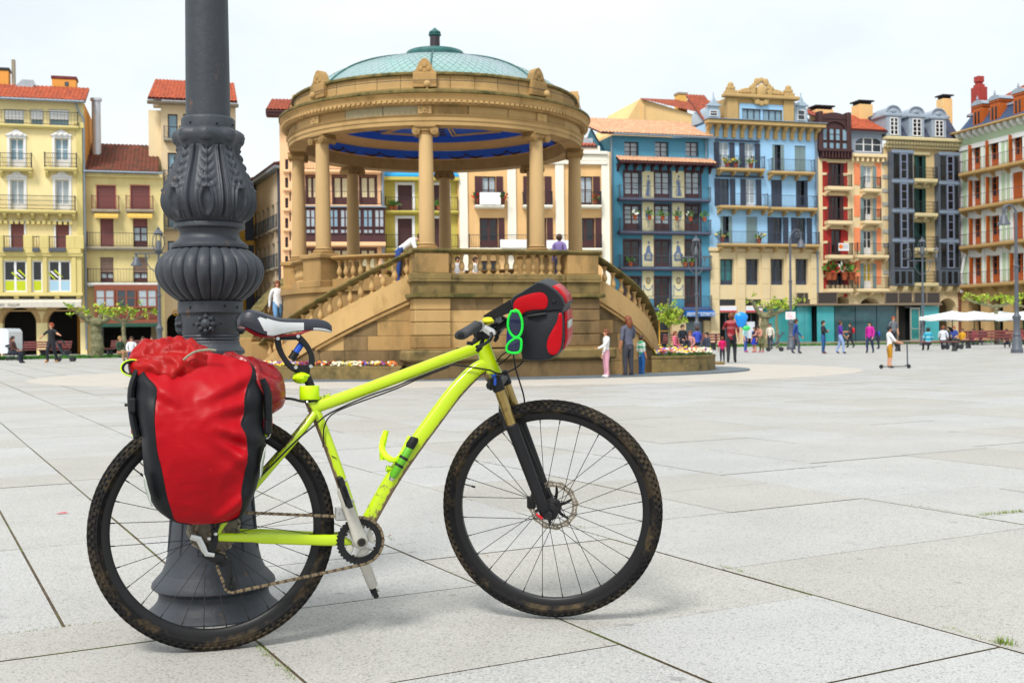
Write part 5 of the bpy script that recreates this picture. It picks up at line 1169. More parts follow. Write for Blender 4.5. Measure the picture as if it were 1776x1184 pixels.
for px,x0,x1,t,b_ in ((1548,1540,1554,206,236),(1587,1579,1594,208,238),(1625.5,1618,1632,211,239)):
    u0,u1=f.u(x0)-.32,f.u(x1)+.32; zt=f.z(t-2,px); zb3=f.z(b_+1,px); b=MB(); c=(u0+u1)/2; w=(u1-u0)/2
    b.box(u0,u1,-.45,1.8,zb3,zt); b.cbox(u0-.15,u1+.15,-.55,1.6,zt,zt+.28,.06); b.prism([(u0,zt+.28)]+[(c+w*math.cos(PI-PI*j/10),zt+.28+.62*math.sin(PI*j/10)) for j in range(1,10)]+[(u1,zt+.28)],-.4,1.5,'y'); b.tube([(c+w*1.05*math.cos(PI-PI*j/10),-.42,zt+.28+.66*math.sin(PI*j/10)) for j in range(11)],.08,6); b.ball((c,-.42,zt+.5),.2,8,0,(1.4,.5,.8))
    f.part('dormer',b,LZ,smooth=30); f.win((f.u(x0),f.u(x1),f.z(b_,px),f.z(t,px)),m_white,m_glassd,2,4,0,.07,hole=False,y=-.52)
f.chimney(1636,1652,171,198,SN,m_iron,3,'flat',1.0)
b=MB(); x=f.W-.25; b.tube([(x,-.15,.3),(x,-.15,ze)],.12,8); f.part('drainpipe',b,mat('rust_pipe',lin('#6e3a2a',.9),.6))
f.e['label']='yellow stone house with tall grey glazed bays, green shutters and a slate mansard roof'
# ---- white and green house on the right, square to the row
c0=PY(1667,592,row_y(1667)-.2); 
q1=Vector((math.sin(R(16)),-math.cos(R(16)),0)); 
f=Fac('apartment_house','white and pale green corner house with orange shutters over an arcade at the right edge',1667,1840,yaw=-74,p=c0,group=GB,depth=10)
WH=mat('white_render',lin('#e8ecec',.95),.85,var=.06,vs=.5); PG=mat('pale_green_panel',lin('#b9cfae',.95),.85,var=.06,vs=.6); OW=mat('orange_wood',lin('#b3591a',.95),.6,var=.15,vs=6); OB=plaster('ochre_band','#b0905c',1.0)
def zz(py0,py1): return (f.z(py0,1675)+f.z(py1,1770))/2
ze=zz(231,206); rows_=[(zz(290,262),zz(258,236)),(zz(356,336),zz(318,300)),(zz(424,410),zz(383,365)),(zz(494,490),zz(445,437))]
fl_z=[zz(300,283),zz(362,347),zz(428,416),zz(493,489)]
st=[fl_z[i]-fl_z[i+1] for i in range(3)]
us=[f.u(1695),f.u(1725),f.u(1766)]; us=[us[0],us[0]+3.1,us[0]+6.3,us[0]+9.5,us[0]+12.7]
us=[f.u(1696),f.u(1726),f.u(1767)]; d_=us[2]-us[1]; us+= [us[2]+d_*.95,us[2]+d_*1.9]
for i,zf in enumerate(fl_z):
    for k,u in enumerate(us):
        r=(u-.6,u+.6,zf,zf+2.35); closed=(i==1 and k==2) or (i==2 and k==2)
        if closed: f.hole(r); f.shutter(r[0],u-.01,r[2],r[3],OW,.06); f.shutter(u+.01,r[1],r[2],r[3],OW,.06)
        else: f.win(r,OW,m_glassd,2,3,.25,.1,panel=.3); f.shutter(r[0]-.02,r[0]+.5,r[2],r[3],OW,-.02,ang=-1.25)
        f.surround(r,WH,.3,.06,.25)
        b=MB(); b.prism([(u-.65,r[3]+.01),(u-.3,r[3]+.12),(u,r[3]+.16),(u+.3,r[3]+.12),(u+.65,r[3]+.01),(u+.65,r[3]-.05),(u-.65,r[3]-.05)],.0,.12,'y'); f.part('arched_lintel',b,WH,smooth=0)
    f.balcony(f.u(1676),f.W,zf,.75,th=.26,sm=OB,nb=7,bm=OB,scroll=False,pitch=.24,rm=mat('plum_iron',lin('#5a4a54',.9),.55,var=.05))
edges=[.0]+us+[f.W]
for a,c in zip([-.2]+us,us+[f.W+.6]):
    m_=(a+c)/2
    for x in ((m_-.62,m_-.12),(m_+.12,m_+.62)):
        if x[0]<.3 or x[1]>f.W: continue
        for i,zf in enumerate(fl_z): f.box('green_panel',PG,x[0],x[1],-.03,-.001,zf+.1,zf+2.5)
zs=fl_z[3]-.45
for a,c in ((1679,1696),(1719,1736),(1758,1784)):
    pass
for k in range(4):
    u=f.u(1689)+k*(f.u(1727)-f.u(1689)); w=(f.u(1727)-f.u(1689))*.30; zt=zz(512,511); f.hole((u-w,u+w,0,zt),1.1); b=MB(); n=12; P=[(u-w*math.cos(PI*i/n),zt-w+w*math.sin(PI*i/n)) for i in range(n+1)]
    for i in range(n): (a,p),(d,q)=P[i],P[i+1]; b.quad((a,.004,p),(d,.004,q),(d,.004,zt),(a,.004,zt)); b.quad((a,.004,p),(a,1.1,p),(d,1.1,q),(d,.004,q))
    f.part('arch',b,AS,smooth=30,fix=False)
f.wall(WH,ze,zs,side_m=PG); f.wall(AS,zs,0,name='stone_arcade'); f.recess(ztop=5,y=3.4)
f.box('arcade_course',OB,0,f.W,-.08,-.002,zs-.02,zs+.18,c=.03)
f.box('cornice',OB,-.25,f.W+.1,-.8,0,ze-.02,ze+.16,c=.04); f.box('white_frieze',WH,-.1,f.W,-.12,-.001,ze-1.5,ze-1.1,c=.02); f.box('green_frieze',PG,-.05,f.W,-.1,-.001,ze-1.09,ze-.05)
for i in range(16): x=.3+i*(f.W-.5)/15; b=MB(); b.prism([(-.02,0),(-.6,0),(-.55,-.22),(-.3,-.45),(-.02,-.6)],x-.16,x+.16,'x'); b.xf(Matrix.Translation((0,0,ze-.021))); f.part('cornice_bracket',b,WH)
zr=zz(203,166)
sl2=mat('blue_slate',lin('#42587a',.9),.65,var=.12,vs=4,bump=.2,bs=14); b=MB(); b.add([(.1,-.2,ze+.17),(f.W,-.2,ze+.17),(f.W,1.0,zr),(.4,1.0,zr),(.1,9,ze+.17),(.4,8,zr)],[(0,1,2,3),(4,0,3,5)]); f.part('mansard_roof',b,sl2,smooth=0)
b=MB(); nrow=12; N_=int(f.W/.4)
for i in range(nrow):
    for j in range(N_):
        t0,t1=i/nrow,min(1,(i+1.15)/nrow); w=.4; x=.45+w*(j+.5*(i%2))
        if x+w>f.W: continue
        y0,y1=-.2+1.2*t0-.03,-.2+1.2*t1-.005; b.quad((x+.01,y0,ze+.17+(zr-ze-.17)*t0),(x+w-.01,y0,ze+.17+(zr-ze-.17)*t0),(x+w-.01,y1,ze+.17+(zr-ze-.17)*t1),(x+.01,y1,ze+.17+(zr-ze-.17)*t1))
stuff(f.part('slate_shingles',b,sl2,smooth=0,fix=False))
for u in us:
    zb3=ze+.2; zt=zb3+1.8; b=MB(); b.box(u-.6,u+.6,.12,1.6,zb3,zt); b.prism([(u-.7,zt),(u+.7,zt),(u+.6,zt+.18),(u-.6,zt+.18)],.05,1.6,'y'); f.part('dormer',b,OW,smooth=0); b=MB(); b.prism([(u-.75,zt+.18)]+[(u+.75*math.cos(PI-PI*j/10),zt+.18+.4*math.sin(PI*j/10)) for j in range(1,10)]+[(u+.75,zt+.18)],.0,1.8,'y'); b.tube([(u,.1,zt+.5),(u,.1,zt+.95)],.05,6); b.ball((u,.1,zt+.72),.11,8); f.part('dormer_hood',b,LZ,smooth=30)
    f.win((u-.45,u+.45,zb3+.2,zt-.3),OW,m_glassd,2,1,0,.1,hole=False,y=.04)
f.box('ridge_flashing',LZ,.2,f.W,.8,1.3,zr-.05,zr+.15,c=.03)
f.tiles(-.3,f.W,1.0,zr+.1,9.0,zr+4.4,m_roofm,u0b=2.0)
b=MB(); b.quad((-.3,1,zr),(2.0,9,zr+4.4),(2.0,9.1,zr),(-.3,8.9,zr)); f.part('hip_slope',b,m_roofm,smooth=0)
RC=mat('red_chimney',lin('#a03a34',.95),.8,var=.1); u,zt=f.uz2(1698,152,3.2); zk=f.uz2(1698,133,3.2)[1]; b=MB(); b.cbox(u-.5,u+.5,2.7,3.7,zr-1,zt,.03); b.cbox(u-.36,u+.36,2.85,3.55,zt,zt+.25,.03); b.cbox(u-.24,u+.24,2.95,3.45,zt+.25,zt+.45,.02); b.cbox(u-.32,u+.32,2.88,3.52,zt+.45,max(zk,zt+.8),.03); f.part('chimney',b,RC,smooth=0)
b=MB(); u=f.u(1668); b.tube([(.25,-.1,zs-.2),(.2,-.15,zs+1.0),(.9,-.2,zs+3.2)],.14,8); f.part('drainpipe',b,m_white)
# ------------------------------------------------------------------ grass strips
def strip(name,pts,m,z=.012): b=MB(); b.add([(p.x,p.y,z) for p in pts],[tuple(range(len(pts)))]); return struct(b.build(name,m,smooth=0))
m_lawn=mat('lawn',lin('#3f7420',.75),.95,var=.3,vs=6,col2=lin('#5b8f2a',.7),c2s=12)
def gp(px,py,d=0): q=G(px,py); return Vector((q.x,q.y+d,0))
def LY(px,o):
    q=PY(px,592,row_y(px)+o); q.z=0; return q
lA=[LY(px,-19) for px in (-60,200,430)]+[LY(px,-14) for px in (430,200,-60)]
rA=[LY(px,-16) for px in (1130,1400,1800)]+[LY(px,-7.5) for px in (1800,1400,1130)]
lg=strip('lawn_strip',lA,m_lawn); rg=strip('lawn_strip',rA,m_lawn)
bl=[mat('grass_blade',lin('#4a8a24',.75),.9,var=.35,vs=4),mat('grass_blade_dark',lin('#38661c',.75),.9,var=.3,vs=4)]
def tufts(name,quad,n,h):
    b=MB(); r=random.Random(5); a,bb,c,d=quad
    for i in range(n):
        u,v=r.random(),r.random(); p=(a.lerp(bb,u)).lerp(d.lerp(c,u),v); an=r.uniform(0,6.28); s=Vector((math.cos(an),math.sin(an),0))*.06; hh=h*r.uniform(.5,1.3)
        b.add([p-s,p+s,p+Vector((s.y,-s.x,0))*.7+Vector((0,0,hh))],[(0,1,2)],r.randrange(2))
    return tag(b.build(name,bl,smooth=0,fix=False),None,None,None,'stuff')
tag(tufts('grass',(lA[0],lA[2],lA[3],lA[5]),5000,.14),'short lawn grass in front of the left houses','grass')
tag(tufts('grass',(rA[0],rA[2],rA[3],rA[5]),7000,.14),'short lawn grass behind the benches on the right','grass')
# moss and grass in the near joints
b=MB(); r=random.Random(9)
def tuft(px0,py0,px1,py1,n,h,sp=.006):
    A_,B_=G(px0,py0),G(px1,py1)
    for i in range(n):
        p=A_.lerp(B_,r.random())+Vector((r.gauss(0,sp),r.gauss(0,sp),-.004)); a=r.uniform(0,6.28); s=Vector((math.cos(a),math.sin(a),0)); hh=h*r.uniform(.4,1.2)
        b.add([p-s*.0016,p+s*.0016,p+Vector((s.y,-s.x,0))*hh*r.uniform(.2,.9)+Vector((0,0,hh))],[(0,1,2)],r.randrange(2))
for a in ((1730,1114,1752,1119,110,.03,.010),(1700,893,1776,886,230,.02,.012),(1580,875,1700,896,120,.012,.006),(1245,980,1290,992,90,.014),(1290,992,1420,1031,140,.010),(1420,1031,1660,1097,120,.008),(445,1118,515,1180,200,.012),(1640,1088,1730,1116,90,.012),(672,930,690,944,40,.012),(690,944,720,940,30,.010),(0,1100,105,1085,90,.008),(105,1085,205,1076,60,.008),(0,1144,260,1113,110,.006),(1000,912,1008,914,40,.012,.01),(1590,640,1600,640,1,.01)): tuft(*a)
tag(b.build('joint_grass',[mat('joint_blade',lin('#6f9a26',.8),.9,var=.3,vs=50),mat('joint_blade_dry',lin('#8f8f3a',.8),.9,var=.3,vs=50)],smooth=0,fix=False),'small tufts of grass and moss in the paving joints','grass',None,'stuff')
for i,(px,py,s,m_,lb) in enumerate(((108,890,.035,mat('red_litter',lin('#d0445a'),.7),'flat pinkish scrap of litter on the paving left of the rear wheel'),(845,964,.006,mat('dry_leaf',lin('#b8862a'),.8),'small dry leaf on the paving inside the front wheel'),(676,929,.008,mat('brown_leaf',lin('#9a5a2a'),.8),'small brown leaf on the paving beside the chainring'))):
    q=G(px,py); bb=MB(); bb.add([(-s,-s*.25,.002),(-s*.3,-s*.4,.004),(s*.8,-s*.2,.006),(s,s*.2,.003),(s*.2,s*.4,.008),(-s*.7,s*.3,.003)],[(0,1,2,3,4,5)]); o=bb.build('litter' if i==0 else 'dry_leaf',m_,None,q,smooth=0); tag(o,lb,'litter' if i==0 else 'leaf')
# ------------------------------------------------------------------ glass pavilion
PVY=82.0
pv=PY(1415,592,PVY); f=Fac('pavilion','low turquoise glass kiosk building with dark mesh panels round its roof','x' and 1415,1628,yaw=16,p=pv,depth=6)
pv_t=f.z(507,1520); zb2=f.z(535,1520); zg=f.z(530,1520); teal=mat('turquoise_glass',lin('#3fa3ab',.9),.1,var=.12,vs=.8,spec=.6); dglass=mat('smoked_glass',lin('#2c5058',.9),.08,var=.3,vs=.8,spec=.6); mesh_=mat('brown_mesh',lin('#3a332f',.9),.8,var=.1,vs=20); fasc=mat('bronze_fascia',lin('#7d6d5a',.9),.5,var=.06); stl=mat('brushed_steel',lin('#a5a59c',.9),.4,metal=.4,var=.05)
def ux(px): return f.u(px)
seg=[(1415,1446,teal),(1446,1482,dglass),(1482,1519,dglass),(1519,1553,dglass)]
zl=.25
for a,c,m_ in seg: f.box('glass_panel',m_,ux(a)+.03,ux(c)-.03,-.03,.0,zl,zg-.02)
f.box('plinth',m_concr,0,f.W,-.1,6,0,zl-.002); f.box('interior',m_glassd,.2,ux(1553),.4,5.8,zl,zg-.02)
f.box('door_recess',m_black,ux(1556),ux(1576),.5,.6,zl,zg-.02); f.box('glass_panel',teal,ux(1596),ux(1628)-.05,-.03,0,zl,zg-.02); f.box('back_panel',m_glassd,ux(1576),f.W-.1,.5,5.8,zl,zg-.02)
f.win((ux(1577),ux(1594),zl,zg-.15),stl,mat('deep_teal_glass',lin('#0f7f80',.9),.12,var=.15,spec=.6),1,1,-.05,.12,hole=False,name='door'); b=MB(); b.tube([(ux(1577),-.2,1.15),(ux(1579),-.3,1.1),(ux(1592),-.3,1.1),(ux(1594),-.2,1.15)],.04,6); f.part('push_bar',b,stl)
f.box('door_post',fasc,ux(1552.5),ux(1556),-.12,.1,zl,zg-.02,c=.02)
f.box('fascia',fasc,-.3,f.W+.05,-.35,6,zg,zb2+.35,c=.03)
# left end
b=MB(); le=PY(1372,592,PVY+1.0); lu=(le-f.o).dot(f.ux); ln=(le-f.o).dot(f.n)
f.box('glass_panel',teal,lu*.5+.03,-.02,-.03+.6,.6,zl,zg-.02); f.box('glass_panel',teal,lu+.05,lu*.5,.57,.6,zl,zg-.02); f.box('fascia',fasc,lu-.2,-.302,.25,6,zg,zb2+.35,c=.03); f.box('end_core',teal,lu+.1,.1,.7,5.8,zl,zg-.02); f.box('plinth',m_concr,lu,-.002,.5,6,0,zl-.002)
for a,c,y in ((lu,lu*.5,.5),(lu*.5,-.3,.5),(ux(1416),ux(1450),-.1),(ux(1533),ux(1556),-.1),(ux(1556),ux(1580),-.1),(ux(1583),ux(1605),-.1),(ux(1605),ux(1628),-.1)):
    z0,z1=zb2+.36,pv_t; f.box('mesh_panel',mesh_,a+.06,c-.06,y,y+.06,z0+.05,z1-.05); b=MB(); t=.05; b.box(a,c,y-.03,y+.09,z1-t,z1); b.box(a,c,y-.03,y+.09,z0,z0+t); b.box(a,a+t,y-.028,y+.088,z0+t,z1-t); b.box(c-t,c,y-.028,y+.088,z0+t,z1-t); f.part('panel_frame',b,fasc,smooth=0)
f.e['category']='pavilion'
# ------------------------------------------------------------------ street furniture helpers
m_cast=mat('cast_iron_grey',lin('#575d68',.85),.5,var=.1)
def lantern(b,x,y,z,s=1.0):
    b.lathe([(0,z-.05*s),(.10*s,z),(.06*s,z+.06*s),(.17*s,z+.16*s),(.20*s,z+.2*s)],10,c=(x,y,0)); 
    for i in range(8):
        a=i*PI/4; d=Vector((math.cos(a),math.sin(a),0)); b.tube([Vector((x,y,z+.18*s))+d*.18*s,Vector((x,y,z+.5*s))+d*.30*s,Vector((x,y,z+.8*s))+d*.27*s,Vector((x,y,z+1.0*s))+d*.17*s],.018*s,4)
    b.lathe([(.2*s,z+.98*s),(.26*s,z+1.02*s),(.16*s,z+1.15*s),(.07*s,z+1.22*s),(.08*s,z+1.28*s),(0,z+1.36*s)],10,c=(x,y,0))
m_lampgl=mat('lamp_glass',lin('#6a7078',.9),.2,var=.05)
def lamp(label,q,kind,H,arms=()):
    t=thing('street_lamp',label,'street lamp',q,0,'cast iron street lamps')
    b=MB(); b.lathe([(r_*.72,z_*.85) for r_,z_ in ((.34,0),(.34,.18),(.28,.25),(.25,.7),(.20,.8),(.24,.88),(.18,1.0),(.17,1.55),(.24,1.7),(.24,1.78),(.13,1.9),(.12,2.1))],14); b.build('lamp_base',m_cast,t)
    b=MB(); b.lathe([(.08,1.78),(.075,H*.6),(.11,H*.6+.03),(.11,H*.6+.1),(.065,H*.6+.13),(.055,H)],12); b.build('post',m_cast,t)
    return t
def top_lantern(t,H,s=1.0,x=0,y=0): b=MB(); lantern(b,x,y,H,s); o=b.build('lantern',m_cast,t); b=MB(); b.lathe([(.0,H+.2*s),(.10*s,H+.22*s),(.11*s,H+.5*s),(.05*s,H+.7*s),(0,H+.72*s)],10,c=(x,y,0)); b.build('bulb',m_lampgl,o)
def bracket_arm(t,z,L_,d=(1,0,0)):
    D=Vector(d).normalized(); b=MB(); b.tube([Vector((0,0,z)),D*L_+Vector((0,0,z))],.035,6); b.tube([D*(.55*L_*math.sin(j*PI/16))+Vector((0,0,z-.9+.88*(1-math.cos(j*PI/16)))) for j in range(9)],.025,5)
    b.tube([D*(.45*L_+.13*math.cos(j*.6)*(1-j/16))+Vector((0,0,z-.17+.13*math.sin(j*.6)*(1-j/16))) for j in range(14)],.018,4); b.build('arm',m_cast,t)
def hang_lamp(t,x,y,z): b=MB(); b.lathe([(0,0),(.05,0),(.05,-.12),(.12,-.2),(.16,-.35),(.25,-.5),(.26,-.56),(0,-.56)],12,c=(x,y,z)); b.build('hanging_lamp',m_cast,t)
def lamp_at(px,pyb,pyt,label): q=G(px,pyb); H=(PY(px,pyt,q.y)).z; return q,H
# far left lamp with lantern and side arms
q=PY(277,592,53); q.z=0; H=PY(277,442,53).z; t=lamp('tall street lamp with an openwork lantern and side arms left of the big lamp post',q,0,H); top_lantern(t,H,(PY(277,393,53).z-H)/1.36); 
za=PY(277,437,53).z
for d in (-1,1): bracket_arm(t,za-.05,1.15,(d,0,0)); hang_lamp(t,d*1.05,0,za-.08)
q=PY(1209,592,60); q.z=0; H=PY(1209,448,60).z; t=lamp('street lamp with an openwork lantern and two arms in front of the deep blue house',q,0,H); top_lantern(t,H,(PY(1209,408,60).z-H)/1.36); za=PY(1209,446,60).z
for d in (-1,1): bracket_arm(t,za,.85,(d,0,0))
q=PY(1372,592,62); q.z=0; H=PY(1372,412,62).z; t=lamp('street lamp with a single curled arm and a hanging lamp before the sky blue house',q,0,H)
b=MB(); b.tube([(0,0,H-.2),(.05,0,H+.15),(.25,0,H+.42),(.5,0,H+.42),(.62,0,H+.2),(.6,0,H-.0)],.035,6); b.tube([(.42+.18*math.cos(j*.55)*(1-j/22),0,H+.12+.18*math.sin(j*.55)*(1-j/22)) for j in range(20)],.022,5); b.build('arm',m_cast,t); hang_lamp(t,.6,0,H+.02)
sq=MB(); w=.27; zb3=PY(1370,554,62).z; sq.box(-w-.05,w-.05,-.14,-.12,zb3,zb3+.42); s_=thing('notice_sign','small white notice with red print fixed to the curled arm lamp post','sign',q); sq.build('sign_board',m_white,s_,smooth=0); sq=MB(); [sq.box(-w+.02,w-.14-.08*k,-.147,-.141,zb3+.08+.11*k,zb3+.12+.11*k) for k in range(3)]; stuff(sq.build('red_print',mat('print_red',lin('#d68a9a'),.6),s_,smooth=0))
q=PY(1601,592,75); q.z=0; H=PY(1601,446,75).z; t=lamp('street lamp with three lanterns rising behind the glass kiosk',q,0,H); top_lantern(t,H,1.0); za=PY(1601,452,75).z
for d in (-1,1): bracket_arm(t,za,1.0,(d,0,0)); top_lantern(t,za,.7,d*.95)
q=G(1764,612); Yq=q.y; H=PY(1764,366,Yq).z; t=lamp('grey street lamp with a big scrolled arm at the right edge',q,0,H)
b=MB(); b.tube([(0,0,H-.1),(-.02,0,H+.05),(-.12,0,H+.2),(-.3,0,H+.26),(-.45,0,H+.18),(-.5,0,H+.02)],.045,8); b.tube([(-.42+.16*math.cos(1+j*.5)*(1-j/26),0,H+.08+.16*math.sin(1+j*.5)*(1-j/26)) for j in range(24)],.025,6); b.build('arm',m_cast,t); hang_lamp(t,-.5,0,H+.0)
# ------------------------------------------------------------------ trees
m_bark=mat('plane_bark',lin('#8d8a6a',.75),.9,var=.25,vs=5,col2=lin('#6b6848',.75),c2s=7,c2lo=.45,c2hi=.6); m_knob=mat('cut_wood',lin('#c9a87a',.8),.8,var=.2,vs=8)
m_lf=[mat('leaf_light',lin('#9dbf28',.8),.6,var=.25,vs=5),mat('leaf_mid',lin('#7fa41f',.8),.6,var=.25,vs=5),mat('leaf_yellow',lin('#b9c23a',.8),.6,var=.25,vs=5)]
def leaves(b,c,r,n,s,rr,flat=1.0):
    for i in range(n):
        d=Vector((rr.gauss(0,1),rr.gauss(0,1),rr.gauss(0,1)*flat)).normalized()*r*rr.random()**.5; d.z*=flat; p=c+d; nn=Vector((rr.uniform(-1,1),rr.uniform(-1,1),rr.uniform(-.2,1))).normalized(); u=nn.orthogonal().normalized(); u.rotate(Matrix.Rotation(rr.uniform(0,6.28),3,nn)); v=nn.cross(u); k=s*rr.uniform(.6,1.25)
        b.add([p-u*k,p-u*k*.3+v*k*.7,p+u*k,p-u*k*.3-v*k*.7],[(0,1,2,3)],rr.randrange(3))
def pollard(label,px,Y,H,rt,seed,branches,leafs,young=False):
    q=PY(px,592,Y); q.z=0; rr=random.Random(seed); t=thing('plane_tree',label,'tree',q,0,'pollarded plane trees on the square')
    b=MB(); pts=catmull([(0,0,-.02),(.06*rt*4,0,H*.35),(-.03,.05,H*.7),(0,0,H)],5); n=len(pts); b.tube(pts,[rt*(1.25-.45*i/(n-1))*(1+.08*math.sin(i*1.7+seed)) for i in range(n)],12); 
    b.ball((0,0,H),rt*1.15,10,0,(1.2,1,.8),lambda d:.12*noise.noise(d*3+Vector((seed,0,0))))
    tr=b.build('trunk',m_bark,t)
    ends=[]
    for (dx,dz,L_) in branches:
        b=MB(); e=Vector((dx,rr.uniform(-.4,.4),dz)); P=catmull([Vector((0,0,H-.1)),Vector((dx*.5,e.y*.4,H+dz*.25)),Vector((dx,e.y,H+dz))],5); m_=len(P); b.tube(P,[rt*(.62-.25*i/(m_-1))*(1+.14*math.sin(i*2.1+dx)) for i in range(m_)],8); b.ball(P[-1],rt*.5,8,0,(1,1,.9),lambda d:.18*noise.noise(d*4)); b.build('limb',m_bark,t); ends.append(P[-1])
    b=MB()
    for e in ends+[p.lerp(Vector((0,0,H)),.45) for p in ends]:
        for k in range(leafs): 
            d=Vector((rr.gauss(0,.35),rr.gauss(0,.35),rr.uniform(0,.45))); leaves(b,Vector(e)+d,.2,9,.09,rr)
    stuff(b.build('crown',m_lf,t,smooth=0,fix=False))
    return t
pollard('thick pollarded plane tree with knobbly limbs before the two yellow houses',167,62,1.95,.30,1,[(-.9,.55,0),(.85,.35,0),(.3,.6,0),(-.3,.35,0)],3)
pollard('slender young plane tree with flat spreading twigs before the timber gallery',215,60,2.0,.11,2,[(-1.3,.35,0),(1.35,.4,0),(.5,.5,0),(-.6,.5,0)],4)
pollard('thick pollarded plane tree with a cut limb before the sky blue house',1328,70,2.0,.28,3,[(-.85,.9,0),(.5,.75,0),(1.0,.35,0)],2)
pollard('thin young plane tree with sparse leaves before the sky blue house',1348,68,2.2,.08,4,[(-.5,.35,0),(.7,.3,0),(1.1,.5,0)],4)
pollard('young plane tree with a wide flat crown above the white parasols',1729,74,2.55,.14,5,[(-1.9,.45,0),(-1.0,.3,0),(.9,.3,0),(1.6,.4,0)],5)
pollard('plane tree with a small bright crown at the right border of the arcade',1790,74,2.4,.14,6,[(-1.2,.4,0),(1.0,.4,0)],5)
# small leafy tree behind the right stair
q=PY(1160,592,46); q.z=0; t=thing('young_tree','small bright green leafy tree on a thin stem behind the right stair','tree',q); b=MB(); P=catmull([(0,0,0),(.03,0,.8),(-.02,0,1.6),(.0,0,2.4)],5); b.tube(P,[.06-.002*i for i in range(len(P))],8); b.build('trunk',m_bark,t)
b=MB(); rr=random.Random(21); tw=MB()
for i in range(34):
    a=rr.uniform(0,6.28); e=rr.uniform(-.1,1.2); L_=rr.uniform(.35,.95); d=Vector((math.cos(a)*math.cos(e),math.sin(a)*math.cos(e),math.sin(e)*.9)); s=Vector((0,0,rr.uniform(1.25,1.7))); tw.tube([s,s+d*L_*.6,s+d*L_],[.014,.009,.005],4)
    for k in range(7): leaves(b,s+d*L_*rr.uniform(.35,1.1),.11,6,.055,rr)
tw.build('branches',m_bark,t); stuff(b.build('crown',m_lf,t,smooth=0,fix=False))
# ------------------------------------------------------------------ parasols, benches, bin, van
m_par=mat('parasol_white',lin('#eef3f5',.95),.75,var=.03)
for i,(px,Y,w,ang) in enumerate(((1652,74,1.55,.2),(1690,76,1.9,.1),(1735,75,1.9,0),(1775,73,1.7,.15))):
    q=PY(px,592,Y); q.z=0; zt=PY(px,539+i*.3,Y).z; zr_=PY(px,555,Y).z; t=thing('parasol','white square terrace parasol, '+['leftmost, half hidden by the glass kiosk','second from the glass kiosk','third, behind the young plane tree','rightmost, beyond the scrolled lamp'][i],'parasol',q,ang,'white parasols of the arcade terrace')
    b=MB(); n=24; rows=[]
    for k in range(7):
        s=k/6; rows.append([]); 
        for j in range(n):
            a=2*PI*j/n; sq=1/max(abs(math.cos(a)),abs(math.sin(a))); rows[-1].append((s*w*sq*math.cos(a)*(.97+.03*math.cos(4*a)),s*w*sq*math.sin(a),zt-(zt-zr_-.22)*s**.85+.06*s*math.cos(4*a+PI)*.6))
    rows.append([(x*1.0,y*1.0,z-.24) for x,y,z in rows[-1]]); b.grid(rows,closed=True); b.build('canopy',m_par,t,smooth=40,fix=False)
    b=MB(); b.tube([(0,0,0),(0,0,zt-.02)],.035,8); b.lathe([(.3,0),(.3,.06),(.06,.1)],12); b.build('pole',mat('green_pole',lin('#1d5a44',.9),.5),t)
    b=MB(); [b.tube([(0,0,zt-.05),(sx*w*.95,sy*w*.95,zr_+.12)],.015,4) for sx in (-1,1) for sy in (-1,1)]; stuff(b.build('ribs',m_white,t))
m_bench=mat('maroon_bench',lin('#7c3f3c',.9),.6,var=.1,vs=4,stretch=(.3,1,3)); m_blk=mat('black_leg',lin('#202428',.9),.6,var=.1)
def bench(label,px0,px1,pyb,back=True,h=.45,bh=.95,group='maroon benches round the square',rz=0):
    a,c=G(px0,pyb),G(px1,pyb); L_=(c-a).length; an=math.atan2(c.y-a.y,c.x-a.x)+rz; t=thing('bench',label,'bench',a,an,group)
    for k in range(3): b=MB(); b.cbox(0,L_,-.02+k*.15,.11+k*.15,h-.04,h,.008); b.build('seat_slat',m_bench,t,smooth=0)
    if back:
        for k in range(3): b=MB(); b.cbox(0,L_,.46+.03*k,.49+.03*k,h+.08+k*(bh-h-.05)/3,h+.05+(k+.9)*(bh-h-.05)/3,.008); b.build('back_slat',m_bench,t,smooth=0)
    n=max(2,int(L_/2)+1)
    for i in range(n):
        x=.2+(L_-.5)*i/(n-1); b=MB(); b.prism([(-.02,0),(.44,0),(.36,h*.45),(.46,h-.042),(-.04,h-.042),(.06,h*.45)],x,x+.12,'x'); 
        if back: b.box(x,x+.1,.50,.56,h-.1,bh-.05)
        b.build('leg',m_blk,t,smooth=0)
    return t
bench('long maroon backed bench beside the scrolled lamp at the right',1668,1800,604)
bench('long low backless bench in front of the glass kiosk door',1545,1662,609,False)
bench('maroon backed bench in front of the left arcade',28,112,619)
bench('maroon bench end before the timber gallery house',181,262,616)
bench('maroon bench with seated people beyond the curved flower bed',1142,1240,607)
# red bin
q=G(114,611); t=thing('litter_bin','red litter bin on the grass before the left arcade','bin',q); b=MB(); b.lathe([(.26,0),(.30,.05),(.33,.78),(.35,.80),(.35,.86),(.30,.90),(.29,.72),(0,.7)],16); b.build('bin_body',mat('red_bin',lin('#c01a1e',.95),.5,var=.06),t); b=MB(); b.tube([(0,.34,0),(0,.36,1.15)],.035,8); b.build('post',m_irong,t)
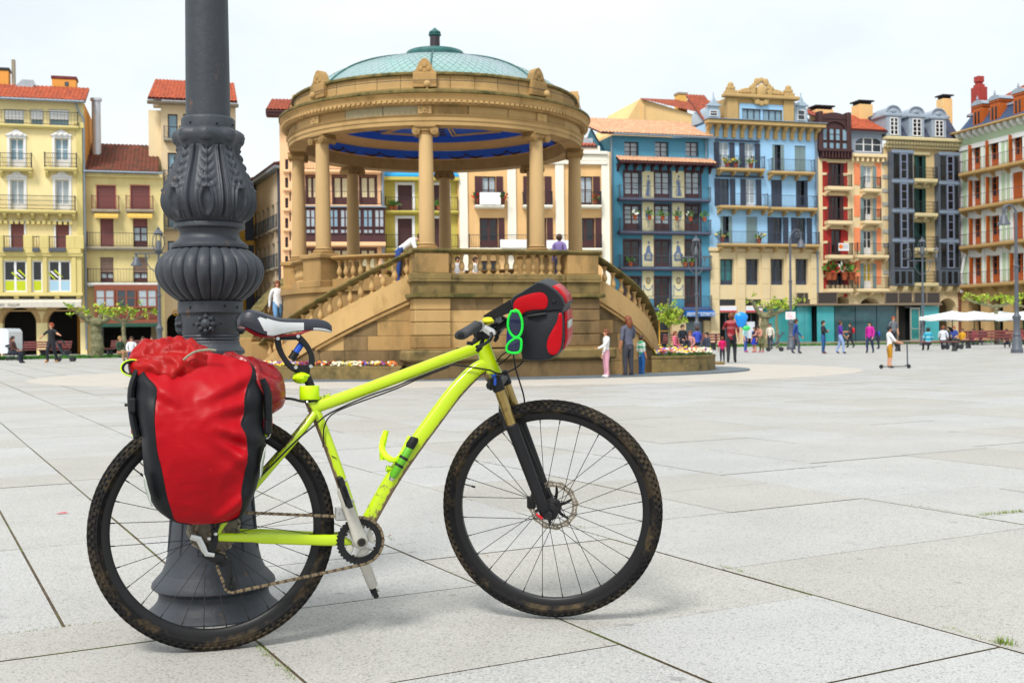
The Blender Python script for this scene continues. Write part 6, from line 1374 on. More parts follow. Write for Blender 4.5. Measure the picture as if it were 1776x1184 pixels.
# white delivery van half in view
q=PY(-92,592,57); q.z=0; t=thing('delivery_van','white van parked on the left before the arcade','van',q,R(2)); m_van=mat('van_white',lin('#dbe4ee',.95),.35,var=.03,coat=.3)
b=MB(); b.prism([(0,.35),(3.0,.35),(3.08,.6),(3.08,1.45),(2.95,1.62),(.3,1.62),(-.8,1.15),(-1.3,1.0),(-1.4,.4)],0,1.75,'y'); b.build('body',m_van,t,smooth=20)
for x in (-.7,2.3): b=MB(); b.lathe([(0,-.04),(.3,-.04),(.33,0),(.33,.15),(0,.18)],18,ax='y',c=(x,0,.33)); o=b.build('wheel',m_blk,t); b=MB(); b.lathe([(0,-.06),(.17,-.05),(.19,-.03)],14,ax='y',c=(x,0,.33)); b.build('hubcap',m_zinc,o)
b=MB(); b.box(3.085,3.10,.1,.25,.7,1.1); b.build('tail_light',mat('tail_red',lin('#a01818'),.3),t); b=MB(); b.prism([(.35,1.1),(.35,1.52),(.1,1.45),(-.6,1.1)],-.012,-.002,'y'); b.build('side_window',m_glassd,t); b=MB(); b.cbox(-.02+3.0,3.12,.05,1.7,.36,.5,.02); b.build('bumper',m_irong,t)
# ------------------------------------------------------------------ big lamp post in the foreground
LPY=3.93; q=PY(366,590,LPY); q.z=0
m_post=mat('lamp_grey_paint',lin('#4d535d',.52),.52,var=.13,vs=5,bump=.12,bs=60,col2=lin('#80614c',.6),c2lo=.64,c2hi=.72,c2s=13,stretch=(1,1,.7),spec=.4)
m_hole=mat('bolt_hole',(.01,.01,.01,1),.9,var=0)
lp=thing('lamp_post','massive dark grey cast iron lamp post with ribbed and leaf carved bulbs','lamp post',q)
def lz(y): return .95-(y-588)/496.0
def prof(l): return [(h/496.0,lz(y)) for y,h in l]
def lpart(name,l,n=64,fn=None,smooth=35,sub=0):
    P=prof(l)
    if sub: P=[(p.x,p.y) for p in catmull([(r,z,0) for r,z in P],sub)]
    b=MB(); b.lathe(P[::-1],n,fn=fn); return b.build(name,m_post,lp,smooth=smooth)
lpart('base',[(985,86),(997,97),(1004,103),(1010,104.5),(1013,101),(1018,94),(1026,92),(1036,95),(1046,103),(1052,110),(1056,113),(1060,113),(1064,116),(1086,116)][::1],72)
lpart('lower_shaft',[(616,50),(640,51.5),(700,55),(800,62),(880,68.5),(930,73.5),(958,77.5),(972,81),(986,87)],72)
for k in range(6):      # raised panel frames on the lower shaft
    a=R(60*k+12); b=MB(); 
    def sp(da,y): r=(50+(y-616)*.0735+(.0 if y<930 else (y-930)*.02))/496.0+.001; return Vector((r*math.sin(a+da),-r*math.cos(a+da),lz(y)))
    P=[sp(-.30,640),sp(.30,640)]+[sp(.30,640+28*j) for j in range(1,12)]+[sp(-.30,640+28*j) for j in range(11,0,-1)]; b.tube(P,.0055,6,closed=True); b.build('panel_frame',m_post,lp)
lpart('foot_moulding',[(596,48.5),(600,50),(604,54),(608,57),(613,57),(617,50)],64)
lpart('plinth',[(544,50.2),(546,50),(578,48.5),(580,47),(583,48.8),(585,47),(588,48.8),(590.5,47),(593,48.6),(597,48.6)],64)
lpart('plinth_collar',[(522,51),(523.5,54.6),(526,55),(542,55),(544,53.5),(544.5,50)],64)
RB=[(432.5,60),(435,66),(440,73),(450,83.5),(460,88.5),(470,90.5),(482,89),(495,83),(507,73),(516,62),(522,53)]
nr=24
def ribfn(a,i,z): 
    x=abs(math.sin(nr*a/2)); return .0125*(x**.55-.78)
lpart('ribbed_bulb',RB,nr*14,ribfn,60,4)
lpart('middle_ring',[(424,60),(425,64.5),(427,65.2),(430,65.2),(432,64.5),(433,58)],64)
lpart('waist',[(398.5,52),(404,50.3),(410,50.2),(416,53),(421,59),(424.5,63)],64,None,35,3)
lpart('upper_ring',[(387.5,55),(389,59),(391,60),(396,60),(398,58.5),(399,52)],64)
AB=[(258,50.8),(262,51),(270,52.2),(282,56),(300,62.5),(320,70.3),(338,75.8),(350,77.6),(360,76.6),(372,71),(381,64),(388,57)]
z1_,z0_=lz(258),lz(388)
def leaffn(a,i,z):
    x=(a-R(12))*8/(2*PI); u=(x+.5)%1-.5; v=(z-z0_)/(z1_-z0_); au=abs(u); d=0.0
    g=lambda t,s: math.exp(-(t/s)**2)
    d+=.0045*g(au,.028)*(1 if v>.42 else 0)                                   # midrib
    if v>.42:                                                                 # pairs of leaflets up the stem
        w=.34*(1-.35*(v-.42)/.58); ph=(v*8.6-au*2.4)%1; env=max(0,1-(au/w)**3)
        d+=env*(.0085*max(0,math.sin(PI*ph))**.6-.005)
    e=math.sqrt((u/.17)**2+((v-.25)/.20)**2); d+=.0065*g(e-1,.16)+.004*g(e-1.55,.14)
    if e<.75: d-=.009*(1-(e/.75)**2)**.5
    d+=-.006*g(au-.5,.035)+.004*g(au-.43,.03)+.0025*g(au-.37,.02)
    return 1.15*d*min(1,v/.06)*min(1,max(0,(1.02-v)/.05))
lpart('leaf_bulb',AB,8*56,leaffn,50,7)
b=MB(); b.lathe(prof([(226,46),(229,52),(233,57),(240,59),(247,57),(253,53),(260,50)])[::-1],128,fn=lambda a,i,z:.006*math.cos(8*(a-R(12)))); b.build('leaf_lip',m_post,lp)
for k in range(8):      # the drooping leaf tips
    a=R(45*k+12); b=MB(); rows=[]
    for j in range(9):
        t=-.26+.52*j/8; r0=60/496.0-.012*(t/.26)**2; row=[]
        for i in range(9):
            ph=-1.9+3.6*i/8; rr=r0-.016+.018*math.cos(ph); zz_=lz(244)+.022*math.sin(-ph)*(1-.35*(t/.26)**2); row.append((rr*math.sin(a+t),-rr*math.cos(a+t),zz_))
        rows.append(row)
    b.grid(rows); b.build('leaf_tip',m_post,lp)
lpart('top_collar',[(205,38),(206.5,43),(209,45),(211,45.6),(227,45.6),(229,44)],64)
b=MB(); b.lathe([(37.6/496,lz(206)),(36/496,lz(0)),(.068,3.0),(.055,6.5)],48); b.build('pole',m_post,lp)
b=MB(); lantern(b,0,0,6.5,.8); b.build('lantern',m_post,lp)
for az in (6,96,186,276):
    a=R(az); b=MB(); n=8
    b.prism([( (.036 if j%2==0 else .027)*math.cos(j*PI/8),(.036 if j%2==0 else .027)*math.sin(j*PI/8)) for j in range(16)],-.010,.004,'y'); b.ball((0,-.010,0),.019,12,0,(1,.75,1))
    for j in range(8): b.tube([(.012*math.cos(j*PI/4),-.008,.012*math.sin(j*PI/4)),(.024*math.cos(j*PI/4),-.012,.024*math.sin(j*PI/4)),(.035*math.cos(j*PI/4),-.008,.035*math.sin(j*PI/4))],[.005,.0085,.002],8)
    b.xf(Matrix.Translation(Vector((math.sin(a)*.099,-math.cos(a)*.099,lz(562))))@Matrix.Rotation(a,4,'Z')); b.build('rosette',m_post,lp,smooth=40)
for az,y,rr in ((-22,534,55),(68,534,55),(-20,563,49),(34,561,49),(40,532,55),(-25,220,45.6),(33,222,45.6),(78,220,45.6)):
    a=R(az); b=MB(); r_=rr/496; b.ball((r_*math.sin(a),-r_*math.cos(a),lz(y)),.0045,8); b.build('bolt_hole',m_hole,lp)

# ------------------------------------------------------------------ bicycle
RC=G(354,1127); FC=G(972,1075); _dv=FC-RC; YAW=math.atan2(_dv.y,_dv.x)
BW=Matrix.Translation(RC)@Matrix.Rotation(YAW,4,'Z')@Matrix.Rotation(R(-3),4,'X'); BI=BW.inverted()
def BL(px,py,y=0.0,M=None):
    I=(BW@M).inverted() if M else BI
    o=I@CAM; d=(I.to_3x3())@ray(px,py); t=(y-o.y)/d.y; return o+d*t
STD=27.0
_ax=Vector((-.326,0,.946)).normalized(); _a0=Vector((.918,0,.875))
ST=Matrix.Translation(_a0)@Matrix.Rotation(R(-STD),4,_ax)@Matrix.Translation(-_a0)
bike=thing('bicycle','muddy lime yellow mountain bike leaning on the big lamp post','bicycle',M=BW)
def rubber(): 
    return mat('tyre_rubber',(.008,.008,.009,1),.8,var=.3,vs=30,bump=.2,bs=90,col2=(.085,.06,.03,1),c2lo=.50,c2hi=.68,c2s=11,spec=.25)
m_tyre=rubber(); m_knob=mat('tread_rubber',(.010,.010,.011,1),.85,var=.3,vs=40,col2=(.085,.062,.034,1),c2lo=.46,c2hi=.66,c2s=4.5,spec=.25)
m_bk=mat('black_anodised',(.009,.009,.010,1),.4,var=.1,vs=20,spec=.3); m_bkm=mat('black_plastic',(.010,.010,.012,1),.5,spec=.28,var=.1,vs=20,bump=.05,bs=200); m_spk=mat('spoke_black',(.02,.02,.02,1),.35,metal=.5,var=0)
m_sil=mat('silver_alloy',(.56,.56,.55,1),.32,metal=.85,var=.08,vs=30,col2=(.22,.18,.12,1),c2lo=.62,c2hi=.72,c2s=18); m_worn=mat('worn_alloy',(.50,.48,.43,1),.45,metal=.3,var=.1,vs=25,col2=(.20,.15,.09,1),c2lo=.58,c2hi=.70,c2s=14)
m_gold=mat('gold_stanchion',(.34,.24,.085,1),.25,metal=.75,var=.1,vs=20,col2=(.14,.09,.04,1),c2lo=.6,c2hi=.72,c2s=25); m_chain=mat('dirty_chain',(.22,.165,.10,1),.5,metal=.5,var=.35,vs=80); m_steel=mat('gear_steel',(.12,.10,.075,1),.4,metal=.7,var=.3,vs=60)
m_cyan=mat('blue_anodised',(.02,.10,.55,1),.3,metal=.3,var=.05)
def limepaint():
    M=bpy.data.materials.new('lime_paint'); M.use_nodes=True; t=M.node_tree; N=t.nodes; K=t.links.new; P=N['Principled BSDF']; P.inputs['Coat Weight'].default_value=.35; P.inputs['Coat Roughness'].default_value=.12
    tc=N.new('ShaderNodeTexCoord'); nz=N.new('ShaderNodeTexNoise'); nz.inputs['Scale'].default_value=26; nz.inputs['Detail'].default_value=8; nz.inputs['Roughness'].default_value=.7; K(tc.outputs['Object'],nz.inputs[0])
    n2=N.new('ShaderNodeTexNoise'); n2.inputs['Scale'].default_value=150; n2.inputs['Detail'].default_value=2; K(tc.outputs['Object'],n2.inputs[0])
    at=N.new('ShaderNodeAttribute'); at.attribute_name='mud'
    ad=N.new('ShaderNodeMath'); ad.operation='MULTIPLY_ADD'; K(at.outputs['Fac'],ad.inputs[0]); ad.inputs[1].default_value=.50; K(nz.outputs[0],ad.inputs[2])
    mr=N.new('ShaderNodeMapRange'); mr.inputs[1].default_value=.70; mr.inputs[2].default_value=.76; K(ad.outputs[0],mr.inputs[0])
    rp=N.new('ShaderNodeValToRGB'); rp.color_ramp.elements[0].color=(.10,.06,.025,1); rp.color_ramp.elements[1].color=(.30,.21,.11,1); K(n2.outputs[0],rp.inputs[0])
    mi=N.new('ShaderNodeMix'); mi.data_type='RGBA'; K(mr.outputs[0],mi.inputs[0]); mi.inputs[6].default_value=lin('#c6e408',.84); K(rp.outputs[0],mi.inputs[7]); K(mi.outputs[2],P.inputs['Base Color'])
    m2=N.new('ShaderNodeMapRange'); m2.inputs[3].default_value=.28; m2.inputs[4].default_value=.95; K(mr.outputs[0],m2.inputs[0]); K(m2.outputs[0],P.inputs['Roughness'])
    bp=N.new('ShaderNodeBump'); bp.inputs['Strength'].default_value=.5; bp.inputs['Distance'].default_value=.004; K(mr.outputs[0],bp.inputs['Height']); K(bp.outputs[0],P.inputs['Normal'])
    return M
m_lime=limepaint()
def mud(o,fn):
    me=o.data; a=me.attributes.new('mud','FLOAT','POINT'); a.data.foreach_set('value',[max(0,min(1,fn(v.co,v.normal))) for v in me.vertices])
def bp(name,b,m,par=None,steer=False,**k):
    if steer: b.xf(ST)
    return b.build(name,m,par or bike,**k)
sm=lambda a,b_,x: max(0,min(1,(x-a)/(b_-a)))
fr=bpy.data.objects.new('frame',None); SC.collection.objects.link(fr); fr.parent=bike
LAT=(0,1,0)
# tubes of the frame
b=MB(); b.tube(catmull([(.338,0,.728),(.43,0,.757),(.62,0,.822),(.78,0,.878),(.915,0,.922)],5),[.0195]*6+[.019]*15,16,lat=LAT,rb=.0175,ex=2.7); o=bp('top_tube',b,m_lime,fr,smooth=60); mud(o,lambda p,n:.0)
dt=[(.935,0,.852),(.905,0,.852),(.865,0,.828),(.80,0,.765),(.735,0,.685),(.66,0,.59),(.58,0,.478),(.485,0,.32)]
b=MB(); P=catmull(dt,5); b.tube(P,[.0235+.003*math.sin(PI*i/len(P)) for i in range(len(P))],18,lat=LAT,rb=.021,ex=2.8); o=bp('down_tube',b,m_lime,fr,smooth=60); mud(o,lambda p,n: sm(.25,.8,n.x*.77-n.z*.64)+.35*sm(.62,.40,p.z)+.3*sm(.75,.9,n.x*.77-n.z*.64))
b=MB(); P=catmull([(.326,0,.772),(.345,0,.725),(.372,0,.66),(.42,0,.52),(.462,0,.38),(.478,0,.305)],5); b.tube(P,.018,16,lat=LAT,rb=.0175); o=bp('seat_tube',b,m_lime,fr,smooth=60); mud(o,lambda p,n: sm(.15,.75,-n.x*.93-n.z*.2)*sm(.78,.70,p.z)+.25*sm(.5,.35,p.z))
b=MB(); h0,h1=_a0+_ax*.068,_a0-_ax*.064; b.tube([h0,h0-_ax*.01,h0-_ax*.03,h1+_ax*.03,h1+_ax*.012,h1],[.027,.029,.026,.0275,.031,.029],18); o=bp('head_tube',b,m_lime,fr,smooth=50); mud(o,lambda p,n:sm(.85,.81,p.z)*.7)
for s in (-1,1):
    b=MB(); b.tube(catmull([(.455,s*.036,.312),(.36,s*.045,.318),(.20,s*.058,.334),(.09,s*.068,.345),(.045,s*.070,.350)],5),[.0175]*6+[.0165]*6+[.013]*9,12,lat=LAT,rb=.010,ex=3); o=bp('chainstay',b,m_lime,fr,smooth=60); mud(o,lambda p,n:.25*sm(.1,.04,p.x)+.1)
    b=MB(); b.tube(catmull([(.345,s*.020,.712),(.30,s*.034,.655),(.19,s*.050,.533),(.09,s*.062,.425),(.055,s*.068,.385),(.04,s*.07,.36)],5),.0115,12,lat=LAT,rb=.0095); o=bp('seatstay',b,m_lime,fr,smooth=60); mud(o,lambda p,n:sm(.2,.8,n.z*.6-n.x*.7)*.62)
    b=MB(); b.prism([(.075,.348),(.060,.372),(.035,.378),(.018,.362),(.022,.340),(.05,.335)],s*.070-.004,s*.070+.004,'y'); o=bp('dropout',b,m_lime,fr,smooth=0); mud(o,lambda p,n:.6)
b=MB(); b.lathe([(0,-.040),(.022,-.040),(.0235,-.036),(.0235,.036),(.022,.040),(0,.040)],20,ax='y',c=(.478,0,.305)); o=bp('bottom_bracket_shell',b,m_lime,fr); mud(o,lambda p,n:.8)
b=MB(); b.prism([(.345,.76),(.40,.775),(.345,.705),(.325,.72)],-.008,.008,'y'); o=bp('gusset',b,m_lime,fr,smooth=0); mud(o,lambda p,n:.55)
# wheels
WR=.352
def wheel(c,steer,rear):
    e=bpy.data.objects.new('wheel',None); SC.collection.objects.link(e); e.parent=bike; T=Matrix.Translation(Vector(c))@Matrix.Scale(1.04,4)
    if steer: T=ST@T
    def pt(name,b,m,**k): b.xf(T); return b.build(name,m,e,**k)
    b=MB(); rows=[]; N_=144; mr_,tr=.3245,.0268
    for i in range(N_):
        a=2*PI*i/N_; row=[]
        for j in range(20):
            ph=2*PI*j/20; rr=mr_+tr*math.cos(ph)*(1.0 if math.cos(ph)>0 else .62); yy=tr*math.sin(ph)*(1 if math.cos(ph)>-.3 else .75); row.append((rr*math.cos(a),yy,rr*math.sin(a)))
        rows.append(row)
    rows.append(rows[0]); b.grid(rows,closed=True); pt('tyre',b,m_tyre,smooth=60,merge=True)
    b=MB(); nk=96; rr_=random.Random(4)
    for row,(ph,w,l,h,off) in enumerate(((-66,.0055,.0075,.0030,0),(-45,.0060,.0080,.0042,.5),(-20,.0055,.0075,.0034,0),(0,.0045,.0085,.0030,.5),(20,.0055,.0075,.0034,0),(45,.0060,.0080,.0042,.5),(66,.0055,.0075,.0030,0))):
        for i in range(nk):
            a=2*PI*(i+off)/nk; p_=R(ph); k=MB().cbox(-l*.75,l*.75,-w,w,-.003,h,.0012) if False else MB().box(-l*.7,l*.7,-w,w,-.003,h)
            M=Matrix.Rotation(-a,4,'Y')@Matrix.Translation((mr_,0,0))@Matrix.Rotation(p_,4,'Z')@Matrix.Translation((tr*.985,0,0))@Matrix(((0,0,1,0),(0,1,0,0),(-1,0,0,0),(0,0,0,1)))
            b.join(k,M)
    stuff(pt('tread_knobs',b,m_knob,smooth=0,fix=False))
    b=MB(); b.lathe([(.292,-.009),(.294,-.011),(.306,-.0145),(.3135,-.0150),(.315,-.012),(.309,0),(.315,.012),(.3135,.0150),(.306,.0145),(.294,.011),(.292,.009),(.291,0),(.292,-.009)],120,ax='y'); pt('rim',b,m_bk,smooth=30)
    hy=.036 if not rear else .034
    b=MB(); b.lathe([(0,-.050),(.010,-.050),(.012,-hy-.006),(.027,-hy-.002),(.027,-hy+.002),(.016,-hy+.008),(.014,0),(.016,hy-.008),(.029,hy-.002),(.029,hy+.002),(.013,hy+.006),(.011,.052),(0,.052)],24,ax='y'); pt('hub',b,m_bk,smooth=40)
    ns=28
    for i in range(ns):
        s=1 if i%2 else -1; a=2*PI*(i+.5)/ns; d=(1 if (i//2)%2 else -1)*R(62); fl=Vector((.0255*math.cos(a+d),s*hy,.0255*math.sin(a+d))); rm=Vector((.2925*math.cos(a),s*.003,.2925*math.sin(a))); k=MB().tube([fl,rm],.00115,5); k.tube([rm+(fl-rm).normalized()*.013,rm],.0021,6); pt('spoke',k,m_spk)
    b=MB(); a=R(165 if steer else 140); d=Vector((math.cos(a),0,math.sin(a))); b.tube([d*.292,d*.266],.0022,6); b.tube([d*.268,d*.256],.0036,8); pt('valve',b,m_bk)
    # brake disc on the far side
    b=MB(); nd=36; yd=hy+.012; RR=.080 if steer else .078
    for (r0,r1,wv) in ((RR-.0075,RR,.0022),(RR-.0185,RR-.0105,.001)):
        rows=[]
        for yy in (-.0009,.0009):
            rows.append([((r0)*math.cos(2*PI*j/144),yd+yy,(r0)*math.sin(2*PI*j/144)) for j in range(144)]); rows.append([((r1+wv*math.sin(12*2*PI*j/144))*math.cos(2*PI*j/144),yd+yy,(r1+wv*math.sin(12*2*PI*j/144))*math.sin(2*PI*j/144)) for j in range(144)])
        b.grid([rows[0],rows[1],rows[3],rows[2],rows[0]],closed=True)
    for i in range(nd):
        a=2*PI*i/nd; b.tube([(( RR-.015)*math.cos(a-.05),yd,(RR-.015)*math.sin(a-.05)),((RR-.004)*math.cos(a+.05),yd,(RR-.004)*math.sin(a+.05))],.0022,4)
    pt('brake_disc',b,mat('disc_steel',(.30,.26,.20,1),.4,metal=.4,var=.2,vs=60),smooth=30)
    b=MB()
    for i in range(6): a=2*PI*i/6; b.tube([(.012*math.cos(a),yd,.012*math.sin(a)),(.045*math.cos(a+.25),yd,.045*math.sin(a+.25)),((RR-.014)*math.cos(a+.35),yd,(RR-.014)*math.sin(a+.35))],[.006,.005,.0035],6,lat=LAT,rb=.0012)
    pt('disc_carrier',b,m_bk)
    return e,T
RAX=(.034,0,.366); FAX=(1.124,0,.372)
wr,TR=wheel(RAX,False,True); wf,TF=wheel(FAX,True,False)
# cassette
ca=bpy.data.objects.new('cassette',None); SC.collection.objects.link(ca); ca.parent=bike
for i,(rr,nt_) in enumerate(((.072,36),(.064,32),(.056,28),(.049,24),(.043,21),(.037,19),(.032,17),(.028,15),(.024,13))):
    y=-.026-.0042*i; b=MB(); out=[]
    for j in range(nt_*2): a=2*PI*j/(nt_*2); r_=rr*(1.0 if j%2 else .945); out.append((RAX[0]+r_*math.cos(a),RAX[2]+r_*math.sin(a)))
    b.prism(out,y-.0008,y+.0008,'y'); bp('sprocket',b,m_steel,ca,smooth=0)
b=MB(); b.lathe([(0,-.086),(.009,-.086),(.011,-.080),(.011,-.060),(0,-.06)],14,ax='y',c=RAX); bp('axle_bolt',b,m_bk)
# cranks and chainrings
cr=bpy.data.objects.new('crankset',None); SC.collection.objects.link(cr); cr.parent=bike
BBc=Vector((.476,0,.309))
def gear(name,r,nt_,y,th,m,rin,par):
    b=MB(); n=nt_*4; o_=[];i_=[]
    for j in range(n):
        a=2*PI*j/n; t=(0,.5,1,.5)[j%4]; o_.append((r-.005+.005*t,a)); i_.append((rin,a))
    rows=[]
    for (L_,yy) in ((o_,-th),(o_,th),(i_,th),(i_,-th)): rows.append([(BBc.x+q_*math.cos(a),y+yy,BBc.z+q_*math.sin(a)) for q_,a in L_])
    b.grid(rows+[rows[0]],closed=True); return bp(name,b,m,par,smooth=0)
gear('outer_chainring',.0755,36,-.050,.0022,m_bk,.050,cr); gear('inner_chainring',.050,22,-.042,.0016,mat('pale_ring',(.62,.60,.54,1),.5,metal=.3,var=.1,vs=40),.028,cr)
b=MB()
for k in range(4):
    a=R(62+90*k); d=Vector((math.cos(a),0,math.sin(a))); c=BBc+Vector((0,-.056,0)); b.tube([c+d*.012,c+d*.035,c+d*.050],[.014,.0095,.0085],10,lat=LAT,rb=.004,ex=3)
b.lathe([(.0,-.062),(.022,-.062),(.026,-.058),(.026,-.052),(0,-.052)],24,ax='y',c=(BBc.x,0,BBc.z)); bp('spider',b,m_sil,cr)
for k in range(4):
    a=R(62+90*k); b=MB(); b.lathe([(0,-.0635),(.0035,-.0635),(.0050,-.062),(.0055,-.0585),(0,-.0585)],12,ax='y',c=(BBc.x+.0505*math.cos(a),0,BBc.z+.0505*math.sin(a))); bp('chainring_bolt',b,m_bk,cr)
CE=BL(594,852,-.085); CE=BBc+Vector((0,-.085,0))+(CE-BBc-Vector((0,-.085,0))).normalized()*.172
def crank(c0,c1,name,y):
    b=MB(); P=[c0+(c1-c0)*t for t in (-.09,0,.08,.3,.6,.9,1.0,1.06)]; b.tube(P,[.014,.024,.023,.0195,.0180,.0170,.0165,.010],14,lat=LAT,rb=[.007,.011,.011,.0085,.008,.008,.0078,.006],ex=2.8); return bp(name,b,m_worn,cr,smooth=50)
c0=BBc+Vector((0,-.076,0)); c1=Vector((CE.x,-.086,CE.z)); crank(c0,c1,'crank_arm',0)
d2=(c0-c1); d2.y=0; c2=BBc+Vector((0,.074,0)); c3=c2+d2.normalized()*.172; c3.y=.082; crank(c2,c3,'crank_arm',0)
b=MB(); b.lathe([(.0,-.0895),(.0095,-.0895),(.0115,-.088),(.0115,-.086),(0,-.086)],18,ax='y',c=(BBc.x,0,BBc.z)); bp('crank_bolt',b,m_hole,cr)
b=MB(); b.lathe([(.0095,-.0885),(.0135,-.0885),(.0145,-.086),(.009,-.086)],18,ax='y',c=(BBc.x,0,BBc.z)); bp('bolt_ring',b,m_steel,cr)
b=MB(); b.lathe([(0,.0905),(.004,.0905),(.006,.089)],10,ax='y',c=(c3.x,0,c3.z)); bp('pedal_axle_end',b,m_bk,cr)
def pedal(c,s,tilt):
    e=bpy.data.objects.new('pedal',None); SC.collection.objects.link(e); e.parent=bike; M=Matrix.Translation(c)@Matrix.Rotation(R(tilt),4,'Y')
    b=MB(); b.tube([(0,0,0),(0,s*.075,0)],.007,8); b.xf(M); b.build('spindle',m_steel,e)
    b=MB(); y0=s*.018; y1=s*.085; a_,c_=min(y0,y1),max(y0,y1)
    for x in (-.044,.044): b.cbox(x-.005,x+.005,a_,c_,-.008,.008,.002)
    for y in (a_,c_-.007): b.cbox(-.044,.044,y,y+.007,-.0078,.0078,.002)
    b.cbox(-.022,.022,a_,c_,-.007,.007,.003); b.xf(M); b.build('cage',m_bkm,e,smooth=0)
    b=MB(); b.tube([(-.03,s*.03,.010),(-.035,s*.05,.018),(-.03,s*.07,.010)],.0035,6); b.tube([(.03,s*.03,.010),(.036,s*.05,.017),(.03,s*.07,.010)],.0035,6); b.cbox(-.02,.02,s*.05-.015,s*.05+.015,.007,.012,.002); b.xf(M); b.build('clip',m_worn,e)
pedal(c1,-1,72); pedal(c3,1,70)
# front mech, rear mech, chain
b=MB(); q=BL(598,885,-.05); b.cbox(q.x-.03,q.x+.012,-.058,-.05,q.z-.03,q.z+.012,.003); b.cbox(q.x-.03,q.x+.012,-.040,-.033,q.z-.03,q.z+.012,.003); b.cbox(q.x-.01,q.x+.02,-.052,-.034,q.z+.012,q.z+.03,.004); b.cbox(q.x+.002,q.x+.03,-.034,-.012,q.z-.005,q.z+.035,.004); bp('front_derailleur',b,m_sil,None,smooth=0)
rd=bpy.data.objects.new('rear_derailleur',None); SC.collection.objects.link(rd); rd.parent=bike
D=lambda px,py,y=-.08: BL(px,py,y)
b=MB(); b.tube([D(331,930),D(345,934),D(352,948),D(358,960),D(372,962)],[.010,.011,.010,.009,.007],10,lat=LAT,rb=.006); bp('parallelogram',b,m_sil,rd)
b=MB(); b.tube([D(374,927,-.072),D(372,940),D(366,955)],[.012,.010,.013],10,lat=LAT,rb=.008); b.tube([D(352,957,-.072),D(372,966,-.072),D(388,968,-.072)],[.014,.017,.012],10,lat=LAT,rb=.012); bp('mech_body',b,m_bkm,rd)
for (x_,y_) in ((363,933),(374,925)):
    b=MB(); c=D(x_,y_); b.lathe([(0,-.091),(.0045,-.091),(.0065,-.088),(.0065,-.078),(0,-.078)],12,ax='y',c=(c.x,0,c.z)); bp('pivot_bolt',b,m_sil,rd)
j1,j2=D(383,972,-.062),D(401,1016,-.062)
b=MB(); b.tube([D(378,966,-.07),D(394,976,-.07),D(397,998,-.07),D(393,1020,-.07)],[.008,.009,.008,.007],8,lat=LAT,rb=.0016); b.tube([D(380,966,-.054),D(396,976,-.054),D(399,998,-.054),D(401,1020,-.054)],[.008,.009,.008,.007],8,lat=LAT,rb=.0016); bp('cage',b,m_bk,rd)
for j in (j1,j2):
    b=MB(); b.prism([(j.x+(.020 if k%2 else .0165)*math.cos(k*PI/11),j.z+(.020 if k%2 else .0165)*math.sin(k*PI/11)) for k in range(22)],-.0645,-.0595,'y'); b.lathe([(0,-.072),(.005,-.072),(.006,-.07),(0,-.07)],10,ax='y',c=(j.x,0,j.z)); bp('jockey_wheel',b,m_bkm,rd,smooth=0)
def links(path):
    L_=[0]
    for p,q_ in zip(path,path[1:]): L_.append(L_[-1]+(q_-p).length)
    n=int(L_[-1]/.0127); b=MB(); 
    def at(s):
        for i in range(len(path)-1):
            if L_[i+1]>=s: return path[i].lerp(path[i+1],(s-L_[i])/max(1e-6,L_[i+1]-L_[i]))
        return path[-1]
    for i in range(n):
        p,q_=at(i*.0127),at((i+1)*.0127); w=.0042 if i%2 else .0028
        for s in (-1,1):
            yy=Vector((0,s*w,0)); b.tube([p+yy,(p+q_)/2+yy,q_+yy],[.0050,.0036,.0050],6,i%2,lat=LAT,rb=.0009)
        b.lathe([(0,-.005),(.0042,-.005),(.0042,.005),(0,.005)],8,ax='y',c=tuple(p))
    return b
ctop=Vector((RAX[0]+.002,-.040,RAX[2]+.058)); rt=.0735
path=[ctop,Vector((BBc.x,-.050,BBc.z+rt))]+[Vector((BBc.x+rt*math.sin(a),-.050,BBc.z+rt*math.cos(a))) for a in [PI*k/14 for k in range(1,14)]]+[Vector((BBc.x+.01,-.050,BBc.z-rt))]
path+=[Vector((j2.x+.004,-.061,j2.z-.019)),Vector((j2.x-.014,-.061,j2.z-.014)),Vector((j2.x-.019,-.061,j2.z+.002)),Vector((j1.x-.012,-.060,j1.z-.016)),Vector((j1.x+.016,-.058,j1.z+.004)),Vector((j1.x+.012,-.052,j1.z+.018)),Vector((RAX[0]-.02,-.044,RAX[2]-.055)),Vector((RAX[0]-.058,-.040,RAX[2]-.01)),Vector((RAX[0]-.04,-.040,RAX[2]+.042)),ctop]
stuff(bp('chain',links(path),[m_chain,mat('chain_dark',(.07,.05,.03,1),.5,metal=.5,var=.3,vs=80)],None,smooth=40,fix=False))
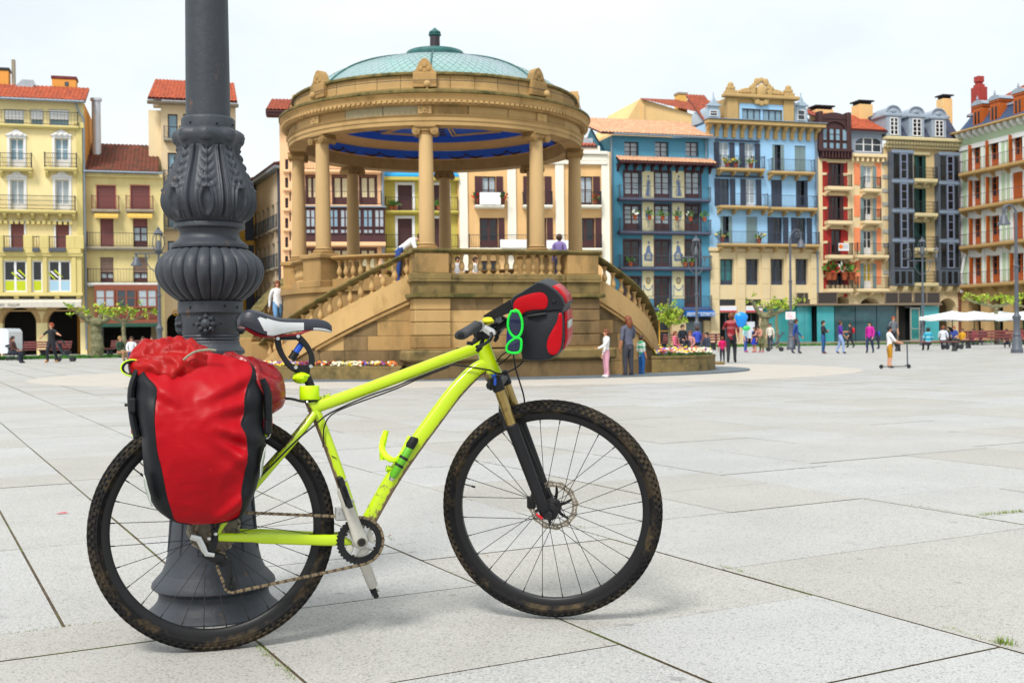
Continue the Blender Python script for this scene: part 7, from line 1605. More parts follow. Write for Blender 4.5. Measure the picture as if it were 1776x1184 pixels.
# fork (steered)
fk=bpy.data.objects.new('fork',None); SC.collection.objects.link(fk); fk.parent=bike
dn=-_ax; cz=_a0+dn*.080
b=MB(); b.cbox(-.022,.032,-.070,.070,-.018,.014,.010); b.tube([(0,0,.0),(0,0,.06)],.022,14); 
Mx=Matrix((Vector((.946,0,.326)),Vector((0,1,0)),_ax)).transposed().to_4x4(); Mx.translation=cz; b.xf(Mx); bp('crown',b,m_bk,fk,True,smooth=0)
off=Vector((.946,0,.326))*.016
for s in (-1,1):
    p=cz+Vector((0,s*.066,0))+off; b=MB(); b.tube([p+_ax*.022,p+_ax*.018,p-_ax*.024,p-_ax*.028],[.016,.0205,.0205,.017],16); bp('leg_cap',b,m_bkm,fk,True)
    b=MB(); b.tube([p-_ax*.02,p-_ax*.155],.0170,18); bp('stanchion',b,m_gold,fk,True)
    e=Vector((FAX[0]-.012,s*.062,FAX[2]+.000)); s0=p-_ax*.148; b=MB(); b.tube([s0+_ax*.004,s0,s0-_ax*.03,s0.lerp(e,.5),s0.lerp(e,.85),e,e-_ax*.014],[.0195,.0225,.0205,.0195,.0185,.0185,.010],16,lat=LAT,rb=[.0195,.0225,.021,.018,.015,.013,.008]); bp('lower_leg',b,m_bkm,fk,True)
p=cz+off-_ax*.145; b=MB(); b.tube([p+Vector((-.02,-.062,-.02)),p+Vector((-.036,-.045,.045)),p+Vector((-.042,0,.062)),p+Vector((-.036,.045,.045)),p+Vector((-.02,.062,-.02))],[.010,.011,.012,.011,.010],10); bp('fork_brace',b,m_bk,fk,True)
b=MB(); b.lathe([(0,-.085),(.009,-.085),(.012,-.080),(.012,-.070),(.008,-.065),(.008,.08),(0,.08)],16,ax='y',c=FAX); bp('thru_axle',b,m_bk,fk,True)
b=MB(); b.tube([(FAX[0]-.02,-.076,FAX[2]-.012),(FAX[0]-.04,-.079,FAX[2]+.004)],[.005,.004],8); bp('axle_lever',b,mat('red_anodised',(.55,.01,.02,1),.35,var=0),fk,True)
b=MB(); b.cbox(FAX[0]-.075,FAX[0]-.03,.040,.066,FAX[2]+.005,FAX[2]+.065,.008); b.cbox(FAX[0]-.09,FAX[0]-.06,.044,.060,FAX[2]-.015,FAX[2]+.03,.006); bp('brake_caliper',b,m_bk,fk,True,smooth=0)
b=MB(); b.cbox(-.004,.004,-.012,.012,-.012,.012,.002); M=Matrix.Translation(cz+off+Vector((.0,-.086,.008))); b.xf(M); b.tube([cz+off+_ax*.016+Vector((0,-.066,0)),cz+off+_ax*.030+Vector((0,-.066,0))],[.010,.008],12); bp('fork_dial',b,m_cyan,fk,True)
# headset, stem, bar
b=MB(); b.tube([h0,h0+_ax*.012],[.030,.024],20); bp('headset_top',b,m_bk); b=MB(); b.tube([h1,h1-_ax*.010],[.030,.025],20); bp('headset_bottom',b,m_bk)
tp=h0+_ax*.030; bar=tp+Vector((.062,0,.006)); b=MB(); b.tube([h0+_ax*.005,h0+_ax*.052],.0185,16); b.tube([tp,tp.lerp(bar,.5),bar],[.020,.016,.019],14); b.lathe([(0,-.022),(.021,-.022),(.021,.022),(0,.022)],16,ax='y',c=tuple(bar)); bp('stem',b,m_bk,None,True)
hb=bpy.data.objects.new('handlebar',None); SC.collection.objects.link(hb); hb.parent=bike
def barp(s): return [bar,bar+Vector((-.001,s*.05,0)),bar+Vector((-.012,s*.12,.014)),bar+Vector((-.024,s*.175,.030)),bar+Vector((-.050,s*.265,.012))]
b=MB(); b.tube(catmull(barp(-1)[::-1]+barp(1)[1:],5),[.0112]*41,12); bp('bar',b,m_bk,hb,True)
m_grip=mat('grip_rubber',(.035,.036,.040,1),.6,var=.1,vs=30,bump=.15,bs=160)
for s in (-1,1):
    P=barp(s); a_,c_=P[3]+Vector((0,s*.005,0)),P[4]; b=MB(); PP=[a_.lerp(c_,t) for t in (0,.04,.15,.45,.75,.93,1.0,1.02)]; PP=[p+Vector((-.010*sm(.0,.7,i/7),0,-.004*sm(0,.7,i/7))) for i,p in enumerate(PP)]
    b.tube(PP,[.014,.0185,.0175,.020,.027,.030,.025,.012],18,lat=(-.3,0,1),rb=[.014,.0185,.0165,.016,.016,.0165,.014,.006]); bp('grip',b,m_grip,hb,True,smooth=60)
    # bar end plug, lever, shifter
    b=MB(); e=PP[-1]; b.ball(tuple(PP[6]+Vector((0,s*.004,0))),.011,10,0,(1,.5,1)); bp('bar_plug',b,m_bk,hb,True)
    cl=P[2].lerp(P[3],.75); b=MB(); b.tube([cl+Vector((.0,s*-.012,0)),cl+Vector((0,s*.010,0))],.0165,14); b.tube([cl+Vector((.012,0,-.006)),cl+Vector((.036,s*.0,-.020)),cl+Vector((.034,s*-.045,-.024))],[.012,.014,.010],10); bp('brake_body',b,m_sil if s<0 else m_bk,hb,True)
    b=MB(); b.tube(catmull([cl+Vector((.036,s*.002,-.020)),cl+Vector((.040,s*.03,-.036)),cl+Vector((.026,s*.075,-.050)),cl+Vector((.012,s*.12,-.052))],4),[.006]*6+[.005]*7,8); bp('brake_lever',b,m_bk,hb,True)
    b=MB(); c=cl+Vector((.004,s*-.035,-.022)); b.cbox(c.x-.024,c.x+.022,c.y-.022,c.y+.022,c.z-.022,c.z+.016,.007); b.tube([c+Vector((-.01,s*.01,-.02)),c+Vector((-.035,s*.022,-.035)),c+Vector((-.048,s*.03,-.032))],[.005,.007,.006],8); b.tube([c+Vector((.0,s*.01,-.022)),c+Vector((-.008,s*.02,-.048)),c+Vector((-.016,s*.03,-.058))],[.006,.008,.007],8); bp('shifter',b,m_bkm,hb,True,smooth=40)
b=MB(); b.ball(tuple(bar+Vector((.0,-.135,.040))),.020,12,0,(1.0,1.2,.6),lambda d:.25*noise.noise(d*2.5)); bp('yellow_cover',b,mat('yellow_foam',lin('#e2e020',.9),.7,var=.08),hb,True)
# cables
def cab(pts,r=.0026,steer=False,name='cable'):
    b=MB(); b.tube(catmull(pts,6),r,6); return bp(name,b,m_bkm,None,steer)
cab([BL(851,642,-.04),BL(820,637,-.034),BL(800,634,-.03),BL(779,634,-.026),BL(730,652,-.022),BL(684,671,-.022),BL(640,686,-.022),BL(591,707,-.022),BL(566,720,-.024),BL(548,735,-.032),BL(515,763,-.046),BL(480,798,-.055),BL(452,826,-.06)],.0027)
cab([BL(779,636,-.018),BL(730,655,-.016),BL(684,675,-.018),BL(600,706,-.022),BL(572,722,-.026),BL(562,742,-.026),BL(561,765,-.024),BL(560,775,-.022)],.0024)
cab([BL(851,642,-.04),BL(866,648,-.05),BL(885,643,-.07),BL(902,632,-.08),BL(911,617,-.07),BL(905,600,-.05)],.0026)
cab([BL(890,612,-.06),BL(894,637,-.06),BL(900,658,-.05),BL(908,685,-.03),BL(910,705,.0),BL(908,725,.03),BL(915,790,.06),BL(925,860,.06)],.0027)
cab([BL(861,627,-.02),BL(870,616,-.04),BL(880,609,-.05),BL(884,600,-.05)],.0024); cab([BL(864,633,-.0),BL(878,622,-.03),BL(888,612,-.05),BL(892,600,-.06)],.0024)
cab([BL(584,700+95,-.02),BL(575,790,-.02)],.0012)
# saddle and post
sd_=bpy.data.objects.new('saddle',None); SC.collection.objects.link(sd_); sd_.parent=bike
m_leath=mat('saddle_leather',lin('#2a2d38',.8),.42,var=.08,vs=30,bump=.06,bs=200); m_sw=mat('saddle_white',lin('#cfd2d4',.85),.35,var=.05)
stn=[(.112,1.010,.030,.012),(.122,1.030,.052,.030),(.145,1.043,.066,.052),(.18,1.037,.068,.062),(.215,1.024,.062,.056),(.25,1.016,.046,.040),(.29,1.014,.032,.030),(.33,1.013,.025,.026),(.365,1.011,.022,.024),(.392,1.003,.018,.020),(.406,.990,.008,.010)]
S3=catmull([(x,z,w) for x,z,w,d in stn],14); S4=catmull([(d,0,0) for *_,d in stn],14)
b=MB(); rows=[]; na=76
for p,q_ in zip(S3,S4):
    x,z,w,d=p.x,p.y,p.z,q_.x; row=[]
    for j in range(na+1):
        t=-1+2*j/na; 
        if abs(t)<.62: yy=w*.86*(t/.62); zz=z-.012*(abs(t)/.62)**2.4 - .005*math.exp(-(t/.16)**2)*(1 if x<.34 else 0)
        else: k=(abs(t)-.62)/.38; yy=math.copysign(w*(.86+.14*math.sin(min(1,k*1.4)*PI/2)-.10*k*k),t); zz=z-.012-d*k
        row.append((x,yy,zz))
    rows.append(row)
b.grid(rows); 
k=0
for i in range(len(rows)-1):
    for j in range(na):
        t=abs(-1+2*(j+.5)/na); x=S3[i].x
        if .66<t and .165+.10*(t-.66)<x<.315 and t>.66+.6*max(0,.21-x)*6*0.3 and not(x<.20 and t>.92): b.m[k]=1
        if x>.345 and t>.9: b.m[k]=1
        k+=1
o=bp('saddle_shell',b,[m_leath,m_sw],sd_,smooth=60); sl=o.modifiers.new('t','SOLIDIFY'); sl.thickness=.006; sl.offset=-1
for s in (-1,1): b=MB(); b.tube(catmull([(.13,s*.03,.992),(.16,s*.024,.970),(.20,s*.022,.958),(.29,s*.022,.962),(.33,s*.018,.975),(.385,s*.006,.990)],5),.0036,8); bp('rail',b,mat('red_rail',lin('#a81c2c',.9),.35,var=.05),sd_)
b=MB(); b.cbox(.115,.185,-.04,.04,.985,1.0,.005); bp('saddle_base',b,m_sw,sd_,smooth=0)
sp=bpy.data.objects.new('seatpost',None); SC.collection.objects.link(sp); sp.parent=bike
Bq=lambda px,py,y=-.02: BL(px,py,y)
b=MB(); a_,c_=Bq(478,583),Bq(519,583); b.cbox(a_.x,c_.x,-.022,.022,.946,.962,.004); bp('saddle_clamp',b,m_bk,sp,smooth=0)
for s in (-1,1):
    for pts in ([(481,587),(484,603),(492,620),(503,634),(513,640)],[(517,584),(529,596),(538,610),(541,622),(540,634)]):
        P=catmull([Bq(x,y,s*.02) for x,y in pts],4); n=len(P); b=MB(); b.tube(P,[.0085+.004*abs(i/(n-1)-.5) for i in range(n)],8,lat=LAT,rb=.004,ex=3); bp('link_arm',b,m_bk,sp)
    for pt_ in ((482,587),(517,583),(513,637),(539,635)): c=Bq(*pt_,s*.026); b=MB(); b.lathe([(0,c.y-.003),(.0055,c.y-.003),(.0065,c.y),(.0055,c.y+.003),(0,c.y+.003)],12,ax='y',c=(c.x,0,c.z)); bp('pivot_bolt',b,m_sil,sp)
lo=Bq(525,640,0); b=MB(); b.cbox(lo.x-.026,lo.x+.022,-.017,.017,lo.z-.014,lo.z+.012,.005); bp('lower_link_block',b,m_bk,sp,smooth=0)
b=MB(); p0,p1,p2=Bq(505,623,0),Bq(513,611,0),Bq(523,596,0); b.tube([p0,p1],.0125,14); b.tube([p1+(p0-p1)*.1,p1+(p0-p1)*.0],.015,14); bp('damper_body',b,m_bk,sp); b=MB(); b.tube([p1,p2],.0105,14); bp('damper',b,m_cyan,sp)
b=MB(); b.tube([Bq(526,642,0),Bq(533,655,0),Bq(538,668,0),Bq(543,692,0)],.0140,16); bp('post',b,m_bk,sp)
m_neon=mat('neon_yellow',lin('#c8f000',.95),.5,var=.05,vs=12)
b=MB(); c=Bq(522,654,0); b.ball(tuple(c),.024,14,0,(1.15,1.2,.85),lambda d:.22*noise.noise(d*2.2+Vector((3,1,2)))); bp('neon_band',b,m_neon)
b=MB(); p0,p1=Bq(534,669,0),Bq(537,693,0); b.lathe([(.022,0),(.030,0),(.0315,.003),(.0315,(p0-p1).length-.003),(.030,(p0-p1).length),(.022,(p0-p1).length)],24,c=tuple(p1)); bp('neon_collar',b,m_neon,None,smooth=40)
b=MB(); b.tube([Bq(540,690,0),Bq(541,697,0)],.0215,16); bp('seat_collar',b,m_bk)
# bottle cage and pump
b=MB(); yy=0
b.tube(catmull([BL(712,757,0),BL(702,778,0),BL(690,800,0),BL(682,812,0),BL(670,812,0)],4),[.010]*17,8,lat=LAT,rb=.018); bp('cage_rail',b,m_neon)
for s in (-1,1):
    b=MB(); b.tube(catmull([BL(700,785,s*.02),BL(686,797,s*.036),BL(672,793,s*.032),BL(663,780,s*.02),BL(663,765,s*.012),BL(669,748,s*.006)],5),[.008]*8+[.010]*10+[.008]*8,8,lat=LAT,rb=.004); bp('cage_arm',b,m_neon)
b=MB(); b.tube(catmull([BL(663,797,0),BL(663,780,0),BL(667,760,0),BL(670,746,0)],4),[.009]*13,8,lat=LAT,rb=.014); bp('cage_hook',b,m_neon)
pm=thing('hand_pump','small green bicycle pump strapped beside the bottle cage on the down tube','pump',M=BW@Matrix.Translation(BL(680,828,-.042)))
o_=BL(680,828,-.042); P=lambda px,py: BL(px,py,-.042)-o_
b=MB(); b.tube([P(680,828),P(682,824),P(709,779),P(711,775)],[.009,.0135,.0135,.012],16); b.build('barrel',mat('pump_green',lin('#5fae1c',.95),.35,var=.05),pm)
b=MB(); b.tube([P(710,777),P(712,772),P(719,761),P(720,758)],[.013,.016,.015,.010],14); b.build('pump_head',m_bkm,pm); b=MB(); b.tube([P(677,833),P(680,828)],[.006,.010],12); b.build('pump_tip',m_sil,pm)
for t in ((692,807),(700,794)): b=MB(); c=P(*t); dd=(P(711,775)-P(680,828)).normalized(); b.tube([c-dd*.004,c+dd*.004],.0155,14); b.build('strap',m_bkm,pm)
# rack
rk=bpy.data.objects.new('rack',None); SC.collection.objects.link(rk); rk.parent=bike
for s in (-1,1):
    b=MB(); b.tube(catmull([(-.22,s*.05,.755),(-.05,s*.06,.757),(.18,s*.06,.758)],4),.005,8); bp('rack_rail',b,m_bk,rk)
    b=MB(); b.tube([(.10,s*.062,.757),(.05,s*.082,.40),(.04,s*.084,.37)],.005,8); b.tube([(-.10,s*.062,.757),(.03,s*.084,.38)],.005,8); bp('rack_leg',b,m_bk,rk)
    b=MB(); b.tube(catmull([(.18,s*.06,.758)]+[BL(x,y,s*.05 if x<500 else s*.028) for x,y in ((461,692),(500,691),(520,695),(533,697))],4),.0042,8); bp('rack_stay',b,m_bk,rk)
b=MB(); [b.cbox(x-.006,x+.006,-.06,.06,.750,.762,.002) for x in (-.2,-.1,0,.1)]; stuff(bp('rack_slats',b,m_bk,rk,smooth=0))
b=MB(); c=BL(533,697,-.03); b.ball(tuple(c),.005,8); bp('rack_bolt',b,m_sil,rk)
# ------------------------------------------------------------------ panniers
def tarp(name,h,k=.95,rough=.42):
    M=mat(name,lin(h,k),rough,var=.10,vs=5,bump=.25,bs=9,col2=lin('#c86468',.8),c2lo=.70,c2hi=.76,c2s=26,stretch=(.5,1,1.6),spec=.17); return M
m_red=tarp('red_tarpaulin','#a80414',.95); m_rub=mat('black_tarpaulin',lin('#1b1e24',.6),.55,spec=.25,var=.12,vs=6,bump=.15,bs=10); m_refl=mat('reflective_patch',lin('#b9c0b8',.9),.35,var=.05)
PZ=[(.398,-.035,.045,-.028,.040),(.404,-.070,.090,-.050,.078),(.415,-.095,.118,-.078,.105),(.45,-.135,.142,-.090,.112),(.50,-.158,.160,-.102,.112),(.56,-.166,.176,-.112,.124),(.62,-.170,.186,-.125,.130),(.66,-.172,.190,-.128,.124),(.69,-.178,.190,-.130,.112),(.72,-.183,.190,-.130,.122),(.76,-.188,.188,-.128,.124),(.80,-.190,.182,-.124,.134),(.83,-.186,.172,-.150,.146),(.855,-.172,.160,-.163,.150),(.870,-.160,.148,-.155,.142)]
def pannier(label,s,seed,lift=0):
    o0=Vector((0,s*.17,.40)); t=thing('pannier',label,'bicycle bag',M=BW@Matrix.Translation(o0),group='red roll top panniers on the rear rack')
    C=catmull([(z,xl,xr) for z,xl,xr,_,_ in PZ],6); C2=catmull([(a,c,0) for _,_,_,a,c in PZ],6); nz_=len(C)
    yi,yo=.085,.235; rows=[]
    rg=lambda x,y,z: 1-2*abs(noise.noise(Vector((x,y,z))))
    for i in range(nz_):
        z,xl,xr=C[i]; rl,rr_=C2[i].x,C2[i].y; v=i/(nz_-1); bulge=math.sin(PI*min(1,max(0,(z-.39)/.50)))**.5; tp=sm(.78,.875,z)
        y_out=yi+.03+(yo-yi-.03)*bulge; y_out=y_out+(yi+.045-y_out)*tp**1.6
        def W(x,y):
            n=noise.noise(Vector((x*7+seed,z*6,seed)))*.012
            edge=max(0,(x-.02)/.12)**1.2+.5*max(0,(-x-.06)/.12)
            n+=.032*(rg(x*5.5-z*5.5,seed,z*2.2)-.5)*min(1,edge)                       # folds fanning in from the side seam
            n+=.008*(rg(x*5+z*9,seed+3,1)-.6)*sm(.47,.40,z)+.012*(rg(x*9,seed+7,z*5)-.55)*tp
            for z0,am,sl_ in ((.812,.016,.45),(.745,.013,.25),(.665,.018,-.35),(.60,.012,-.8),(.455,.014,.7)):
                q_=(z-z0-sl_*(x-.10))/.020; n+=am*(math.exp(-q_*q_)-.7*math.exp(-(q_+1.7)**2))*sm(-.02,.10,x)
            for z0,am,sl_ in ((.80,.012,-.6),(.44,.010,-.9)):
                q_=(z-z0-sl_*(x+.12))/.022; n+=am*(math.exp(-q_*q_)-.7*math.exp(-(q_+1.6)**2))*sm(-.02,-.12,x)
            n+=.0022*rg(x*22,z*26,seed)+.012*(rg(x*4+z*2.5,z*3.2-x*2,seed+5)-.5)
            return n*min(1,v*6)
        loop=[]
        for k in range(5): u=k/4; loop.append(Vector((xl+(xr-xl)*u,yi,z)))                     # back
        for k in range(1,7): u=k/6; x=xr+ (rr_-xr)*u**1.6; y=yi+(y_out-yi)*math.sin(u*PI/2)**.8; loop.append(Vector((x,y+W(x,y)*.6,z)))
        nf=46
        for k in range(1,nf): u=k/nf; x=rr_+(rl-rr_)*u; y=y_out+.010*math.sin(PI*u)*bulge+W(x,0); loop.append(Vector((x,y,z+.036*tp*math.sin(PI*min(1,max(0,u)))**.8+.006*tp*noise.noise(Vector((x*16,seed,0))))))
        for k in range(0,6): u=1-k/6; x=xl+(rl-xl)*u**1.6; y=yi+(y_out-yi)*math.sin(u*PI/2)**.8; loop.append(Vector((x,y+W(x,y)*.6,z)))
        rows.append([Vector((p.x,s*p.y,p.z))-o0 for p in loop])
    n=len(rows[0]); b=MB(); b.grid(rows,closed=True); idx=0
    for i in range(nz_-1):
        for j in range(n): b.m[idx]=0 if not (10<=j<10+46) else 1; idx+=1
    b.f+=[tuple(range(n)),tuple(range(n*(nz_-1),n*nz_))]; b.m+=[0,1]
    b.build('bag_body',[m_rub,m_red],t,smooth=80)
    for j in (10,56):       # raised welded seams between the red and the black
        b=MB(); b.tube([rows[i][j] for i in range(1,nz_,2)],.0028,6); b.build('seam',m_rub,t)
    b=MB(); b.tube(catmull([Vector((-.17,s*.12,.875))-o0,Vector((-.195,s*.13,.80))-o0,Vector((-.192,s*.14,.72))-o0,Vector((-.18,s*.15,.66))-o0],4),[.012]*13,8,lat=(0,1,0),rb=.020); b.build('side_strap',m_rub,t)
    b=MB(); b.tube(catmull([Vector((.178,s*.15,.82))-o0,Vector((.192,s*.155,.78))-o0,Vector((.194,s*.16,.74))-o0,Vector((.192,s*.16,.66))-o0],4),[.012]*13,8,lat=(0,1,0),rb=.020); b.build('side_strap',m_rub,t)
    b=MB(); b.cbox(-.205,-.18,s*.15-.015,s*.15+.015,.73,.775,.006); b.xf(Matrix.Translation(-o0)); b.build('buckle',m_bkm,t,smooth=0)
    b=MB(); b.cbox(.180,.202,s*.165-.014,s*.165+.014,.655,.70,.006); b.xf(Matrix.Translation(-o0)); b.build('buckle',m_bkm,t,smooth=0)
    for (cx_,cz_,sx_) in ((.166,.575,1),(-.160,.51,-1)):
        b=MB(); P=[]
        for k in range(7):
            u=k/6; z=cz_-.045+.09*u; w=.017*math.sin(PI*(.12+.76*u))
            ii=min(range(nz_),key=lambda i:abs(C[i][0]-z)); xe=C[ii][2] if sx_>0 else C[ii][1]; re=C2[ii].y if sx_>0 else C2[ii].x
            x0=xe+(re-xe)*.10; x1=x0-sx_*w*1.3; yb=yi+.10
            P.append([Vector((x0+sx_*.004,s*(yb+.0),z))-o0,Vector((x0-sx_*w*.5+sx_*.003,s*(yb+.055),z))-o0])
        b.grid(P); o=b.build('reflector',m_refl,t,smooth=40); sl=o.modifiers.new('t','SOLIDIFY'); sl.thickness=.003
    return t
pannier('scuffed red roll top pannier with black sides, facing the camera on the rear rack',-1,3)
pannier('red roll top pannier on the far side of the rear wheel against the lamp post',1,8)
# crumpled red bags on the rack
def crump(name,label,c,L_,h,w,seed,tilt=0,m=None):
    t=thing(name,label,'dry bag',M=BW@Matrix.Translation(Vector((c[0],c[1],c[2]-h))),group='red dry bags on the rack'); b=MB(); rows=[]; nn=64; kk=64
    for i in range(nn+1):
        u=i/nn; x=-L_+2*L_*u; e=(max(0,1-abs(2*u-1)**2.6))**.5; row=[]
        for j in range(kk):
            a=2*PI*j/kk; d=Vector((x*9,math.cos(a)*1.3,math.sin(a)*1.3)); r_=1.0
            r_+=.24*noise.noise(d*.8+Vector((seed,0,0)))-.17*abs(noise.noise(d*1.0+Vector((0,seed,0))))*2-.12*abs(noise.noise(d*1.9+Vector((seed,seed,0))))*2+.06*abs(noise.noise(d*3.1+Vector((seed,0,seed))))*2-.025*abs(noise.noise(d*5+Vector((0,0,seed))))*2+.14
            row.append(Vector((x,w*e*r_*math.cos(a),h*e*r_*math.sin(a)+tilt*x+h)))
        rows.append(row)
    b.grid(rows,closed=True); b.build('bag_body',m or m_redw,t,smooth=80); return t
m_redw=mat('red_wet_nylon',lin('#a00606',.95),.48,var=.12,vs=8,bump=.2,bs=14,col2=lin('#f08a80',.85),c2lo=.66,c2hi=.72,c2s=20,stretch=(1,1,.7),spec=.25)
q1=BL(300,625,-.02); q2=BL(432,640,.0)
crump('dry_bag','crumpled red nylon bag lump over the rear of the pannier',(q1.x+.005,-.05,.862),.135,.088,.125,2,-.10)
crump('dry_bag','crumpled darker red nylon bag at the saddle end of the rack',(q2.x+.005,-.02,.815),.105,.078,.13,5,-.35,mat('dark_red_nylon',lin('#8c0a12',.95),.35,var=.15,vs=8,bump=.2,bs=14))
t=thing('strap_cord','grey woven cord lying over the folded pannier top','cord',M=BW); P=[BL(x,y,-.19) for x,y in ((318,628),(327,620),(340,613),(358,610),(375,611))]; P=[p+Vector((0,0,.006)) for p in P]; b=MB(); b.tube(catmull(P,5),.0035,6); b.build('cord',mat('grey_cord',lin('#8c9079',.9),.8,var=.3,vs=200),t)
# neon ankle band hooked behind the pannier
t=thing('reflective_band','neon yellow reflective band curled behind the pannier','band',M=BW@Matrix.Translation(BL(230,638,-.10))); b=MB(); rows=[]
for k in range(22):
    a=R(60+285*k/21); rows.append([Vector((.034*math.cos(a),y,.026*math.sin(a))) for y in (-.018,.018)])
b.grid(rows); o=b.build('band',[m_neon],t,smooth=60); sl=o.modifiers.new('t','SOLIDIFY'); sl.thickness=.004
b=MB(); rows=[[Vector((p.x*.84,p.y*1.02,p.z*.82)) for p in r_] for r_ in rows]; b.grid(rows); o=b.build('band_lining',m_rub,t,smooth=60); sl=o.modifiers.new('t','SOLIDIFY'); sl.thickness=.004
def carab(label,px,py,y,s,m):
    t=thing('carabiner',label,'carabiner',M=BW@Matrix.Translation(BL(px,py,y))); b=MB(); b.tube([(.011*s*math.copysign(abs(math.cos(a))**.6,math.cos(a))+.004*math.sin(a)*s,0,.036*s*math.sin(a)) for a in [2*PI*k/24 for k in range(17)]],.0032,8); b.build('hook',m,t); b=MB(); b.tube([(.012*s*math.cos(a)-.002,0,.036*s*math.sin(a)) for a in [2*PI*k/24 for k in range(17,24)]],.0026,8); b.build('gate',m_sil,t); b=MB(); b.tube([(-.006,.003,-.03),(-.004,.003,.02),(.004,.003,.028)],.004,6); b.build('loop',m_neon,t)
m_car=mat('red_carabiner',lin('#c01828',.95),.3,metal=.3,var=.03)
carab('small red carabiner hanging at the right edge of the near pannier',464,739,-.16,1.0,m_car); carab('small red carabiner half hidden at the left edge of the near pannier',234,738,-.13,.7,m_car)
# ------------------------------------------------------------------ handlebar bag (turned with the bar)
SM=ST; YN=-.115
def SL(px,py,y=YN): return BL(904+(px-904)*.87 if px>904 else px,py,y,SM)
bagpx=[(905,625),(941,626.5),(962,624),(977,616),(987,603),(990,590),(989,560),(986,534),(990,530),(984,512),(972,497),(957,489),(944,487),(930,493),(905,506),(890,514),(885,520),(886,540),(897,545),(899,580),(902,612)]
BP_=[SL(x,y) for x,y in bagpx]; bc=sum(BP_,Vector())/len(BP_)
bag=thing('handlebar_bag','black and red box bag hung in front of the handlebar','bicycle bag',M=BW@SM@Matrix.Translation(Vector((bc.x,0,min(p.z for p in BP_)))))
o0=Vector((bc.x,0,min(p.z for p in BP_)))
m_bag=mat('bag_black',lin('#1c2028',.6),.5,spec=.3,var=.08,vs=12,bump=.08,bs=30); m_bred=mat('bag_red',lin('#b00414',.95),.38,spec=.2,var=.08,vs=8,bump=.1,bs=12)
def loft(poly,ys,m,name,par,scl=None):
    b=MB(); c=sum(poly,Vector())/len(poly); rows=[]
    for y,k in ys: rows.append([Vector((c.x+(p.x-c.x)*k,y,c.z+(p.z-c.z)*k))-o0 for p in poly])
    b.grid(rows,closed=True); n=len(poly); b.f+=[tuple(range(n)),tuple(range(len(b.v)-n,len(b.v)))]; b.m+=[0,0]; return b.build(name,m,par,smooth=50)
body=[SL(x,y) for x,y in ((904,625),(925,626.5),(941,626.5),(962,624),(977,616),(987,603),(990,590),(989.5,560),(986,530),(975,520),(900,528),(899,580),(902,612))]
loft(body,[(YN-.001,.90),(YN+.004,.95),(YN+.014,.985),(YN+.03,1),(.085,1),(.101,.985),(.111,.95),(.116,.90)],m_bag,'bag_body',bag)
lid=[SL(x,y) for x,y in ((904,547),(915,546),(940,541),(965,538.5),(986,537),(991.5,531),(987,517),(975,505),(961,496),(948,490),(937,488.5),(926,494),(905,506),(890,514),(885,521),(886,538),(892,546))]
loft(lid,[(YN-.006,.93),(YN-.002,.965),(YN+.008,.99),(YN+.02,1),(.09,1),(.106,.99),(.116,.965),(.121,.93)],m_bag,'bag_lid',bag)
def patch(pts,y,m,name,th=.003):
    P=[SL(x,yy,y)-o0 for x,yy in pts]; P=catmull([tuple(p) for p in P+[P[0]]],4)[:-1]; b=MB(); c=sum(P,Vector())/len(P); n=len(P)
    rows=[[c.lerp(p,k)+Vector((0,-th*h,0)) for p in P] for k,h in ((1.0,0),(.985,.8),(.9,1.1),(.6,1.5),(.3,1.7))]; b.grid(rows,closed=True); b.f.append(tuple(range(len(b.v)-n,len(b.v)))); b.m.append(0); return b.build(name,m,bag,smooth=60)
patch([(890,536),(891,525),(898,517),(915,511),(935,507),(948,508),(956,516),(957,528),(950,536),(930,537.5),(912,541),(904,546),(896,545)],YN-.0063,m_bred,'side_panel')
patch([(979,543),(975,558),(966,572),(957,588),(955,602),(961,614),(972,615),(981,606),(985,592),(986,565),(985,544)],YN-.0035,m_bred,'front_side_panel')
# red front with reflector
def fpan(pts,y0,y1,m,name,dx=.0025):
    b=MB(); P=[SL(x,y) for x,y in pts]; rows=[[Vector((p.x+dx,yy,p.z))-o0 for p in P] for yy in (y0,(y0+y1)/2,y1)]; b.grid(rows); o=b.build(name,m,bag,smooth=60); sl=o.modifiers.new('t','SOLIDIFY'); sl.thickness=.003; return o
fpan([(984.5,607),(989.6,592),(989.8,575),(989.5,560),(988,542)],YN+.02,.095,m_bred,'front_panel'); fpan([(990,527),(986,516),(975,505),(963,497)],YN+.02,.092,m_bred,'lid_front_panel',.002); fpan([(990.4,573),(990,560)],-.06,.06,m_refl,'reflector',.005)
b=MB(); c=SL(969,523,YN-.008)-o0; b.cbox(c.x-.006,c.x+.006,c.y-.003,c.y+.003,c.z-.005,c.z+.005,.002); b.build('lid_snap',m_bk,bag,smooth=0)
b=MB(); c=SL(935,546,YN-.004)-o0; b.tube([c+Vector((-.03,0,-.004)),c+Vector((0,-.006,.001)),c+Vector((.03,0,.004))],.005,8); b.build('side_tab',m_bkm,bag)
b=MB(); c=bar-o0; b.tube([c+Vector((.0,-.04,.0)),c+Vector((.05,-.04,.03)),Vector((SL(899,560).x-o0.x,-.04,SL(899,560).z-o0.z))],.010,8); b.tube([c+Vector((.0,.04,.0)),c+Vector((.05,.04,.03)),Vector((SL(899,560).x-o0.x,.04,SL(899,560).z-o0.z))],.010,8); b.build('bracket',m_bkm,bag)
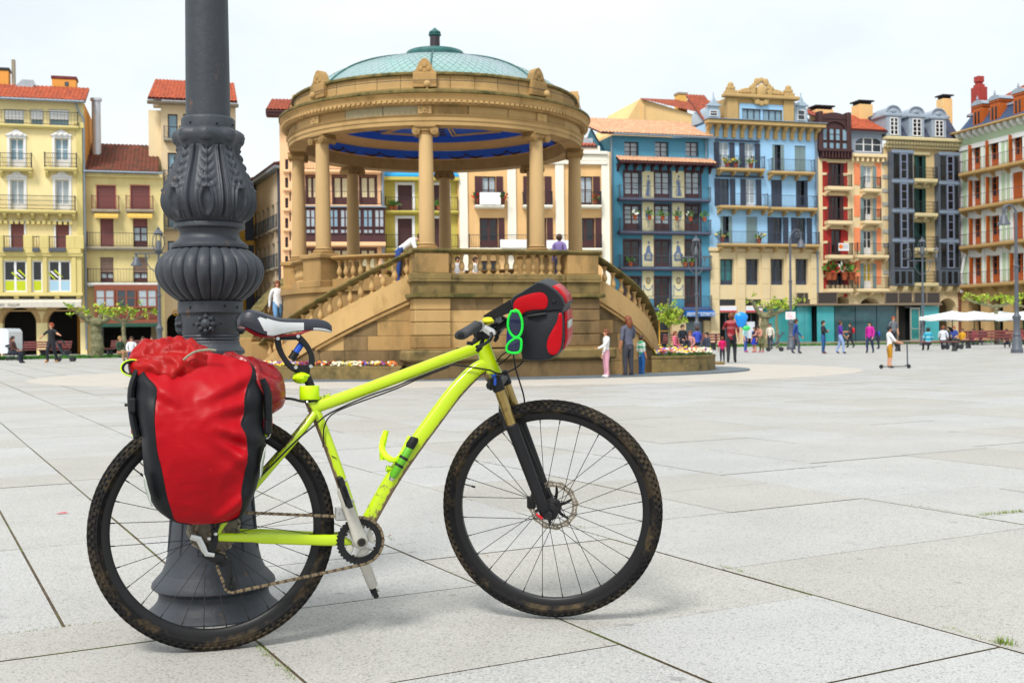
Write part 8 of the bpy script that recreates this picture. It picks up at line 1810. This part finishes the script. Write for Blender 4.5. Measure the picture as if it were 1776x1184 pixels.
# map case
P=[SL(x,y,-.085) for x,y in ((838.5,547),(840,555),(846,557.5),(888,541),(889,528),(884,520))]; o1=P[1]
mc=thing('map_case','flat black map case sloping up from the bar to the handlebar bag','map case',M=BW@SM@Matrix.Translation(o1)); b=MB(); b.grid([[Vector((p.x,y,p.z))-o1 for p in P] for y in (-.085,-.078,.095,.102)],closed=True); n=len(P); b.f+=[tuple(range(n)),tuple(range(n*3,n*4))]; b.m+=[0,0]; b.build('case',m_bkm,mc,smooth=25)
b=MB(); a_,c_=SL(843,545,-.07)-o1,SL(884,523.5,-.07)-o1; b.quad(a_+Vector((0,0,.003)),c_+Vector((0,0,.003)),c_+Vector((0,.155,.003)),a_+Vector((0,.155,.003))); b.build('clear_window',mat('clear_sheet',lin('#4a5058',.8),.12,var=.05),mc,smooth=0)
# sunglasses
YG=-.175; o2=SL(892,575,YG); sg=thing('sunglasses','bright green framed sunglasses hanging on the side of the handlebar bag','sunglasses',M=BW@SM@Matrix.Translation(o2)); m_sgf=mat('green_frame',lin('#0fdc3c',.95),.35,var=.03); m_len=mat('smoke_lens',(.012,.016,.05,1),.08,var=.05)
def loop(pts,dy=0): return catmull([tuple(SL(x,y,YG)-o2+Vector((0,dy,0))) for x,y in pts+[pts[0]]],5)[:-1]
U_=[(887,540),(898,540),(904.5,552),(906,568),(902,580),(895,585),(887,580),(881.5,568),(882,552)]; L2=[(894,586),(903,588),(904,600),(901,610),(890,612),(880,609),(879,601),(884,593)]
for pts in (U_,L2):
    lo_=loop(pts); b=MB(); b.tube(lo_,.0042,8,closed=True); b.build('rim',m_sgf,sg); b=MB(); c=sum(lo_,Vector())/len(lo_); n=len(lo_); b.grid([[c.lerp(p,k)+Vector((0,.001-.006*(1-k*k),0)) for p in lo_] for k in (1,.7,.35)],closed=True); b.f.append(tuple(range(2*n,3*n))); b.m.append(0); b.build('lens',m_len,sg,smooth=60)
b=MB(); b.tube([SL(897,583,YG)-o2,SL(899,587,YG)-o2],.006,8); b.tube([SL(891,541,YG)-o2,SL(894,538.5,YG)-o2,SL(900,541,YG)-o2],[.005,.0065,.005],8); b.build('bridge',m_sgf,sg)
b=MB(); b.tube(catmull([SL(893,540,YG)-o2,SL(893,541,YG)-o2+Vector((0,.04,-.004)),SL(892,548,YG)-o2+Vector((0,.06,-.02)),SL(890,575,YG)-o2+Vector((0,.055,0))],4),.0035,6); b.build('temple',m_sgf,sg)
b=MB(); b.tube(catmull([SL(890,611,YG)-o2,SL(890,610,YG)-o2+Vector((0,.045,0)),SL(892,590,YG)-o2+Vector((0,.055,0)),SL(892,565,YG)-o2+Vector((0,.055,0))],4),.0035,6); b.build('temple',m_sgf,sg)
t=thing('drink_pouch','dark blue bottle pouch between the bar and the handlebar bag','pouch',M=BW@SM@Matrix.Translation(SL(891,608,-.10))); o3=SL(891,608,-.10); b=MB(); a_,c_=Vector((0,0,0)),SL(895,548,-.10)-o3; b.tube([a_,a_.lerp(c_,.06),a_.lerp(c_,.5),a_.lerp(c_,.9),c_],[.015,.026,.027,.026,.02],16); b.build('pouch_body',mat('navy_fabric',lin('#1c2470',.9),.7,var=.1),t); b=MB(); b.tube([a_.lerp(c_,.86),a_.lerp(c_,.93)],.0275,16); b.build('rim_band',m_rub,t)
# ------------------------------------------------------------------ people
def cloth(h,k=.85): return mat('cloth_'+h,lin('#'+h,k),.85,var=.12,vs=9)
m_skin=[mat('skin_light',lin('#d9a182',.85),.6,var=.06),mat('skin_tan',lin('#b97e5c',.85),.6,var=.06)]
m_eye=mat('eye_dark',(.02,.015,.012,1),.3,var=0); m_lip=mat('lip',lin('#a85850',.8),.6,var=0)
HAIRM={n:mat('hair_'+n,lin(h,.7),.6,var=.3,vs=30,stretch=(1,1,.3)) for n,h in (('brown','#4a2e1e'),('dark','#1e1612'),('auburn','#8a4a26'),('grey','#8f8a84'),('red','#b04a20'),('blond','#b08a50'))}
def person(label,q,H,head,pose='stand',top='ffffff',legs='333333',shoe='2a2422',hair='brown',sleeve=.0,shorts=False,long=False,skirt=None,sk=0,arms=None,hat=None,pack=None,turn=0,stripe=None,build=1.0,group='people on the square',sit_h=.45):
    t=thing('person',label,'person',q,R(head),group); 
    J={}; 
    J['pel']=(0,0,.53); J['spi']=(0,-.005,.625); J['che']=(0,.0,.735); J['nb']=(0,.01,.815); J['nk']=(0,-.002,.852); J['chin']=(0,-.012,.885); J['hd']=(0,-.006,.928); J['tp']=(0,.002,.968)
    for s,n in ((-1,'l'),(1,'r')):
        J['sh'+n]=(s*.108,.005,.800); J['el'+n]=(s*.140,.02,.632); J['wr'+n]=(s*.150,-.02,.485); J['ha'+n]=(s*.150,-.035,.435)
        J['hi'+n]=(s*.052,0,.505); J['kn'+n]=(s*.058,-.012,.285); J['an'+n]=(s*.060,.012,.045); J['he'+n]=(s*.060,.022,.022); J['to'+n]=(s*.070,-.085,.018)
    def mv(k,d): J[k]=tuple(a+b_ for a,b_ in zip(J[k],d))
    if pose=='walk':
        for n,f in (('l',1),('r',-1)):
            mv('kn'+n,(0,-.06*f-.02,.012)); mv('an'+n,(0,-.105*f+.02,.012 if f<0 else 0)); mv('he'+n,(0,-.105*f+.02,.03 if f<0 else 0)); mv('to'+n,(0,-.105*f+.02,0)); mv('el'+n,(0,.04*f,0)); mv('wr'+n,(0,.09*f-.02,.02)); mv('ha'+n,(0,.115*f-.02,.03))
    if pose in('sit','ride'):
        dz=sit_h/H-.50
        for k in J:
            if k[:2] in('kn','an','he','to'): continue
            mv(k,(0,0,dz))
        for n,s in (('l',-1),('r',1)):
            J['kn'+n]=(s*.085,-.235,sit_h/H+.03); J['an'+n]=(s*.075,-.24,.045); J['he'+n]=(s*.075,-.225,.022); J['to'+n]=(s*.085,-.335,.018)
            J['el'+n]=(s*.14,-.03,.64+dz); J['wr'+n]=(s*.10,-.16,.57+dz); J['ha'+n]=(s*.09,-.21,.565+dz)
    if pose in('lean','bend'):
        a=R(60 if pose=='lean' else 28); pz=.53
        for k in list(J):
            if k[:2] in ('hi','kn','an','he','to') or k=='pel': continue
            x,y,z=J[k]; dy,dz=y,z-pz; J[k]=(x,dy*math.cos(a)-dz*math.sin(a),pz+dz*math.cos(a)+dy*math.sin(a))
        for n,s in (('l',-1),('r',1)):
            e=J['sh'+n]; J['el'+n]=(e[0]*1.1,e[1]-.05,e[2]-.155); J['wr'+n]=(e[0],e[1]-.18,e[2]-.17); J['ha'+n]=(e[0]*.9,e[1]-.225,e[2]-.165)
    for n,v in (arms or {}).items(): J['el'+n],J['wr'+n],J['ha'+n]=v
    if turn:
        c=Vector(J['nb']); M=Matrix.Rotation(R(turn),3,'Z')
        for k in ('chin','hd','tp'): J[k]=tuple(c+M@(Vector(J[k])-c))
    hdir=Matrix.Rotation(R(turn),3,'Z')@Vector((0,-1,0)); tilt=(Vector(J['tp'])-Vector(J['chin'])).normalized(); hdir=(hdir-tilt*hdir.dot(tilt)).normalized(); side=hdir.cross(tilt)
    J['nose']=tuple(Vector(J['hd'])+hdir*.060-tilt*.012)
    RAD={'pel':.073,'spi':.066,'che':.078,'nb':.046,'nk':.030,'chin':.036,'hd':.054,'tp':.040,'nose':.007}
    for n in 'lr': RAD.update({'sh'+n:.036,'el'+n:.026,'wr'+n:.018,'ha'+n:.019,'hi'+n:.055,'kn'+n:.037,'an'+n:.023,'he'+n:.022,'to'+n:.019})
    E=[('pel','spi','t'),('spi','che','t'),('che','nb','t'),('nb','nk','k'),('nk','chin','k'),('chin','hd','k'),('hd','tp','k'),('hd','nose','k')]
    for n in 'lr': E+=[('nb','sh'+n,'t'),('sh'+n,'el'+n,'t'),('el'+n,'wr'+n,'t' if sleeve>.5 else 'k'),('wr'+n,'ha'+n,'k'),('pel','hi'+n,'p'),('hi'+n,'kn'+n,'p'),('kn'+n,'an'+n,'k' if shorts else 'p'),('an'+n,'he'+n,'s'),('an'+n,'to'+n,'s')]
    keys=list(J); me=bpy.data.meshes.new('body'); me.from_pydata([tuple(Vector(J[k])*H) for k in keys],[(keys.index(a),keys.index(b_)) for a,b_,_ in E],[])
    o=bpy.data.objects.new('body',me); SC.collection.objects.link(o); md=o.modifiers.new('s','SKIN'); md.use_smooth_shade=True; o.modifiers.new('u','SUBSURF').levels=1; o.modifiers['u'].render_levels=1
    for k,sv in zip(keys,me.skin_vertices[0].data):
        w=RAD[k]*H*(build*1.12 if k in('pel','spi','che') else 1.0 if k in ('nk','chin','hd','tp','nose') else 1.22); f=(1.18,.82) if k in('pel','spi','che') else (1,1); sv.radius=(w*f[0],w*f[1]); sv.use_root=(k=='pel')
    dg=bpy.context.evaluated_depsgraph_get(); dg.update(); m2=bpy.data.meshes.new_from_object(o.evaluated_get(dg)); bpy.data.objects.remove(o)
    b=MB(); b.v=[tuple(v.co) for v in m2.vertices]; b.f=[tuple(p.vertices) for p in m2.polygons]; segs=[(Vector(J[a])*H,Vector(J[c])*H,(RAD[a]+RAD[c])/2*H,ty) for a,c,ty in E]
    tops=cloth(top); mats=[m_skin[sk],tops,cloth(legs),cloth(shoe),cloth(stripe) if stripe else tops]; mi={'k':0,'t':1,'p':2,'s':3}
    for p in m2.polygons:
        best=None
        for a,c,rr,ty in segs:
            ac=c-a; u=max(0,min(1,(p.center-a).dot(ac)/max(1e-9,ac.dot(ac)))); d=(p.center-(a+ac*u)).length-rr
            if best is None or d<best[0]: best=(d,ty)
        k=mi[best[1]]
        if k==1 and stripe and int(p.center.z/H/.045)%3==0: k=4
        b.m.append(k)
    bpy.data.meshes.remove(m2)
    for n,s in (('l',-1),('r',1)):      # fingers rooted inside the palm
        w,h_=Vector(J['wr'+n]),Vector(J['ha'+n]); d=(h_-w).normalized(); u=Vector((0,-1,0)) if abs(d.y)<.8 else Vector((1,0,0)); u=(u-d*u.dot(d)).normalized(); v=d.cross(u)
        for i,(ln,of) in enumerate(((.040,-1.5),(.046,-.5),(.043,.5),(.034,1.5))):
            p0=h_+u*of*.0085; b.tube([p*H for p in (p0,p0+d*ln*.55,p0+d*ln*.85+v*.008*s,p0+d*ln+v*.02*s)],[.0062*H,.0056*H,.005*H,.004*H],5,0)
        b.tube([p*H for p in (w.lerp(h_,.4),w.lerp(h_,.75)+u*.022,h_+u*.028+d*.018)],[.007*H,.006*H,.0045*H],5,0)
    body=b.build('body',mats,t,smooth=70)
    # face and hair
    hc=Vector(J['hd'])*H; B3=Matrix((side,-hdir,tilt)).transposed()
    b=MB()
    for s in (-1,1): b.ball(tuple(hc+(hdir*.049+side*s*.019+tilt*.008)*H),.0075*H,6)
    b.build('eyes',m_eye,t); b=MB(); b.ball(tuple(hc+(hdir*.046-tilt*.034)*H),.012*H,6,0,(1,.5,.35)); b.build('mouth',m_lip,t)
    b=MB()
    for s in (-1,1): b.ball(tuple(hc+(side*s*.054-tilt*.004)*H),.013*H,6,0,(.5,1,1.2))
    b.build('ears',m_skin[sk],t)
    hm=hat or HAIRM[hair]; b=MB(); n=14; vs=[]; h=9
    for i in range(h+1):
        th=PI*i/h*.86
        for j in range(n):
            a=2*PI*j/n; d=Vector((math.sin(th)*math.cos(a),math.sin(th)*math.sin(a),math.cos(th))); front=max(0,-d.y); lim=.30 if front>.25 else -1
            k=1.0 if d.z>lim else .72
            if hat and d.z<.2: k=.72
            p=Vector((d.x*.064,d.y*.072+.004,d.z*.070+.014))*k*(1+.05*noise.noise(d*4)); vs.append(hc+(B3@p)*H)
    fs=[(i*n+j,(i+1)*n+j,(i+1)*n+(j+1)%n,i*n+(j+1)%n) for i in range(h) for j in range(n)]; b.add(vs,fs); 
    if long: b.tube([hc+(B3@Vector(p))*H for p in ((0,.045,.02),(0,.062,-.03),(0,.062,-.09),(0,.055,-.14))],[.045*H,.056*H,.05*H,.02*H],10)
    if hat: b.prism([tuple((.055*math.cos(a),-.05-.055*math.sin(a)))[0:2] for a in [PI*k/8 for k in range(9)]],.0,.0) if False else None
    b.build('cap' if hat else 'hair',hm,t,smooth=60)
    if skirt: b=MB(); b.lathe([(.085*H,.56*H),(.115*H,.46*H),(.14*H,.31*H),(.13*H,.31*H),(.08*H,.5*H)],18); b.build('skirt',cloth(skirt),t)
    if pack: b=MB(); c=Vector(J['che'])*H+Vector((0,.115*H,-.02*H)); b.cbox(c.x-.085*H,c.x+.085*H,c.y-.045*H,c.y+.05*H,c.z-.13*H,c.z+.10*H,.03*H); b.build('backpack',cloth(pack),t,smooth=40)
    return t
def gnd(px,py): q=G(px,py); return q
def stand(label,px,feet,topy,head,**k):
    q=G(px,feet); H=(feet-topy)*q.y/F/1.0; k.setdefault('group','people on the square'); return person(label,q,H,head,**k)
def seated(label,px,Y,topy,head,H=1.6,**k):
    q=PY(px,592,Y); q.z=0; ht=PY(px,topy,Y).z; sh=max(.25,ht-.50*H); return person(label,q,H,head,pose='sit',sit_h=sh,**k)
# near the bandstand
reach={'l':((-.15,-.11,.66),(-.13,-.24,.62),(-.12,-.285,.61))}
stand('auburn haired girl in a white top and pink trousers reaching for the bandstand plinth',1052,655,571,-75,top='eef0f0',legs='d9a0b4',shoe='f0f0f0',hair='auburn',sleeve=1,arms={'r':((.16,-.09,.68),(.13,-.20,.62),(.12,-.24,.61))})
stand('woman in a grey tee shirt and dark trousers standing by two children at the plinth',1090,653,548,-150,top='5d6074',legs='3a3c48',shoe='5a3a2a',hair='auburn',long=True,sk=1,arms={'l':((-.16,-.06,.66),(-.15,-.18,.58),(-.15,-.225,.57))})
stand('small boy in a green and white vest and bright blue trousers beside the woman',1113,651,581,120,top='c9d6d0',stripe='2aa06a',legs='1f62a8',shoe='2f7a5a',hair='brown',sk=1)
PK=2.15
q=PY(693,592,25.9); q.z=PK; person('man in a white shirt and jeans bending over the bandstand rail',q,1.5,90,'lean',top='f1f2f6',legs='2c4a8c',hair='brown',sleeve=1)
q=PY(972,592,26.6); q.z=PK; person('child in a purple checked shirt behind the right end of the bandstand rail',q,1.18,160,'stand',top='8a78b4',legs='27345a',hair='brown',sleeve=1)
for i,(px,Y,tp_,lg,lb) in enumerate(((795,26.6,'d8d8dc','27407e','seated figure in jeans behind the balusters by the left pedestal'),(826,26.8,'e8e6e0','2a3f70','seated figure in white behind the balusters near mid rail'),(940,26.8,'7a3a3a','2a2a34','seated figure in dark red behind the balusters by the child'))):
    q=PY(px,592,Y); q.z=PK; person(lb,q,1.05,20+40*i,'sit',top=tp_,legs=lg,sit_h=.16)
q=KC+kp(-95,4.3,1.14); person('woman in a white top and jeans coming down the far left stair of the bandstand',q,1.34,25,'walk',top='f2f3f8',legs='6f9fd0',hair='auburn',sleeve=1,long=True)
# right hand groups
red=stand('man in a red striped shirt and dark trousers right of the bandstand',1269,629,543,165,pose='walk',top='8e1626',stripe='b05a5e',legs='24262e',hair='auburn',sk=1,arms={'r':((.16,-.06,.68),(.15,-.18,.72),(.15,-.22,.74))})
stand('toddler in a hot pink top and navy trousers beside the man in red',1253,628,584,175,top='e0106c',legs='1e2238',shoe='c86a9a',hair='auburn')
stand('woman in a pale aqua top and blue jeans by the tree',1293,611,562,60,top='a5dbe2',legs='3f62b0',shoe='c05090',hair='brown',long=True)
stand('girl in a navy top and blue skirt standing beside the woman in aqua',1309,611,567,-60,top='24264c',legs='d0a080',skirt='2238b0',shoe='d05a70',hair='brown',shorts=True)
stand('person in an olive skirt and pinkish top bending within the group by the tree',1321,611,562,-50,pose='bend',top='c98f7a',legs='6a6640',skirt='6b6a48',shoe='c85a6a',hair='dark')
stand('person in a pale beige top and dark trousers standing behind the slender tree',1336,606,561,-30,top='ddd6c8',legs='2c3040',hair='brown')
stand('man in a blue jacket and grey trousers walking past the curled arm lamp',1381,613,553,70,pose='walk',top='24448e',legs='4d5164',hair='brown',sleeve=1,sk=1)
fold={'l':((-.15,-.06,.65),(-.02,-.15,.69),(.04,-.14,.70)),'r':((.15,-.06,.65),(.02,-.16,.66),(-.04,-.15,.665))}
stand('person in a black top and blue jeans with folded arms before the kiosk',1428,613,556,60,top='23252e',legs='29568e',shoe='6a3420',hair='dark',sleeve=1,arms=fold)
stand('man in a purple shirt and pale jeans striding right before the kiosk',1458,613,556,70,pose='walk',top='5a249a',legs='8fa8d6',hair='brown',sk=1,arms={'l':((-.15,-.05,.65),(-.12,-.19,.66),(-.12,-.235,.67))})
stand('person in dark clothes with a big red backpack walking before the kiosk',1475,603,560,-80,pose='walk',top='2a2230',legs='23222e',hair='dark',sleeve=1,pack='d8202c')
stand('woman in a magenta jacket and navy trousers facing left before the kiosk',1509,612,558,-40,pose='walk',top='c81a9c',legs='22305a',hair='dark',sleeve=1,long=True)
stand('person in a navy jacket with a blue backpack just behind the woman in magenta',1524,605,566,-100,pose='bend',top='1c2450',legs='20263c',hair='dark',sleeve=1,pack='2450b0')
m_helm=cloth('20242e')
kid=stand('boy in a white shirt and mustard shorts riding a scooter, with a dark helmet',1543,638,566,88,pose='stand',top='eceff4',legs='c08a1c',shoe='5a4a3a',hair='dark',shorts=True,hat=m_helm,arms={'l':((-.13,-.09,.66),(-.10,-.24,.60),(-.10,-.285,.59)),'r':((.13,-.09,.66),(.10,-.24,.60),(.10,-.285,.59))})
q=G(1551,639); Hs=(639-566)*q.y/F; t=thing('kick_scooter','black kick scooter ridden by the boy in mustard shorts','scooter',q,0)
b=MB(); b.cbox(-.30,.28,-.05,.05,.045,.065,.008); b.build('deck',m_blk,t); b=MB(); b.tube([(.27,0,.055),(.34,0,.11),(.33,0,.62*Hs)],.018,8); b.build('stem',m_irong,t); b=MB(); b.tube([(.33,-.20,.62*Hs),(.33,.20,.62*Hs)],.016,8); b.build('handlebar',m_blk,t)
for x in (-.33,.37): b=MB(); b.lathe([(0,-.015),(.045,-.018),(.055,0),(.045,.018),(0,.015)],14,ax='y',c=(x,0,.055)); b.build('wheel',m_blk,t)
stand('person with orange hair standing in the kiosk doorway',1550,602,549,10,top='6a6f78',legs='2a2c34',hair='red')
q=PY(1286,592,(G(1269,629)).y-.3); q.z=0; zb_=PY(1284,562,q.y).z; t=thing('balloon','blue foil balloon with a green tail held by the man in red','balloon',(q.x,q.y,zb_-.25)); b=MB(); b.ball((0,0,.42),.24,14,0,(.85,.35,1.05),lambda d:.12*math.sin(d.z*5)); b.build('foil',mat('foil_blue',lin('#1a8ee8',.95),.3,var=.05),t); b=MB(); b.ball((.16,0,.12),.12,10,0,(1.1,.4,.7)); b.build('tail_fin',mat('foil_green',lin('#3fd06a',.95),.3,var=.05),t); b=MB(); b.tube([(0,0,.2),(-.06,.05,-.15),(-.14,.1,-.35)],.006,5); b.build('string',m_white,t)
# benches
for px,top_,lg,hr,hd,lb,ty in ((1171,'d86a80','2a3a5a','auburn',60,'seated person in pink at the left end of the bench beyond the flower bed',574),(1184,'1c2230','2a2c3c','dark',20,'seated person in black second on the bench beyond the flower bed',563),(1197,'c58a86','3a3048','auburn',-30,'seated person in dusky pink in the middle of the bench beyond the flower bed',574),(1209,'3a52c0','1e2434','brown',-160,'seated person in violet blue on the bench beyond the flower bed',566),(1226,'3a3f52','dfe4ea','dark',-60,'seated person in white jeans at the right end of the bench beyond the flower bed',576)):
    seated(lb,px,48.5,ty,hd,1.5,top=top_,legs=lg,hair=hr,sleeve=1)
for px,top_,lg,hr,hd,lb,ty in ((208,'2f4a34','a8805c','blond',60,'seated man in a dark green sweater on the bench end by the timber gallery house',583),(228,'eceef2','2a4470','brown',20,'seated person in white second on the bench by the timber gallery house',584),(248,'34468e','3a3c50','brown',-10,'seated person in blue third on the bench by the timber gallery house',584),(264,'6a5a78','2a2a38','brown',-20,'seated person in mauve beside the red bag edge on the left bench',583)):
    seated(lb,px,50.6,ty,hd,1.5,top=top_,legs=lg,hair=hr,sleeve=1)
seated('boy in a brown top seated on the left bench before the arcade',22,49,583,90,1.45,top='5a3a34',legs='232a3c',hair='dark',sleeve=1)
seated('person in a turquoise shirt seen from behind on the low bench',1610,54.5,568,178,1.55,top='2ba5c4',legs='2a2c34',hair='dark',stripe='8fd4e4')
seated('person in a white shirt seated at the right end of the low bench',1636,56,565,150,1.55,top='d9dde6',legs='3a3f4e',hair='auburn')
for px,top_,hr,lb in ((1655,'2f4a9a','red','terrace guest in a blue top under the leftmost parasol'),(1669,'d6a020','brown','terrace guest in yellow under the parasol next to the kiosk'),(1689,'8a2a4a','dark','terrace guest in dark red under the second parasol'),(1703,'20222a','dark','terrace guest in black under the second parasol'),(1772,'e05060','auburn','terrace guest in coral at the right border beyond the scrolled lamp')):
    seated(lb,px,72,566 if px<1660 else 570,R(0)+(-40 if px%2 else 50),1.6,top=top_,legs='2a2c38',hair=hr)
seated('person in dark clothes seated on the long maroon bench by the scrolled lamp',1746,61,574,-20,1.5,top='2c2830',legs='2a2a3a',hair='dark',sleeve=1)
stand('woman in black walking on the left with bare arms held out',90,629,560,-25,pose='walk',top='1e2026',legs='20222c',shoe='c0844a',hair='red',arms={'l':((-.22,-.02,.73),(-.30,-.03,.66),(-.33,-.04,.63)),'r':((.22,-.04,.74),(.33,-.08,.71),(.38,-.09,.70))})
def stroller(label,q,rz,s=1.0,c='22242c'):
    t=thing('stroller',label,'stroller',q,rz); b=MB()
    for y in (-.22,.22): b.tube([(-.38*s,y,.95*s),(-.1*s,y,.5*s),(.36*s,y,.12*s)],.016,6); b.tube([(.12*s,y,.52*s),(-.28*s,y,.12*s)],.014,6)
    b.tube([(-.38*s,-.22,.95*s),(-.38*s,.22,.95*s)],.018,6); b.build('chassis',m_irong,t)
    b=MB(); b.cbox(-.12*s,.28*s,-.19,.19,.38*s,.46*s,.02); b.prism([(-.14*s,.42*s),(-.06*s,.42*s),(-.18*s,.85*s),(-.26*s,.85*s)],-.19,.19,'y'); b.build('seat',cloth(c),t,smooth=30)
    b=MB(); rows=[[(-.22*s+.26*s*math.cos(a)*k0,y,.74*s+.26*s*math.sin(a)) for y in (-.2,.2)] for a in [R(10+16*k) for k in range(10)] for k0 in (1,)]; b.grid(rows); o=b.build('canopy',cloth(c),t,smooth=60); sl=o.modifiers.new('t','SOLIDIFY'); sl.thickness=.015
    for x in (-.28*s,.36*s):
        for y in (-.22,.22): b=MB(); b.lathe([(0,-.02),(.09*s,-.025),(.115*s,0),(.09*s,.025),(0,.02)],16,ax='y',c=(x,y,.115*s)); b.build('wheel',m_blk,t)
stroller('black stroller pushed by the woman in black',G(112,627),R(10)); stroller('dark stroller parked in front of the boy on the left bench',G(24,625),R(0),.8); stroller('grey stroller standing by the thin tree',PY(1345,592,57)-Vector((0,0,PY(1345,592,57).z)),R(170),1.0,'5a6078'); stroller('black stroller with a pale basket beside the low bench',PY(1650,592,57)-Vector((0,0,PY(1650,592,57).z)),R(5),1.15,'1c1e26')
# terrace tables and chairs under the parasols
m_alu=mat('aluminium',lin('#a8adb2',.9),.35,metal=.5,var=.05)
for i,px in enumerate((1662,1697,1720,1757)):
    q=PY(px,592,73.5); q.z=0; t=thing('terrace_table','round aluminium terrace table '+['under the leftmost parasol','under the second parasol','just left of the young plane tree','right of the third parasol'][i],'table',q,0,'terrace tables'); b=MB(); b.lathe([(0,.72),(.4,.72),(.4,.75),(0,.75)],18); b.build('table_top',m_alu,t); b=MB(); b.tube([(0,0,0),(0,0,.72)],.03,8); b.lathe([(.26,0),(.26,.02),(.03,.05)],14); b.build('pedestal',m_alu,t)
    for s in (-1,1):
        c=thing('terrace_chair','woven terrace chair '+['left','right'][s>0]+' of the aluminium table '+['under the leftmost parasol','under the second parasol','by the young plane tree','right of the third parasol'][i],'chair',(q.x+s*.75,q.y+.1,0),R(90*s),'terrace chairs'); b=MB(); b.cbox(-.22,.22,-.22,.22,.42,.46,.01); b.build('seat',m_bench,c); b=MB(); b.cbox(-.22,.22,.20,.24,.5,.88,.01); b.build('backrest',m_bench,c)
        for x in (-.2,.2):
            for y in (-.2,.22): b=MB(); b.tube([(x,y,0),(x,y,.42 if y<0 else .88)],.014,6); b.build('leg',m_alu,c)
# name the potted plants apart
where={679:'leftmost pot on the lime green balcony',686:'second pot on the lime green balcony',760:'pot right of the column on the lime green balcony',826:'red flowered pot left of the small white banner',871:'red flowered pot right of the small white banner',1030:'red flowered pot on the right balcony of the tan house',1096:'white flowered pot, first in the row of the deep blue house',1121:'green pot, second in the row of the deep blue house',1144:'green pot, third in the row of the deep blue house',1168:'green pot, fourth in the row of the deep blue house',1192:'white flowered pot, fifth in the row of the deep blue house',1216:'green pot, last in the row of the deep blue house',1090:'green pot low on the left of the deep blue house',1185:'green pot in the low middle of the deep blue house',1195:'green pot low on the right of the deep blue house',1257:'yellow flowered pot, first on the top balcony of the sky blue house',1272:'yellow flowered pot, second on the top balcony of the sky blue house',1298:'yellow flowered pot, third on the top balcony of the sky blue house',1248:'yellow flowered pot at the left of the long sky blue balcony',1312:'yellow flowered pot in the middle of the long sky blue balcony',1432:'red flowered plant, first on the brick red balcony',1440:'red flowered plant, second on the brick red balcony',1458:'white flowered plant on the brick red balcony',1471:'red flowered plant, last on the brick red balcony'}
pots=[o for o in SC.objects if o.name.startswith('potted_plant')]
for o,l in zip(pots,[where[p] for p in (679,686,760,826,871,1030,1096,1121,1144,1168,1192,1216,1090,1185,1195,1257,1272,1298,1248,1312,1432,1440,1458,1471)]): o['label']=l
